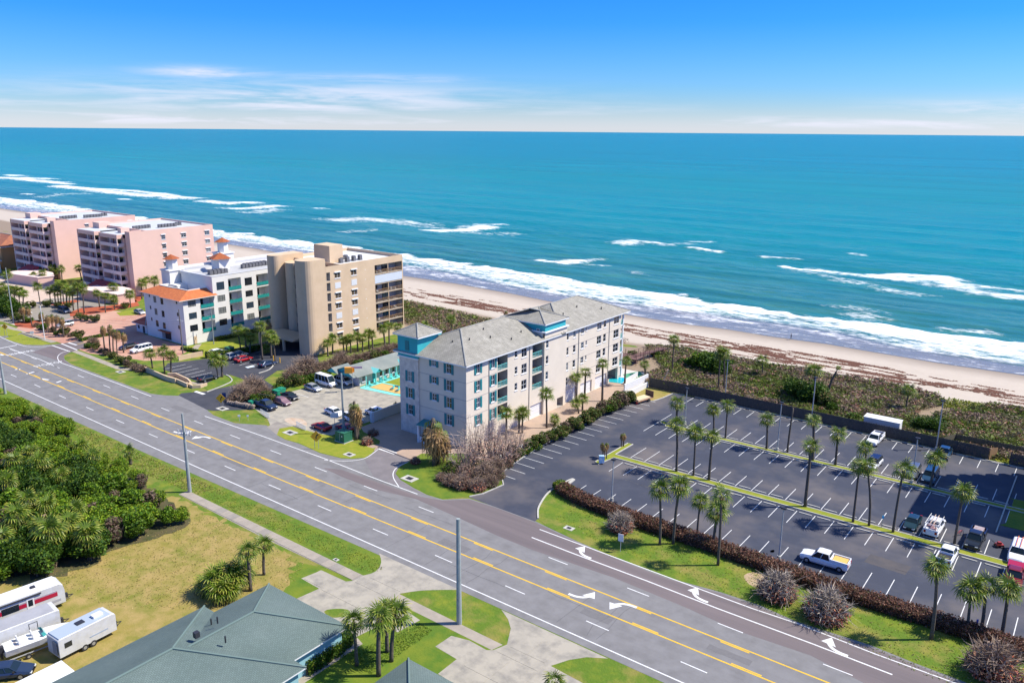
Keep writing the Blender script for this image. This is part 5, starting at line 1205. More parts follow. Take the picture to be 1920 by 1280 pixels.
wr = thing('carport', 'white flat roofed carport at the bottom left beside the green roof', 'carport', (-77, 28, 0))
MB().box(-80.5, 24, 2.5, -77.3, 30.3, 2.7).obj('roof', m_wh, wr); MB().box(-80.3, 30.0, 0, -80.1, 30.2, 2.5).box(-77.6, 30.0, 0, -77.4, 30.2, 2.5).box(-80.3, 24.2, 0, -80.1, 24.4, 2.5).obj('post', m_wh, wr)
house2 = thing('house', 'second green roofed house of which only a roof corner shows at the bottom edge', 'house', (-48, 46, 0))
MB().box(-51.5, 24, 0, -40, 51.4, 2.85).obj('wall', m_hwall, house2)
hip_roof(house2, 'shingle_roof', -52.1, 22, -39.4, 52.0, 3.0, 2.6, m_shing, th=.16, ridge_m=mat('ridge_shingle', (.12, .175, .16), .9))

# ================================================================= TREES AND SHRUBS
GA = 'cabbage palms along the upper planted island'; GB = 'cabbage palms along the lower planted island'; GC = 'cabbage palms in the verge by the brown hedge'; GD = 'cabbage palms beside the grey condominium'
P_ = [((1268, 884), (1269, 797), GB, 'leftmost palm of the lower planted island'), ((1300, 892), (1304, 812), GB, 'second palm from the left on the lower planted island'), ((1329, 900), (1336, 819), GB, 'third palm from the left on the lower planted island'),
      ((1268, 793), (1270, 756), GA, 'short palm at the left tip of the upper planted island'), ((1338, 808), (1337, 770), GA, 'small shaggy palm just left of the thick trunked one on the upper island'), ((1360, 822), (1364, 760), GA, 'palm with thick boot covered trunk on the upper island'),
      ((1437, 842), (1438, 787), GA, 'palm with a bulging boot covered trunk beside the tall lamp post'), ((1523, 863), (1525, 790), GA, 'palm on the upper island behind the lone tall lower island palm'), ((1509, 950), (1521, 838), GB, 'tall lone palm in the middle of the lower planted island'),
      ((1566, 872), (1571, 814), GA, 'palm on the upper island left of the white crossover'), ((1622, 888), (1622, 840), GA, 'palm whose crown half hides the white crossover'), ((1599, 979), (1611, 876), GB, 'left palm of the leaning pair on the lower island'),
      ((1629, 986), (1625, 875), GB, 'right palm of the leaning pair on the lower island'), ((1674, 998), (1694, 882), GB, 'right leaning palm on the lower island beside the dark sedan'), ((1744, 914), (1755, 861), GA, 'palm in front of the dark blue SUV'),
      ((1789, 1020), (1806, 925), GB, 'tall palm in the shadow between the utility truck and the dark pickup')]
for b, c, g, lab in P_: palm(b, c, label=lab, group=g, near_=True, scale=.95)
P_ = [((1237, 1021), (1237, 918), 'leftmost of the five palms growing in the brown hedge'), ((1262, 1019), (1274, 911), 'second of the five palms growing in the brown hedge'), ((1307, 1001), (1313, 941), 'shorter palm in the middle of the hedge group'), ((1337, 1027), (1345, 961), 'low palm behind the tall front palm of the hedge group'), ((1346, 1059), (1353, 930), 'tall palm standing forward of the hedge on the grass'),
      ((1746, 1198), (1757, 1065), 'tall palm alone on the verge in front of the hedge at the right'), ((1812, 1185), (1820, 1107), 'left palm of the trio at the lower right'), ((1840, 1182), (1848, 1099), 'middle palm of the trio at the lower right'), ((1878, 1193), (1891, 1106), 'right palm of the trio at the lower right')]
for b, c, lab in P_: palm(b, c, label=lab, group=GC, near_=True, scale=1.0)
P_ = [((1025, 802), (1024, 739), 'palm before the first garage door of the grey condominium'), ((949, 822), (950, 775), 'leftmost live palm along the grey condominium wall'), ((979, 812), (981, 773), 'right palm of the close pair by the grey condominium'), ((973, 812), (974, 777), 'left palm of the close pair by the grey condominium'), ((1080, 754), (1080, 708), 'palm before the second garage door of the grey condominium'), ((1096, 749), (1098, 698), 'palm between the second and third garage doors'), ((1129, 752), (1130, 682), 'tall palm at the last garage door of the grey condominium'), ((1171, 723), (1174, 677), 'palm at the pool by the sea end of the grey condominium')]
for b, c, lab in P_: palm(b, c, label=lab, group=GD, near_=True, scale=.9)
palm((1040, 797), None, h=1.2, label='squat palm with no trunk beside the condominium drive', group=GD, scale=.8); palm((1092, 770), (1092, 748), label='low palm among the green hedge by the condominium', group=GD, scale=.8); palm((1085, 775), (1080, 757), label='low leaning palm among the green hedge by the condominium', group=GD, scale=.8)
GE = 'palms in the dunes'
for b, c, s, lab in (((1260, 700), (1264, 637), 1.0, 'tall palm at the seaward end of the boardwalk'), ((1346, 735), (1351, 664), 1.0, 'left palm behind the fence by the lamp post'), ((1357, 736), (1357, 662), .95, 'right palm behind the fence by the lamp post'), ((1340, 690), (1335, 668), .9, 'low palm among the green dune bushes'), ((1429, 708), (1429, 676), .95, 'short palm standing alone in the dune scrub'), ((1526, 760), (1527, 695), 1.15, 'bushy palm behind the tall lamp post'), ((1698, 772), (1704, 732), 1.0, 'dark short palm in the dunes by the sand path'), ((1210, 703), (1208, 684), .8, 'small palm in front of the boardwalk'), ((935, 640), (945, 598), .01, ''), ((1552, 742), (1572, 690), .42, 'thin leaning palm with a nearly bare top'), ((790, 640), (797, 610), .9, 'palm by the roof tower of the grey condominium'), ((846, 640), (846, 600), 1.0, 'palm in the dunes left of the grey condominium'), ((1380, 745), (1365, 668), .01, '')):
    if s > .02: palm(b, c, label=lab, group=GE, scale=s)
palm(G(949, 610), None, h=4.5, kind='wilt', scale=1.0, label='wind burnt brown palm on the sand behind the condominium', name='dead_palm', px=False)
GF = 'cabbage palms in front of the tan tower'
for b, c in (((451, 655), (445, 620)), ((462, 658), (459, 624)), ((492, 674), (487, 612)), ((516, 679), (513, 637)), ((509, 671), (507, 628)), ((469, 662), (470, 634)), ((480, 664), (500, 655))): palm(b, c, label='green cabbage palm between the tan tower and its car park', group=GF, scale=1.05)
GG = 'cabbage palms along the tan tower wall'
for b, c in (((615, 668), (613, 644)), ((624, 664), (624, 636)), ((645, 663), (643, 640)), ((658, 662), (657, 634)), ((671, 659), (669, 632)), ((650, 660), (651, 637)), ((692, 655), (690, 625)), ((699, 655), (697, 628)), ((722, 652), (718, 617)), ((730, 648), (729, 612)), ((748, 645), (746, 613)), ((680, 659), (680, 634))): palm(b, c, label='one of the cabbage palms in a row against the sunny tan wall', group=GG, scale=.9)
GH = 'palms by the tan tower car park entrance'
for b, c, lab in (((409, 709), (402, 677), 'left palm of the pair on the rounded kerb island'), ((417, 707), (415, 677), 'right palm of the pair on the rounded kerb island'), ((286, 690), (281, 663), 'left palm of the three behind the low tan wall'), ((309, 701), (305, 660), 'middle palm of the three behind the low tan wall'), ((321, 701), (321, 668), 'right palm of the three behind the low tan wall')): palm(b, c, label=lab, group=GH, scale=1.1)
GI = 'wilted brown palms in front of the hotel'
for b, c in (((196, 652), (192, 610)), ((207, 660), (205, 608)), ((213, 662), (213, 616)), ((220, 665), (219, 618)), ((232, 661), (231, 622)), ((106, 628), (106, 590)), ((120, 632), (115, 594)), ((92, 624), (88, 590)), ((84, 624), (76, 584)), ((60, 611), (52, 575)), ((46, 606), (40, 572)), ((99, 622), (97, 588))): palm(b, c, label='wind burnt palm with hanging brown fronds along the hotel sidewalk', group=GI, kind='wilt', scale=1.15, name='dead_palm', r=.14)
GJ = 'cabbage palms around the pink tower drive'
for b, c in (((66, 533), (63, 517)), ((80, 535), (79, 512)), ((99, 524), (98, 502)), ((108, 524), (107, 508)), ((117, 528), (115, 505)), ((153, 526), (148, 503)), ((76, 573), (70, 538)), ((95, 568), (93, 545)), ((104, 568), (102, 541)), ((115, 569), (113, 537)), ((120, 570), (118, 533)), ((126, 575), (125, 543)), ((138, 582), (136, 545)), ((147, 585), (146, 539)), ((158, 587), (156, 543)), ((187, 576), (182, 550)), ((198, 586), (197, 555)), ((214, 565), (212, 538)), ((215, 580), (213, 561)), ((245, 576), (243, 552)), ((266, 560), (266, 531)), ((275, 556), (274, 526)), ((290, 555), (290, 526)), ((4, 575), (2, 537)), ((12, 577), (9, 545)), ((22, 580), (18, 543)), ((30, 585), (26, 545)), ((38, 585), (36, 547)), ((45, 588), (44, 551)), ((110, 570), (108, 549)), ((131, 575), (130, 549)), ((5, 560), (14, 516)), ((15, 500), (15, 476))): palm(b, c, label='cabbage palm in the planted beds before the pink towers', group=GJ, scale=1.1)
palm((501, 660), (502, 598), label='brown wilted palm against the corner of the tan tower', kind='wilt', scale=1.3, name='dead_palm'); palm((573, 660), (570, 617), label='wilted palm before the rounded corner of the tan tower', kind='wilt', scale=1.2, name='dead_palm')
GK = 'cabbage palms around the green roofed house'
for b, c, s, lab in (((669, 1247), (663, 1165), 1.0, 'palm at the corner of the green roof'), ((710, 1266), (711, 1158), 1.05, 'front palm of the cluster on the green lawn'), ((726, 1222), (724, 1146), 1.0, 'middle palm of the cluster on the green lawn'), ((734, 1239), (742, 1151), 1.05, 'right palm of the cluster on the green lawn'), ((470, 1107), (465, 1034), .95, 'taller palm of the thicket behind the house'), ((495, 1077), (495, 1022), .95, 'palm at the right of the thicket behind the house'), ((1043, 1310), (1040, 1279), .9, 'palm of which only the crown tip shows at the bottom edge')): palm(b, c, label=lab, group=GK, near_=True, scale=s*.95)
for b, c in (((402, 1118), (402, 1088)), ((420, 1112), (420, 1078)), ((440, 1112), (440, 1085)), ((412, 1128), (412, 1105)), ((432, 1125), (430, 1105)), ((455, 1100), (452, 1072)), ((395, 1112), (392, 1100))): palm(b, c, label='dark low palm in the thicket behind the green roofed house', group='low palms behind the house', scale=1.05)
# dead palms by the condominium street and on the small island
palm((662, 884-8*0), None, h=6, label='', kind='wilt') if 0 else None
palm((668, 824), (664, 752), label='big wilted palm with hanging brown fronds by the green transformer box', kind='wilt', scale=2.0, name='dead_palm', r=.3); palm((672, 822), (668, 770), label='lower brown skirt palm behind the transformer box', kind='wilt', scale=1.5, name='dead_palm', r=.2)
palm((815, 872), (812, 784), label='large wilted palm with a tan hanging crown in front of the condominium', kind='wilt', scale=3.0, name='dead_palm', r=.32); palm((822, 868), (826, 800), label='second large wilted palm close behind the first at the condominium corner', kind='wilt', scale=2.6, name='dead_palm', r=.3); palm((834, 815), (832, 752), label='thin dead palm leaning against the condominium front', kind='wilt', scale=1.3, name='dead_palm', r=.12); palm((742, 766), (742, 753), label='small brown palm behind the white motel wall', kind='wilt', scale=1.0, name='dead_palm'); palm((708, 783), (708, 764), label='small brown palm beside the parked white SUV', kind='wilt', scale=1.0, name='dead_palm')
for b, c in (((1133, 862), (1133, 833)), ((1137, 860), (1138, 829)), ((1130, 858), (1130, 829)), ((1165, 838), (1167, 812)), ((1169, 837), (1170, 811))): palm(b, c, label='small dead palm with tan top on the left end of the planted island', group='small dead palms on the island tip', kind='wilt', scale=.62, name='dead_palm', r=.09)

# leafless twiggy bushes
def twig_bush(R_, H_, n_, leafc, nleaf, seed, tcol=(.23, .165, .12), up=.55):
    r = np.random.default_rng(seed); V = []; C = []
    def strip(p, q, w0, w1, c):
        d = q-p; s = np.cross(d, r.normal(size=3)); s /= np.linalg.norm(s)+1e-9; V.extend([p-s*w0, p+s*w0, q+s*w1, q-s*w1]); C.extend([c]*4)
    for k in range(n_):
        az = r.uniform(0, 6.283); el = r.uniform(up*.3, 1.5); ln = r.uniform(.7, 1.0); c = np.array(tcol)*r.uniform(.55, 1.5)
        p0 = np.array((r.normal(0, .12)*R_, r.normal(0, .12)*R_, .05)); end = np.array((math.cos(az)*math.cos(el)*R_*ln, math.sin(az)*math.cos(el)*R_*ln, math.sin(el)*H_*ln+.15))
        mid = p0*.4+end*.6*np.array((1, 1, .85)); strip(p0, mid, .05, .035, c*.8); strip(mid, end, .035, .012, c)
        for j in range(5): t = r.uniform(.1, 1); b_ = mid*(1-t)+end*t; strip(b_, b_+r.normal(size=3)*np.array((.16, .16, .13))*R_+np.array((math.cos(az), math.sin(az), .6))*.12*R_, .022, .008, c*1.25)
    V = np.array(V); F = np.arange(len(V)).reshape(-1, 4); C = np.clip(np.array(C), 0, 1)
    P = blob_points(nleaf, (0, 0, H_*.35), (R_*.85, R_*.85, H_*.4), .3); P[:, 2] = np.abs(P[:, 2])*r.uniform(.3, 1.1, nleaf)
    v2, f2, c2 = leafquads(P, r.uniform(.10, .24, nleaf), palette(nleaf, leafc, [1]*len(leafc), .25))
    return np_mesh('twigs', np.vstack([V, v2]), np.vstack([F, f2+len(V)]), m_twig, np.vstack([C, c2]))
RED = [(.33, .085, .04), (.24, .07, .04), (.36, .17, .09), (.14, .05, .03)]
MIX = [(.20, .14, .10), (.13, .10, .06), (.09, .11, .03), (.25, .12, .08)]
tb1 = twig_bush(2.0, 2.3, 260, RED, 1100, 1); tb2 = twig_bush(2.0, 2.4, 280, RED, 900, 2, (.27, .225, .18)); tb3 = twig_bush(2.6, 3.0, 300, MIX, 1500, 3, (.24, .17, .12)); tb4 = twig_bush(2.2, 2.0, 200, MIX, 1300, 4, (.19, .13, .09)); tb5 = twig_bush(1.0, 1.0, 120, RED, 500, 5)
def bush(me, px, s, label, group=None, sz=None, name='bare_bush', kind='twigs', pos=None):
    b = pos or G(*px); t = thing(name, label, 'bush', (b[0], b[1], 0), group=group); o = link(kind, me, t, (0, 0, 0), random.uniform(0, 6.28)); o.scale = (s, s, sz or s); return t
bush(tb2, (1163, 994), 1.2, 'round leafless grey bush over the brown hedge near its left end'); bush(tb2, (1456, 1120), 1.5, 'left of the two big leafless bushes by the turn lane'); bush(tb2, (1548, 1158), 1.65, 'right and larger of the two big leafless bushes by the turn lane'); bush(tb1, (1862, 1268), 1.75, 'big leafless reddish bush at the lower right corner')
bush(tb5, (689, 832), 1.3, 'small brown rounded bush at the condominium kerb'); bush(tb5, (779, 868), 1.1, 'small brown bush at the start of the condominium kerb island'); bush(tb5, (700, 815), 1.2, 'grey twiggy bush right of the transformer box')
for px, s, me in (((455, 748), 1.2, tb3), ((475, 738), 1.35, tb3), ((440, 752), .9, tb4), ((495, 742), 1.1, tb4), ((575, 702), 1.5, tb3), ((605, 697), 1.3, tb4), ((548, 712), 1.1, tb3), ((622, 690), 1.2, tb4), ((640, 682), 1.1, tb3)): bush(me, px, s, 'tangled grey and reddish sea grape bush between the tan tower and the motel', 'sea grape bushes by the motel car park')
for px, s in (((650, 686), 1.1), ((668, 680), 1.2), ((688, 676), 1.2), ((708, 668), 1.2), ((725, 663), 1.2), ((740, 658), 1.1), ((592, 705), .9)): bush(tb4, px, s, 'brown bush in the strip below the tan tower wall', 'bushes below the tan tower')
green1 = bush_mesh('foliage', 2.0, 2.2, 1500, .26, GREEN, [3, 4, 3, 1], seed=1); green2 = bush_mesh('foliage', 2.3, 2.6, 1700, .28, [(.05, .10, .015), (.09, .14, .02), (.16, .15, .04), (.20, .11, .05)], [3, 3, 2, 1]); green3 = bush_mesh('foliage', 2.8, 3.6, 2600, .26, [(.025, .07, .006), (.045, .10, .007), (.08, .15, .008), (.12, .18, .01)], [3, 4, 2, 1], 12)
green4 = bush_mesh('foliage', 2.8, 3.2, 2600, .26, [(.05, .12, .006), (.12, .22, .008), (.20, .30, .012), (.27, .30, .02)], [3, 4, 4, 1], 12); mixb = bush_mesh('foliage', 2.4, 2.6, 1800, .24, [(.20, .13, .10), (.13, .10, .06), (.07, .10, .02), (.25, .16, .12)], [3, 3, 2, 2])
green5 = bush_mesh('foliage', 2.8, 3.4, 2600, .30, [(.045, .11, .006), (.09, .18, .008), (.16, .25, .012), (.06, .10, .01)], [3, 4, 4, 1], 10)
GL = 'green bushes between the tan tower and the motel'
for px, s in (((500, 755), .9), ((487, 760), .8), ((532, 728), .9), ((555, 722), .9), ((570, 718), .8), ((590, 712), .85), ((610, 708), .8), ((520, 735), .8), ((480, 752), .7), ((700, 675), .9), ((672, 686), .8), ((720, 668), .8)): bush(green1 if s < .86 else green2, px, s, 'leafy green bush along the motel side of the strip', GL, name='green_bush', kind='foliage')
# long reddish bare tree mass at the condominium corner
GM = 'bare reddish sea grape shrubs at the condominium corner'
big = twig_bush(3.8, 7.8, 70, [(.42, .22, .16), (.30, .15, .10), (.46, .30, .24)], 420, 11, (.33, .25, .20), .9)
for px, s in (((872, 888), 1.0), ((893, 876), 1.25), ((920, 872), 1.2), ((945, 868), 1.0), ((972, 852), .75)): bush(big, px, s, 'tall bare branching sea grape tree by the condominium corner', GM, name='bare_tree')
for px, s, me in (((845, 908), .85, tb1), ((868, 914), 1.0, tb1), ((895, 918), .9, tb1), ((918, 910), .85, tb4), ((932, 896), .8, tb4), ((908, 898), 1.0, tb3), ((872, 896), 1.0, tb1), ((930, 882), .8, tb3), ((950, 874), .7, tb4), ((848, 892), .8, green2), ((828, 900), .6, tb1), ((898, 882), .7, green2)): bush(me, px, s, 'low reddish brown scrub on the corner verge by the condominium', GM, name='bare_bush')
GN = 'green hedge shrubs along the condominium drive'
h0, h1 = G(965, 865), G(1187, 752); n_ = 30
for k in range(n_):
    t = k/(n_-1); x = h0[0]+(h1[0]-h0[0])*t+random.uniform(-.5, .5); y = h0[1]+(h1[1]-h0[1])*t+random.uniform(-.6, .6); s = random.uniform(.62, .95)*(1.25 if t > .72 else 1)
    bush(random.choice([green1, green2, green2]) if random.random() < .8 else mixb, None, s, 'leafy sea grape shrub in the hedge between the condominium and the car park', GN, name='hedge_shrub', kind='foliage', pos=(x-.6, y))
# condominium boundary wall with brick cap
cwall = thing('boundary_wall', 'low white wall behind the green hedge along the condominium drive', 'wall', (-80.4, 120, 0)); MB().box(-80.7, 103, 0, -80.4, 158.5, 1.2).obj('wall_panel', m_wh, cwall)
# the long brown hedge
def hedge(pts, w, h, n_, cs, ws_, label, name='hedge', size=.22):
    P = np.array([p[:2] for p in pts]); seg = np.hypot(*(P[1:]-P[:-1]).T); cum = np.concatenate([[0], np.cumsum(seg)]); t = rng.uniform(0, cum[-1], n_); k = np.clip(np.searchsorted(cum, t)-1, 0, len(seg)-1)
    f = (t-cum[k])/seg[k]; base = P[k]+(P[k+1]-P[k])*f[:, None]; d = (P[k+1]-P[k])/seg[k][:, None]; nr = np.stack([-d[:, 1], d[:, 0]], 1)
    a = rng.uniform(-1, 1, n_); z = h*np.sqrt(np.clip(1-a**4, 0, 1))*rng.uniform(.55, 1.02, n_)*(.86+.28*fbm(t/3, t*0, 77)); side = rng.random(n_) < .35; z[side] = rng.uniform(.05, h*.9, side.sum()); a[side] = np.sign(a[side])*rng.uniform(.82, 1.05, side.sum())
    Q = np.stack([base[:, 0]+nr[:, 0]*a*w/2, base[:, 1]+nr[:, 1]*a*w/2, z], 1)
    V, F, C = leafquads(Q, rng.uniform(.7, 1.35, n_)*size, palette(n_, cs, ws_, .22)*(.8+.45*fbm(t/6, t*0, 78))[:, None], up=.1)
    c0 = P.mean(0); t_ = thing(name, label, 'hedge', (c0[0], c0[1], 0)); V[:, 0] -= c0[0]; V[:, 1] -= c0[1]; link('foliage', np_mesh('foliage', V, F, m_leaf, C), t_)
    mb = strip_mb([p for p in pts], w*.6, .02, z2=h*.66); mb.obj('stems', mat('hedge_stems', (.09, .06, .045), .95), t_)
hp = [G(1052, 921), G(1080, 937), G(1130, 958), G(1200, 984), G(1280, 1010), G(1400, 1052), G(1480, 1080), G(1600, 1123), G(1730, 1163), G(1850, 1203), G(1945, 1236)]
hedge(hp, 2.5, 1.6, 30000, [(.19, .085, .055), (.14, .07, .045), (.25, .13, .085), (.10, .055, .035), (.10, .10, .03)], [4, 4, 3, 3, 1.0], 'long clipped reddish brown hedge along the near side of the car park', size=.19)
hedge([G(1046, 914), G(1056, 922), G(1070, 928)], 2.0, 1.4, 2600, GREEN, [2, 3, 3, 2], 'short green yellow end of the long hedge by the entrance', size=.17)
hedge([(-69.5, 41.8), (-62.3, 43.9)] if 0 else [G(572, 1262), G(600, 1245), G(632, 1222), G(658, 1200)], 1.5, 1.5, 4500, GREEN, [3, 4, 3, 1], 'clipped green hedge along the side of the green roofed house', size=.17)
hedge([G(500, 655), G(425, 668), G(385, 671)], 1.3, 1.6, 2500, GREEN, [4, 3, 2, 1], 'clipped dark green hedge above the tan tower car park', size=.3)
hedge([G(380, 663), G(340, 655)], .8, .9, 400, GREEN, [4, 3, 2, 1], 'short green hedge before the hotel side door', size=.3)
hedge([(-192.5, 122), (-192.3, 134), (-190, 141)], 1.4, 1.0, 2500, [(.12, .16, .02), (.20, .22, .03)], [1, 1], 'yellow green hedge along the foot of the white hotel', size=.3)
hedge([G(150, 640), G(185, 632), G(225, 625)], 1.0, .8, 1500, GREEN, [4, 3, 2, 1], 'low green hedge at the hotel drive', size=.3)
# planting along the hotel sidewalk
GO = 'shrubs along the hotel sidewalk'
for px, me, s in [((30+13*k, 598+4.4*k+random.uniform(-3, 3)), random.choice([green2, mixb, green1, tb4]), random.uniform(.55, .9)) for k in range(10)]+[((168+11*k, 652+4.9*k+random.uniform(-4, 2)), random.choice([green2, mixb, green1, tb4, tb1]), random.uniform(.5, .8)) for k in range(10)]+[((175, 645), tb4, .9)]: bush(me, px, s, 'low mixed green and brown shrub beside the hotel sidewalk', GO, name='shrub', kind='foliage')
for px, s in (((5, 590), 1.6), ((20, 592), 1.5), ((-5, 575), 1.8), ((38, 590), 1.1)): bush(green3, px, s, 'dense dark green tree clump at the far left edge by the street', 'dark trees at the far left', name='green_bush', kind='foliage')
for px, s in (((90, 575), .8), ((110, 577), .7), ((130, 577), .7), ((150, 600), .8), ((165, 602), .7), ((180, 604), .8), ((235, 578), .7), ((60, 577), .8)): bush(green2, px, s, 'green shrub in the red mulch beds by the pink towers', 'mulch bed shrubs', name='shrub', kind='foliage')

# ---- coastal thicket at the left: individual sea grape crowns and palms over a dark understorey
thick = [(-102.6, 60.2), (-100.3, 57.5), (-100.8, 51.8), (-102.4, 47), (-100.0, 42.5), (-99.6, 39.4), (-103, 36.5), (-108, 33.0), (-118, 24), (-150, 20), (-215, 50), (-200, 66), (-160, 66), (-135, 63.6), (-112, 62)]
sheet('thicket_floor', rough([(-103.4, 59.0), (-101.6, 57), (-102, 51.8), (-103.5, 47), (-101.5, 43), (-101.5, 40.4), (-104, 38), (-109, 34.5), (-118, 26), (-150, 22), (-215, 50), (-200, 65), (-160, 64.5), (-135, 62), (-112, 60.5)], .8, 1), .03, mat('leaf_litter', (.10, .075, .035), .95, (.05, .06, .015), scale=.6, detail=7), kind='structure')
tr = MB().tube([(0, 0, 0), (.15, .1, 1.2), (.1, -.1, 2.4)], .13, 6, .06).tube([(.1, 0, .8), (.9, .3, 2.4)], .08, 5, .04).tube([(.1, 0, .7), (-.8, -.4, 2.5)], .08, 5, .04).mesh('trunk', m_bark)
cand = []
for a in np.arange(-215, -98, 3.0):
    for b in np.arange(22, 66, 3.0):
        x, y = a+random.uniform(-1.1, 1.1), b+random.uniform(-1.1, 1.1)
        ins = all(inside([(x+dx, y+dy)], thick)[0] for dx, dy in ((0, 0), (.9, 0), (0, 1.0), (.6, -.5)))
        v = Vector((x, y, 2-CAM_H)); dpt = v.dot(fwd); sx = 960+FPX*v.dot(rgt)/dpt
        if ins and sx > -70 and dpt > 0: cand.append((x, y))
for x, y in cand:
    f = fbm(np.array([x/14]), np.array([y/12]), 5)[0]
    s = random.uniform(.72, 1.05)*(1.0 if y < 56 else .68)
    me = green4 if f > .54 or y > 57 else (green5 if f > .44 else green3)
    if random.random() < .09: me = mixb
    t = thing('sea_grape', {green4.name: 'light green rounded crown in the coastal thicket at the left', green5.name: 'mid green crown in the coastal thicket at the left', green3.name: 'dark green crown in the coastal thicket at the left', mixb.name: 'brownish half bare crown in the coastal thicket at the left'}[me.name], 'shrub', (x, y, 0), group={green4.name: 'light green thicket crowns', green5.name: 'mid green thicket crowns', green3.name: 'dark green thicket crowns', mixb.name: 'brownish thicket crowns'}[me.name])
    o = link('foliage', me, t, (0, 0, .3*s), random.uniform(0, 6.28)); o.scale = (s, s, s*random.uniform(.85, 1.25)); o = link('trunk', tr, t, (0, 0, 0), random.uniform(0, 6)); o.scale = (s, s, s)
for px, h, s in (((30, 900), 3.5, 1.15), ((80, 912), 4.2, 1.3), ((62, 880), 3.2, 1.1), ((180, 892), 3.4, 1.25), ((40, 1020), 4.2, 1.35), ((105, 1055), 4.6, 1.4), ((170, 1050), 3.8, 1.35), ((60, 985), 4, 1.2), ((95, 990), 3.6, 1.1), ((72, 795), 2.6, 1.1), ((155, 860), 2.4, 1.0), ((245, 870), 2.2, 1.0), ((120, 930), 3.6, 1.1), ((20, 950), 3.8, 1.2), ((150, 1000), 3.6, 1.1), ((10, 1060), 4, 1.2), ((135, 1030), 4.0, 1.3), ((85, 1040), 3.8, 1.2)):
    palm(px, None, h=h, label='bushy cabbage palm with yellow green fans rising from the coastal thicket', group='thicket palms', scale=s*.82, r=.2)

# ---- dune scrub
def scrub(poly, n_, name, label, hmax, seed):
    c = scatter(poly, n_); f = fbm(c[:, 0]/9, c[:, 1]/6, seed); g = fbm(c[:, 0]/3, c[:, 1]/2.4, seed+3)
    k = 13; P = np.repeat(c, k, 0)+rng.normal(0, .33, (n_*k, 2)); hh = np.repeat(hmax*(.35+.9*g*f*1.6), k); z = hh*rng.uniform(.25, 1.0, n_*k)+.1
    base = np.where((f < .43)[:, None], np.array((.11, .14, .025)), np.where((f > .54)[:, None], np.array((.26, .185, .135)), np.array((.19, .165, .085)))); rnd = rng.random(n_)
    base = np.where((rnd < .24)[:, None], np.array((.15, .20, .03)), base); base = np.where((rnd > .93)[:, None], np.array((.38, .20, .14)), base); base = np.where(((rnd > .72) & (rnd < .80))[:, None], np.array((.06, .05, .035)), base)
    base = base*rng.uniform(.65, 1.4, (n_, 1)); C = np.clip(np.repeat(base, k, 0)*rng.uniform(.6, 1.5, (n_*k, 1)), .01, 1)
    V, F, CC = leafquads(np.column_stack([P, z]), rng.uniform(.12, .38, n_*k), C, up=0.0, elong=2.4); o = link(name, np_mesh(name, V, F, m_leaf, CC)); tag(o, label, 'dune scrub', kind='stuff')
e = .6
scrub([(-84, 160.2), (-79, 159.5), (-60, 159.6), (-20, 158.8), (20, 157.8), (20, 191.4), (-6, 192.4), (-16, 192.3), (-21, 184), (-25, 178), (-24, 170.5), (-27, 170.5), (-28.5, 178), (-24.5, 187), (-27, 191.2), (-36, 193.2), (-50, 192.5), (-64, 192.6), (-90, 193.0), (-98, 190), (-84, 174)], 14500, 'dune_scrub', 'brown and green coastal scrub behind the wooden fence', 1.5, 61)
scrub([(-158, 168), (-112, 160), (-107, 166), (-104, 191), (-125, 192), (-140, 186), (-160, 189), (-192, 192), (-215, 194), (-215, 175)], 6000, 'dune_scrub', 'brown scrub on the dune between the tan tower and the condominium', 1.4, 71)
scrub([(-300, 180), (-220, 176), (-220, 193), (-300, 202), (-380, 207), (-480, 210), (-480, 190)], 5000, 'dune_scrub', 'scrub on the dune behind the pink towers', 1.4, 81)
GQ = 'bright green bushes in the dunes'
for px, s, me in (((1300, 690), 1.2, green1), ((1318, 694), 1.3, green5), ((1285, 686), 1.0, green1), ((1335, 702), 1.4, green3), ((1350, 706), 1.2, green3), ((1322, 680), 1.0, green1), ((1372, 690), .9, green1), ((1500, 748), 1.2, green3), ((1515, 756), 1.3, green3), ((1535, 758), 1.2, green2), ((1550, 765), 1.1, green2), ((1565, 772), 1.0, green1), ((1490, 740), 1.0, green3), ((1600, 790), .8, green1), ((1725, 806), .8, green3), ((1745, 812), .9, green3), ((1185, 672), .9, green1), ((1230, 668), .8, green1)): bush(me, px, s, 'leafy green bush rising from the dune scrub', GQ, name='green_bush', kind='foliage')
sheet('dune_path', gp([(1764, 748), (1735, 765), (1705, 775), (1700, 795), (1735, 815), (1745, 810), (1722, 795), (1722, 780), (1752, 770), (1775, 752)]), .30, m_sand, kind='structure') if 0 else None
def tufts(poly, n_, name, label, cs, size, kind='grass', z0=.0):
    c = scatter(poly, n_); P = np.column_stack([c, rng.uniform(.03, .10, n_)+z0]); V, F, CC = leafquads(P, rng.uniform(.6, 1.3, n_)*size, palette(n_, cs, [1]*len(cs), .2), up=.6, elong=2.2); o = link(name, np_mesh(name, V, F, m_leaf, CC)); tag(o, label, kind, kind='stuff')
tufts([(-96, 186), (-70, 187), (-66, 193.6), (-95, 193.5)], 2200, 'beach_grass', 'fresh green vines at the top of the beach by the boardwalk', [(.14, .19, .02), (.10, .14, .02)], .4, 'beach grass', .3)
tufts([(-25, 184), (-17, 186), (-12, 192.6), (-25, 191.5)], 900, 'beach_grass', 'yellow green vines at the sand path in the dunes', [(.22, .24, .02), (.14, .18, .02)], .35, 'beach grass', .3)
GR = dict(z0=0)
tufts([(-110, 64.4), (-72.5, 64.4), (-70.3, 66), (-73, 67.8), (-110, 67.6)], 2200, 'grass', 'short uneven grass of the roadside strip', [(.17, .22, .015), (.24, .25, .04), (.13, .19, .012)], .11)
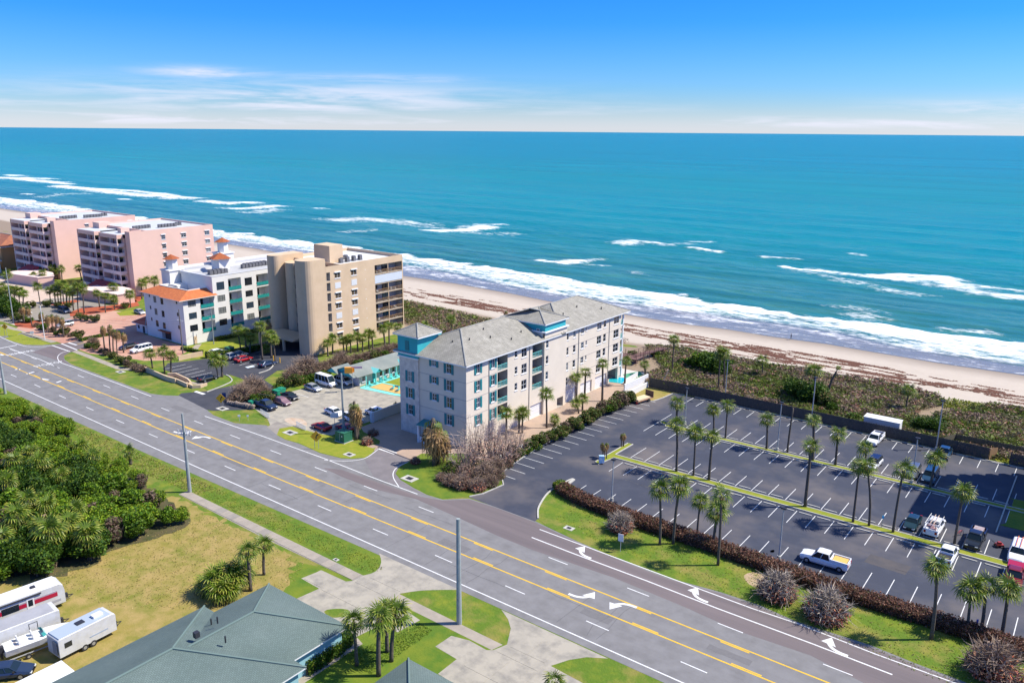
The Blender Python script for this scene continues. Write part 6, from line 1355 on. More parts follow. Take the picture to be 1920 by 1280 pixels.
tufts([(-135, 63), (-110, 64.2), (-110, 67.6), (-165, 68.0), (-168, 67)], 3500, 'grass', 'rough grass between the road and the thicket', [(.17, .21, .015), (.24, .25, .04), (.30, .25, .09)], .16)
tufts([(-104, 38), (-90, 40), (-77, 50), (-77.5, 58), (-80, 61), (-104, 61.3)], 3500, 'dry_grass', 'dry tan lawn grass with green weeds', [(.36, .28, .08), (.30, .25, .06), (.25, .24, .045), (.40, .31, .13)], .11)
tufts([(-61, 92.0), (-55, 90.5), (-35, 88.5), (-10, 86.5), (5, 87), (5, 97), (-18, 98), (-40, 98.6), (-61, 100.4)], 4500, 'grass', 'green and tan grass of the verge below the brown hedge', [(.18, .24, .012), (.24, .26, .03), (.15, .21, .012), (.32, .26, .10)], .12)

tufts([(-61.3, 50.5), (-56.3, 50.5), (-56.3, 60.4), (-58.6, 60.6), (-59.2, 57)], 2200, 'grass', 'green lawn grass beside the green roofed house', [(.12, .20, .01), (.16, .23, .015), (.10, .17, .01)], .10)
tufts([(-82, 92), (-79, 91.5), (-74.5, 96), (-75, 98), (-80, 101), (-84, 98)], 1500, 'grass', 'green grass of the corner verge by the condominium', [(.12, .19, .01), (.17, .23, .015)], .12)
# ================================================================= VEHICLES
def paint(name, c, metal=0.0): return mat('paint_'+name, c, .28, metal=metal, coat=.2)
PC = dict(white=paint('white', (.74, .75, .76)), silver=paint('silver', (.42, .44, .46), .4), black=paint('black', (.012, .014, .018)), blue=paint('blue', (.015, .05, .10)), navy=paint('navy', (.03, .05, .10), .3), red=paint('red', (.36, .008, .014)), grey=paint('grey', (.12, .14, .16), .3), maroon=paint('maroon', (.16, .01, .015)), mauve=paint('mauve', (.22, .13, .15)), teal=paint('dark_teal', (.012, .035, .045)))
m_cg = mat('car_glass', (.012, .022, .028), .12, spec=.45); m_tyre = mat('tyre', (.018, .018, .02), .9); m_rim = mat('rim', (.38, .39, .41), .4, metal=.5); m_head = mat('headlight', (.75, .78, .8), .2); m_tail = mat('taillight', (.35, .01, .01), .3); m_trim = mat('black_trim', (.02, .02, .022), .7)
KIND = {  # L, W, H, hood z, [glass base x0,x1, roof x0,x1], boot z
 'sedan': (4.7, 1.82, 1.45, .92, (-1.95, 1.15, -1.15, .45), 1.0), 'coupe': (4.6, 1.85, 1.38, .9, (-1.9, 1.0, -1.0, .2), 1.0), 'suv': (4.75, 1.92, 1.75, 1.08, (-2.3, 1.2, -1.95, .5), 1.12),
 'big_suv': (5.5, 2.05, 1.9, 1.15, (-2.7, 1.5, -2.45, .8), 1.2), 'minivan': (5.1, 1.98, 1.75, 1.05, (-2.45, 1.75, -2.2, .8), 1.1), 'van': (5.9, 2.05, 2.5, 1.15, (-2.9, 2.2, -2.85, 1.35), 1.2), 'pickup': (5.9, 2.0, 1.9, 1.15, (-.75, 1.55, -.55, .85), 1.15)}
def loft(mb, rings):
    i0 = len(mb.v); n = len(rings[0])
    for r_ in rings: mb.v += r_
    for k in range(len(rings)-1):
        for j in range(n): a = i0+k*n+j; b = i0+k*n+(j+1) % n; mb.f.append((a, b, b+n, a+n)); mb.mi.append(0)
    mb.f.append(tuple(i0+j for j in reversed(range(n)))); mb.mi.append(0); e = i0+(len(rings)-1)*n; mb.f.append(tuple(e+j for j in range(n))); mb.mi.append(0)
_car = {}
def car_meshes(kind):
    if kind in _car: return _car[kind]
    L, W, H, hz, (g0, g1, r0, r1), bz = KIND[kind]; h = L/2; w = W/2; mb = MB()
    def ring(x, ws, zb, zt): a = w*ws; return [(x, -a*.86, zb), (x, -a, zb+.22), (x, -a*1.0, zt-.26), (x, -a*.84, zt), (x, a*.84, zt), (x, a, zt-.26), (x, a, zb+.22), (x, a*.86, zb)]
    if kind == 'pickup': prof = [(-h, .9, .45, 1.12), (-h+.12, 1, .35, 1.16), (-.78, 1, .3, 1.16), (.9, 1, .28, 1.16), (1.55, 1, .28, 1.16), (h-.5, .98, .28, 1.06), (h-.08, .92, .32, .96), (h, .82, .4, .8)]
    else: prof = [(-h, .84, .42, bz-.22), (-h+.15, .96, .3, bz-.04), (g0+.1, 1, .24, bz), (-.6, 1, .22, (bz+hz)/2+.03), (.6, 1, .22, hz+.04), (g1, 1, .24, hz+.02), (h-.6, .97, .26, hz-.12), (h-.12, .9, .28, hz-.26), (h, .78, .38, hz-.4)]
    loft(mb, [ring(*p) for p in prof])
    if kind == 'pickup':
        mb2 = MB(); mb2.box(-h+.1, -w*.97, 1.1, -.8, -w*.84, 1.42); mb2.box(-h+.1, w*.84, 1.1, -.8, w*.97, 1.42); mb2.box(-h+.02, -w*.95, .6, -h+.12, w*.95, 1.42); mb2.box(-.86, -w*.95, 1.1, -.74, w*.95, 1.45)
        for v in mb2.v: mb.v.append(v)
        off = len(mb.v)-len(mb2.v); mb.f += [tuple(i+off for i in f) for f in mb2.f]; mb.mi += mb2.mi
    body = mb
    gl = MB(); wz = w*.9; wr = w*.72; zb = (hz if kind != 'pickup' else 1.14)-.04; zt = H-.07
    b = [(g0, -wz, bz-.04), (g1, -wz, zb), (g1, wz, zb), (g0, wz, bz-.04)]; t = [(r0, -wr, zt), (r1, -wr, zt), (r1, wr, zt), (r0, wr, zt)]
    for k in range(4): gl.quad(b[k], b[(k+1) % 4], t[(k+1) % 4], t[k])
    rf = MB(); rr = lambda x, s, z: [(x, -wr*s, z), (x, -wr*s*.8, z+.06), (x, wr*s*.8, z+.06), (x, wr*s, z)]
    rg = [rr(r0-.06, .98, zt-.03), rr(r0+.2, 1.03, zt+.01), rr(r1-.2, 1.03, zt+.01), rr(r1+.06, .98, zt-.03)]; loft(rf, rg)
    pil = [(0, r0, g0), (3, r0, g0)]
    def bar(p, q, wd=.05): rf.tube([p, q], wd, 4, cap=False)
    for sgn in (-1, 1):
        bar((g0, sgn*wz, bz-.04), (r0, sgn*wr, zt)); bar((g1, sgn*wz, zb), (r1, sgn*wr, zt), .04)
        nm = 1 if kind in ('coupe', 'pickup') else (3 if kind in ('minivan', 'van', 'big_suv') else 2)
        for k in range(1, nm+1):
            f = k/(nm+1); bar((g0+(g1-g0)*f, sgn*(wz+.0), bz-.04), (r0+(r1-r0)*f, sgn*(wr+.01), zt), .035)
    if kind == 'van': 
        rf.box(r0+.05, -wz*.97, 1.15, .4, -wz*.90, 1.2); 
    ty = MB().tube([(0, -.12, 0), (0, .12, 0)], .34 if H < 1.6 else .39, 14); rm = MB().tube([(0, -.125, 0), (0, .125, 0)], .2, 10)
    hl = MB(); tl_ = MB(); tr_ = MB(); mr = MB()
    xf = prof[-1][0]; zf = (prof[-2][3])-.08
    hl.box(xf-.16, -.18, zf-.12, xf+.01, .18, zf); tl_.box(-h-.02, -.14, .8, -h+.14, .14, 1.0 if kind != 'pickup' else 1.2)
    tr_.box(xf-.1, -w*.45, .42, xf+.02, w*.45, zf-.16); tr_.box(-h-.01, -w*.8, .38, -h+.1, w*.8, .52)
    mr.box(g1-.35, -.09, zb+.02, g1-.2, .09, zb+.2)
    _car[kind] = dict(body=body, windows=gl, roof=rf, tyre=ty.mesh('tyre', m_tyre, smooth=False), rim=rm.mesh('rim', m_rim), headlight=hl.mesh('headlight', m_head), taillight=tl_.mesh('taillight', m_tail), bumper=tr_.mesh('bumper', m_trim), mirror=mr.mesh('mirror', m_trim), win=gl.mesh('windows', m_cg)); return _car[kind]
_cm = {}
NAMES = {'sedan': 'sedan', 'coupe': 'sports_car', 'suv': 'suv', 'big_suv': 'suv', 'minivan': 'minivan', 'van': 'passenger_van', 'pickup': 'pickup_truck'}
CAT = {'sedan': 'car', 'coupe': 'car', 'suv': 'car', 'big_suv': 'car', 'minivan': 'minivan', 'van': 'van', 'pickup': 'pickup truck'}
def car(kind, colr, x, y, head, label, roof=None, s=1.0):
    cm = car_meshes(kind); L, W, H, hz, (g0, g1, r0, r1), bz = KIND[kind]
    if (kind, colr) not in _cm: _cm[(kind, colr)] = cm['body'].mesh('body', PC[colr], smooth=False)
    rk = (kind, 'roof', roof or colr)
    if rk not in _cm: _cm[rk] = cm['roof'].mesh('roof', PC[roof or colr])
    t = thing(NAMES[kind], label, CAT[kind], (x, y, .02), R(head)); t.scale = (s, s, s)
    link('body', _cm[(kind, colr)], t); link('windows', cm['win'], t); link('roof', _cm[rk], t)
    link('bumper', cm['bumper'], t)
    for sg in (-1, 1): link('headlight', cm['headlight'], t, (0, sg*W*.31, 0)); link('taillight', cm['taillight'], t, (0, sg*W*.36, 0)); link('mirror', cm['mirror'], t, (0, sg*(W/2+.07), 0))
    rd = .34 if H < 1.6 else .39
    for sx in (L/2-.95, -L/2+.95):
        for sy in (-1, 1): wh = link('wheel', cm['tyre'], t, (sx, sy*(W/2-.11), rd)); link('rim', cm['rim'], wh)
    return t
def carpx(kind, colr, px, head, label, **k): x, y = G(*px); return car(kind, colr, x, y, head, label, **k)
t = car('pickup', 'white', -25.0, 103.4, 181, 'white crew cab pickup parked across the bays, plywood in its bed', s=1.05)
link('plywood', MB().box(-2.7, -.75, 1.18, -1.0, .75, 1.3).mesh('plywood', mat('plywood', (.62, .40, .10), .8)), t); link('bed_floor', MB().box(-2.85, -.83, 1.165, -.9, .83, 1.17).mesh('bed_floor', m_trim), t)
t = car('pickup', 'white', -31.0, 154.6, -92, 'white pickup nosing out from the wooden fence', s=1.0); link('bed_floor', MB().box(-2.85, -.83, 1.165, -.9, .83, 1.17).mesh('bed_floor', m_trim), t)
car('suv', 'white', -28.3, 142.4, -93, 'white crossover with black roof between two planted islands', roof='black')
car('suv', 'grey', -22.1, 142.6, -90, 'small grey SUV half hidden behind a lamp post'); car('big_suv', 'blue', -19.4, 142.4, -90, 'dark blue SUV behind the palm trunk')
t = car('pickup', 'blue', -19.4, 154.9, 90, 'dark blue pickup backed toward us at the wooden fence'); link('bed_floor', MB().box(-2.85, -.83, 1.165, -.9, .83, 1.17).mesh('bed_floor', m_trim), t)
car('sedan', 'teal', -18.1, 122.7, -91, 'dark sedan parked beside the white utility truck')
t = car('pickup', 'white', -15.2, 122.9, 88, 'white utility truck with ladder rack and cluttered bed'); q = MB()
for sy in (-.85, .85): q.tube([(-2.7, sy, 1.4), (-2.7, sy, 2.1), (1.2, sy, 2.1)], .04, 5); q.tube([(-.8, sy, 1.4), (-.8, sy, 2.1)], .04, 5)
for x in (-2.7, -1.6, -.8, .4): q.tube([(x, -.85, 2.1), (x, .85, 2.1)], .04, 5)
link('ladder_rack', q.mesh('ladder_rack', m_wh), t)
q = MB().box(-2.6, -.6, 1.15, -1.9, .1, 1.5).box(-1.7, .1, 1.15, -1.0, .7, 1.45).box(-2.2, -.2, 1.4, -.9, .2, 1.55); link('tools', q.mesh('tools', mat('clutter', (.40, .20, .14), .8, (.15, .12, .2), scale=3)), t)
link('ladder', MB().box(-2.5, -.25, 2.14, 1.0, -.18, 2.2).box(-2.5, .18, 2.14, 1.0, .25, 2.2).mesh('ladder', mat('ladder', (.6, .45, .35), .6)), t)
t = car('pickup', 'black', -9.9, 122.4, -92, 'black pickup facing us with tools in its bed', s=1.02); link('tools', MB().box(-2.6, -.6, 1.15, -1.2, .6, 1.55).mesh('tools', mat('clutter2', (.30, .16, .12), .8, (.35, .35, .4), scale=4)), t)
t = car('pickup', 'white', -12.2, 114.9, 88, 'white pickup with empty dark bed below the lower island'); link('bed_floor', MB().box(-2.85, -.83, 1.165, -.9, .83, 1.17).mesh('bed_floor', m_trim), t)
t = car('big_suv', 'white', -4.7, 121.6, -90, 'white work vehicle with orange ladder on its roof rack at the right edge'); link('ladder', MB().box(-2.4, -.3, 2.05, 1.0, -.22, 2.12).box(-2.4, .22, 2.05, 1.0, .3, 2.12).mesh('ladder', mat('orange_ladder', (.75, .20, .06), .6)), t)
t = car('pickup', 'maroon', -4.3, 114.4, -88, 'maroon pickup with red bed cover at the right edge'); link('bed_cover', MB().box(-2.85, -.93, 1.42, -.85, .93, 1.47).mesh('bed_cover', PC['red']), t)
# motel guests' cars
carpx('sedan', 'silver', (587, 731), -3, 'silver sedan beside the white passenger van'); carpx('van', 'white', (612, 722), -2, 'white passenger van in the motel car park', s=1.0); carpx('minivan', 'white', (644, 719), -3, 'white minivan behind the passenger van')
carpx('coupe', 'black', (544, 747), -2, 'black sports car next to the covered car'); t = carpx('sedan', 'mauve', (529, 757), -1, 'car under a mauve grey fabric cover'); [o for o in t.children if o.name.startswith('windows')][0].data = _cm.setdefault('cov', car_meshes('sedan')['windows'].mesh('windows', PC['mauve']))
t = carpx('pickup', 'navy', (498, 765), 0, 'dark blue pickup with orange planks behind the low picket fence'); link('planks', MB().box(-3.4, -.7, .5, -2.9, .8, .65).mesh('planks', mat('orange_plank', (.6, .22, .05), .7)), t)
carpx('sedan', 'white', (627, 777), -4, 'white sedan with sunroof just left of the motel utility pole'); carpx('coupe', 'red', (603, 804), 177, 'bright red sports car on the motel forecourt'); carpx('suv', 'white', (703, 778), 175, 'white SUV partly behind a brown palm by the white wall'); carpx('suv', 'white', (662, 790), -5, 'white SUV hidden behind the utility pole and wilted palm'); carpx('coupe', 'red', (648, 806), 178, 'dark red car nose half hidden behind the motel sign')
# tan tower and hotel cars
for kd, c, px, hd, lab in (('suv', 'silver', (441, 672), 92, 'silver SUV in the tan tower car park'), ('suv', 'navy', (448, 670), 92, 'dark blue SUV behind the silver one in the tan tower car park'), ('sedan', 'red', (457, 677), 90, 'red sedan in the tan tower car park'), ('sedan', 'navy', (502, 686), 92, 'dark blue sedan at the planted circle by the tan tower'), ('sedan', 'black', (391, 713), 90, 'black sedan with glinting glass in the last bay by the entrance'), ('sedan', 'white', (407, 664), 88, 'white sedan beside the green utility cabinet'), ('sedan', 'grey', (424, 666), 90, 'grey sedan in the shade at the top of the tan tower car park'),
                        ('big_suv', 'white', (265, 659), -88, 'large white SUV on the hotel pavers'), ('sedan', 'black', (241, 653), -88, 'dark car left of the large white SUV'), ('sedan', 'silver', (262, 588), -3, 'silver sedan at the corner of the hotel near the lawn'), ('suv', 'silver', (122, 612), -90, 'silver SUV on the hotel pavers behind dead palms'), ('big_suv', 'navy', (121, 586), -3, 'dark blue SUV on the pink tower drive'), ('sedan', 'white', (24, 586), -3, 'white sedan behind the trees at the far left'), ('sedan', 'white', (50, 588), -3, 'white sedan right of the trees at the far left')):
    carpx(kd, c, px, hd, lab)
# yard at the lower left
def trailer(label, x0, y0, ln, w, h, head, mats_, name='travel_trailer', stripe=False, extras=(), rnd=1.0):
    t = thing(name, label, 'trailer', (x0, y0, 0), R(head)); mb = MB()
    rings = []
    for x, zt in ((-ln/2, h-.15), (-ln/2+.2, h), (ln/2-.5, h), (ln/2-.12, h-.3*rnd), (ln/2, h-.9*rnd)): rings.append([(x, -w/2, .6), (x, -w/2, zt-.08), (x, -w/2+.12, zt), (x, w/2-.12, zt), (x, w/2, zt-.08), (x, w/2, .6)])
    loft(mb, rings); link('body', mb.mesh('body', mats_[0]), t)
    link('roof', MB().box(-ln/2+.15, -w/2+.1, h+.002, ln/2-.5, w/2-.1, h+.04).mesh('roof', mats_[1]), t)
    for sx in (-.5, .45):
        for sy in (-1, 1): wh = link('wheel', MB().tube([(0, -.12, 0), (0, .12, 0)], .38, 12).mesh('tyre', m_tyre), t, (sx, sy*(w/2-.12), .38)); link('rim', MB().tube([(0, -.13, 0), (0, .13, 0)], .2, 8).mesh('rim', m_rim), wh)
    link('hitch', MB().tube([(ln/2-.1, -.7, .55), (ln/2+1.2, 0, .55), (ln/2-.1, .7, .55)], .06, 5).box(ln/2+.1, -.2, .5, ln/2+.6, .2, 1.0).mesh('hitch', m_dark), t)
    for nm, bx_, m_ in extras: q = MB(); [q.box(*b) for b in bx_]; link(nm, q.mesh(nm, m_), t)
    return t
m_rvred = mat('rv_red', (.38, .01, .04), .4); m_tw = mat('trailer_white', (.56, .57, .57), .5, (.48, .48, .46), scale=1.2); m_tg = mat('trailer_grey_roof', (.36, .36, .37), .6, (.30, .30, .31), scale=.6)
rvx = dict(ln=9.6, w=2.5, h=3.2)
trailer('white and red striped camper trailer, topmost of the parked trailers', -96.5, 32.2, 10.2, 2.5, 3.2, 84, (m_tw, m_wh), 'camper_trailer', extras=(
    ('red_stripe', [(-4.9, -1.275, 1.75, 4.3, -1.25, 2.25)], m_rvred), ('grey_stripe', [(-4.9, -1.27, 1.0, 4.6, -1.25, 1.28), (-4.9, -1.272, 2.3, 4.3, -1.25, 2.42)], mat('rv_grey', (.33, .33, .35), .5)), ('window', [(-1.6, -1.28, 1.7, .2, -1.25, 2.5), (-4.4, -1.28, 1.7, -2.6, -1.25, 2.5)], m_glass), ('door', [(1.0, -1.29, .8, 1.8, -1.25, 2.75)], m_wh), ('door_window', [(1.15, -1.30, 1.7, 1.65, -1.285, 2.5)], m_glass), ('air_conditioner', [(-2.1, -.4, 3.24, -1.1, .4, 3.5)], m_wh), ('roof_vent', [(1.9, -.25, 3.24, 2.4, .25, 3.38)], m_dark), ('awning_rail', [(-4.5, -1.42, 2.85, 2.6, -1.25, 2.98)], m_dark)))
trailer('grey roofed white enclosed cargo trailer between camper and boat', -91.5, 30.2, 8.6, 2.5, 2.9, 84, (m_tw, m_tg), 'cargo_trailer', rnd=.15, extras=(('side_door', [(1.1, -1.27, .75, 1.16, -1.25, 2.5), (1.1, -1.27, 2.45, 2.0, -1.25, 2.5), (1.94, -1.27, .75, 2.0, -1.25, 2.5)], m_dark),))
trailer('white cargo trailer with oval roof vent parked nearest the green roof', -85.4, 34.7, 6.4, 2.4, 2.8, 93, (m_tw, mat('trailer_blue_roof', (.36, .42, .48), .4)), 'cargo_trailer', rnd=.25, extras=(('air_conditioner', [(1.1, -.6, 2.85, 2.2, .1, 3.1)], m_wh), ('roof_hatch', [(-.6, -.35, 2.85, .25, .35, 2.95)], m_dark), ('side_window', [(-2.6, -1.23, 1.5, -1.8, -1.2, 2.1)], m_glass), ('lettering_band', [(.1, -1.215, 1.25, 2.2, -1.2, 1.36)], mat('blue_grey_lettering', (.25, .32, .42), .5)), ('rear_graphic', [(-3.33, -1.0, .9, -3.30, -.1, 2.4)], mat('grey_graphic', (.2, .22, .25), .6))))
def boat(label, x, y, head):
    t = thing('motor_boat', label, 'boat', (x, y, 0), R(head)); mb = MB(); st = [(-3.2, 1.0, .9), (-2, 1.1, .95), (0, 1.15, 1.0), (1.5, 1.0, 1.08), (2.6, .6, 1.2), (3.4, .06, 1.35)]
    rings = [[(a, -b, 1.75+(c-.9)*.4), (a, -b*.75, .95+(c-.9)*.6), (a, 0, .75+(c-.9)*.9), (a, b*.75, .95+(c-.9)*.6), (a, b, 1.75+(c-.9)*.4), (a, b*.5, 1.78+(c-.9)*.4), (a, -b*.5, 1.78+(c-.9)*.4)] for a, b, c in st]; loft(mb, rings); link('hull', mb.mesh('hull', m_wh, smooth=False), t)
    link('cockpit', MB().box(-2.2, -.75, 1.74, .6, .75, 1.80).mesh('cockpit', mat('boat_floor', (.35, .28, .26), .8, (.5, .45, .42), scale=2)), t)
    q = MB()
    for a, b in ((-1.6, -.4), (-1.6, .4), (-.2, -.4), (-.2, .4)): q.box(a-.25, b-.25, 1.8, a+.25, b+.25, 2.05); q.box(a-.3, b-.25, 2.05, a-.18, b+.25, 2.4)
    link('seat', q.mesh('seat', m_wh), t); g = MB(); g.quad((.5, -.8, 1.8), (.9, -.6, 1.8), (.6, -.6, 2.3), (.3, -.75, 2.3)); g.quad((.9, -.6, 1.8), (.9, .6, 1.8), (.6, .6, 2.3), (.6, -.6, 2.3)); g.quad((.5, .8, 1.8), (.9, .6, 1.8), (.6, .6, 2.3), (.3, .75, 2.3)); link('windscreen', g.mesh('windscreen', mat('teal_glass', (.05, .28, .28), .2)), t)
    link('outboard_motor', MB().box(-3.7, -.22, 1.3, -3.2, .22, 2.0).box(-3.55, -.1, .5, -3.35, .1, 1.3).mesh('outboard_motor', m_dark), t)
    q = MB(); q.box(-3.2, -.8, .45, 3.0, -.7, .55); q.box(-3.2, .7, .45, 3.0, .8, .55); q.tube([(3.0, -.75, .5), (4.4, 0, .5), (3.0, .75, .5)], .05, 5); link('trailer_frame', q.mesh('trailer_frame', mat('galv', (.35, .36, .37), .5)), t)
    for sy in (-1, 1): wh = link('wheel', MB().tube([(-1.2, -.1, .3), (-1.2, .1, .3)], .3, 10).mesh('tyre', m_tyre), t, (0, sy*1.0, 0)); link('rim', MB().tube([(-1.2, -.12, .3), (-1.2, .12, .3)], .15, 8).mesh('rim', m_rim), wh)
boat('white open motor boat on its trailer between two cargo trailers', -88.4, 31.2, 80)
car('sedan', 'navy', -86.2, 27.2, 50, 'dark blue sedan at the bottom left corner', s=1.05)

# ================================================================= POLES, LAMPS, SIGNS, FENCES
def utility_pole(base, top, label, arms=0, r=.26, r2=.15, head=0, lamp=False, m_=None, group=None, name='utility_pole'):
    b = G(*base); h = top_z(b, top); t = thing(name, label, 'utility pole', (b[0], b[1], 0), group=group)
    link('shaft', MB().tube([(0, 0, 0), (0, 0, h*.5), (0, 0, h)], r, 10, r2).mesh('shaft', m_ or m_gpole), t)
    for k in range(arms):
        z = h-3.0-.5*k; q = MB().tube([(-.9 if k else -1.2, 0, z), (1.2, 0, z)], .05, 5); link('cross_arm', q.mesh('cross_arm', m_metal), t, (0, 0, 0), R(head))
        for x in (-1.1, -.5, .5, 1.1): link('insulator', _wc.setdefault('ins', MB().tube([(0, 0, 0), (0, 0, .35)], .09, 6, .05).mesh('insulator', mat('porcelain', (.55, .56, .58), .3))), t, (x*math.cos(R(head)), x*math.sin(R(head)), z+.03))
    return t, h
utility_pole((861, 1168), 972, 'tall grey utility pole at the driveway in the foreground', r=.33, r2=.24)[0]
t = utility_pole((356, 922), 775, 'grey utility pole with crossed insulator arms at the start of the sidewalk', arms=2, r=.30, r2=.15, head=20)[0]
utility_pole((10, 738), 664, 'grey utility pole at the left edge of the photo', r=.30, r2=.17); t, hp1 = utility_pole((645, 812), 700, 'dark utility pole in the motel car park', r=.24, r2=.15)
t, h2 = utility_pole((343, 663), 580, 'wooden utility pole with a cross arm at the hotel corner', arms=1, r=.17, r2=.11, m_=mat('brown_pole', (.16, .13, .11), .9)); t, h3 = utility_pole((401, 645), 578, 'thin utility pole in front of the hotel balconies', arms=1, r=.13, r2=.1)
utility_pole((26, 606), 502, 'greenish utility pole at the far left street corner', r=.17, r2=.11); utility_pole((84, 636), 572, 'white street pole beside the hotel sidewalk', r=.12, r2=.09, m_=m_wh)
def wire(a, az, b, bz_, sag, label):
    A = Vector((*G(*a), az)); B = Vector((*G(*b), bz_)); pts = [tuple(A.lerp(B, k/10)-Vector((0, 0, sag*4*(k/10)*(1-k/10)))) for k in range(11)]; o = MB().tube(pts, .022, 3, cap=False).obj('overhead_wire', mat('wire', (.35, .35, .36), .5)); tag(o, label, 'wire')
wire((343, 663), 8.4, (84, 636), 8.0, 1.2, 'upper wire from the hotel corner pole to the white street pole'); wire((343, 663), 7.9, (84, 636), 7.4, 1.3, 'lower wire from the hotel corner pole to the white street pole'); wire((343, 663), 8.4, (401, 645), 9.0, .4, 'wire between the two poles at the hotel corner')
wire((645, 812), hp1*.72, (488, 775), 4.2, .8, 'wire running from the motel pole down to the left')
def lamp(base, top, label, r=.12):
    b = G(*base); h = top_z(b, top); t = thing('lamp_post', label, 'street lamp', (b[0], b[1], 0), group='lamp posts of the big car park')
    link('shaft', MB().tube([(0, 0, 0), (0, 0, h)], r, 8, r*.7).mesh('shaft', m_metal), t); link('lamp_head', MB().box(-.34, -.2, h-.05, .34, .2, h+.16).mesh('lamp_head', m_dark), t); link('lamp_base', MB().tube([(0, 0, 0), (0, 0, .6)], .26, 10).mesh('lamp_base', m_kerb), t)
for b, tp, lab in (((1147, 939), 862, 'lamp post left of the lower planted island'), ((1284, 795), 728, 'lamp post at the left tip of the upper island'), ((1359, 752), 676, 'lamp post at the fence by the twin dune palms'), ((1457, 845), 755, 'tall pale lamp post on the upper island'), ((1521, 790), 708, 'lamp post at the fence below the bushy dune palm'), ((1755, 843), 752, 'lamp post at the fence near the gate'), ((1709, 906), 822, 'lamp post beside the small grey SUV'), ((1460, 1049), 953, 'lamp post standing in the brown hedge')):
    lamp(b, tp, lab)
# warning signs
m_sgy = mat('sign_orange_yellow', (.80, .42, .01), .5); m_sgb = mat('sign_black', (.015, .015, .015), .6)
def diamond(px, label, s=.6, zt=2.3, face=None, symbol='bend'):
    b = G(*px); t = thing('warning_sign', label, 'road sign', (b[0], b[1], 0), R(38)); q = MB()
    for x in (-.35, .35): q.tube([(x, 0, 0), (x, 0, zt)], .04, 5)
    link('post', q.mesh('post', m_metal), t); z = zt
    mb = MB(); P = [(0, z-s*1.42), (s*1.42, z), (0, z+s*1.42), (-s*1.42, z)]
    mb.face([(x, -.06, y) for x, y in P]); mb.face([(x, -.03, y) for x, y in P][::-1]); 
    for k in range(4): a, b_ = P[k], P[(k+1) % 4]; mb.quad((a[0], -.03, a[1]), (b_[0], -.03, b_[1]), (b_[0], -.06, b_[1]), (a[0], -.06, a[1]))
    link('sign_plate', mb.mesh('sign_plate', m_sgy), t); sy = MB()
    if symbol == 'bend': sy.box(-.08, -.075, z-.45, .08, -.065, z); sy.quad((-.08, -.07, z-.05), (.08, -.07, z-.05), (.28, -.07, z+.2), (.12, -.07, z+.28)); sy.face([(.0, -.07, z+.22), (.42, -.07, z+.12), (.3, -.07, z+.5)])
    else: sy.sphere((0, -.07, z+.32), .1, .01, .1, 8, 4); sy.box(-.06, -.075, z-.1, .06, -.065, z+.2); sy.quad((-.06, -.07, z-.1), (.02, -.07, z-.1), (-.16, -.07, z-.45), (-.24, -.07, z-.45)); sy.quad((.0, -.07, z-.1), (.06, -.07, z-.1), (.24, -.07, z-.45), (.16, -.07, z-.45))
    link('symbol', sy.mesh('symbol', m_sgb), t)
diamond((594, 841), 'orange diamond warning sign with black bend arrow on the motel lawn', .75, 2.4); diamond((415, 760), 'orange diamond warning sign at the corner by the stone wall', .72, 1.6); diamond((12, 632), 'yellow diamond pedestrian sign at the far left verge', .6, 3.0, symbol='walker')
def board(px, w, h, z, m_, label, head=48, txt=None, name='sign', cat='sign', tm=None, size=.3, posts=(-.0,), th=.06):
    b = G(*px); t = thing(name, label, cat, (b[0], b[1], 0), R(head)); q = MB()
    for x in posts: q.tube([(x, 0, 0), (x, 0, z+h*.5)], .045, 5)
    link('post', q.mesh('post', m_metal), t); link('panel', MB().box(-w/2, -th, z, w/2, .0, z+h).mesh('panel', m_), t)
    if txt:
        cu = bpy.data.curves.new('t', 'FONT'); cu.body = txt; cu.size = size; cu.align_x = 'CENTER'; cu.align_y = 'CENTER'; o = bpy.data.objects.new('t', cu); me = bpy.data.meshes.new_from_object(o); bpy.data.objects.remove(o); bpy.data.curves.remove(cu)
        me.transform(Matrix.Rotation(R(90), 4, 'X')); me.materials.append(tm or m_sgb); link('lettering', me, t, (0, -th-.01, z+h/2))
    return t
board((1163, 1034), .75, 1.1, 1.6, m_wh, 'white rectangular sign seen edge on, on a thin post by the turn lane', head=8, th=.05); board((743-115, 878-75), 1.5, 1.0, 2.2, m_wh, 'white sign board on a post in front of the transformer box', posts=(.0,))
board((449, 790), .5, .4, 1.0, m_wh, 'white mailbox sign on the motel lawn', head=50); board((465, 788), .4, .35, .8, m_wh, 'small white yard sign next to the mailbox sign', head=50); board((61, 632), .9, .7, 1.0, m_wh, 'white cabinet sign on the hotel sidewalk', head=50)
board((1653, 989), .3, .45, 1.5, mat('blue_sign', (.05, .40, .65), .5), 'small blue sign on the lower planted island', head=42); board((1829, 1183), .25, .8, .8, mat('deep_blue', (.02, .10, .35), .5), 'small dark blue post sign at the trio of palms', head=42)
board((1127, 868), .9, 1.3, .25, mat('pay_station', (.10, .45, .65), .4, (.7, .75, .78), scale=2), 'blue and white pay station box on the kerbed island tip', head=42, name='pay_station', cat='pay station', th=.6)
# motel sign: orange lit box and pale lettering panel on a pole
t = board((662, 735), 1.0, 1.0, 4.6, mat('motel_orange', (.85, .36, .03), .5), 'orange rounded box sign with a pink panel high over the passenger van', head=42, name='motel_sign', txt=None, posts=(0,)); link('side_panel', MB().box(-.2, -.05, 5.4, 2.2, .02, 5.9).mesh('side_panel', mat('pale_pink', (.62, .45, .50), .6)), t); link('sign_box', MB().box(-1.6, -.3, 4.4, .1, .3, 5.7).mesh('sign_box', mat('motel_orange', (1, 1, 1))), t)
board((620, 790), 0.01, .01, 1, m_wh, '', posts=(0,)) if 0 else None
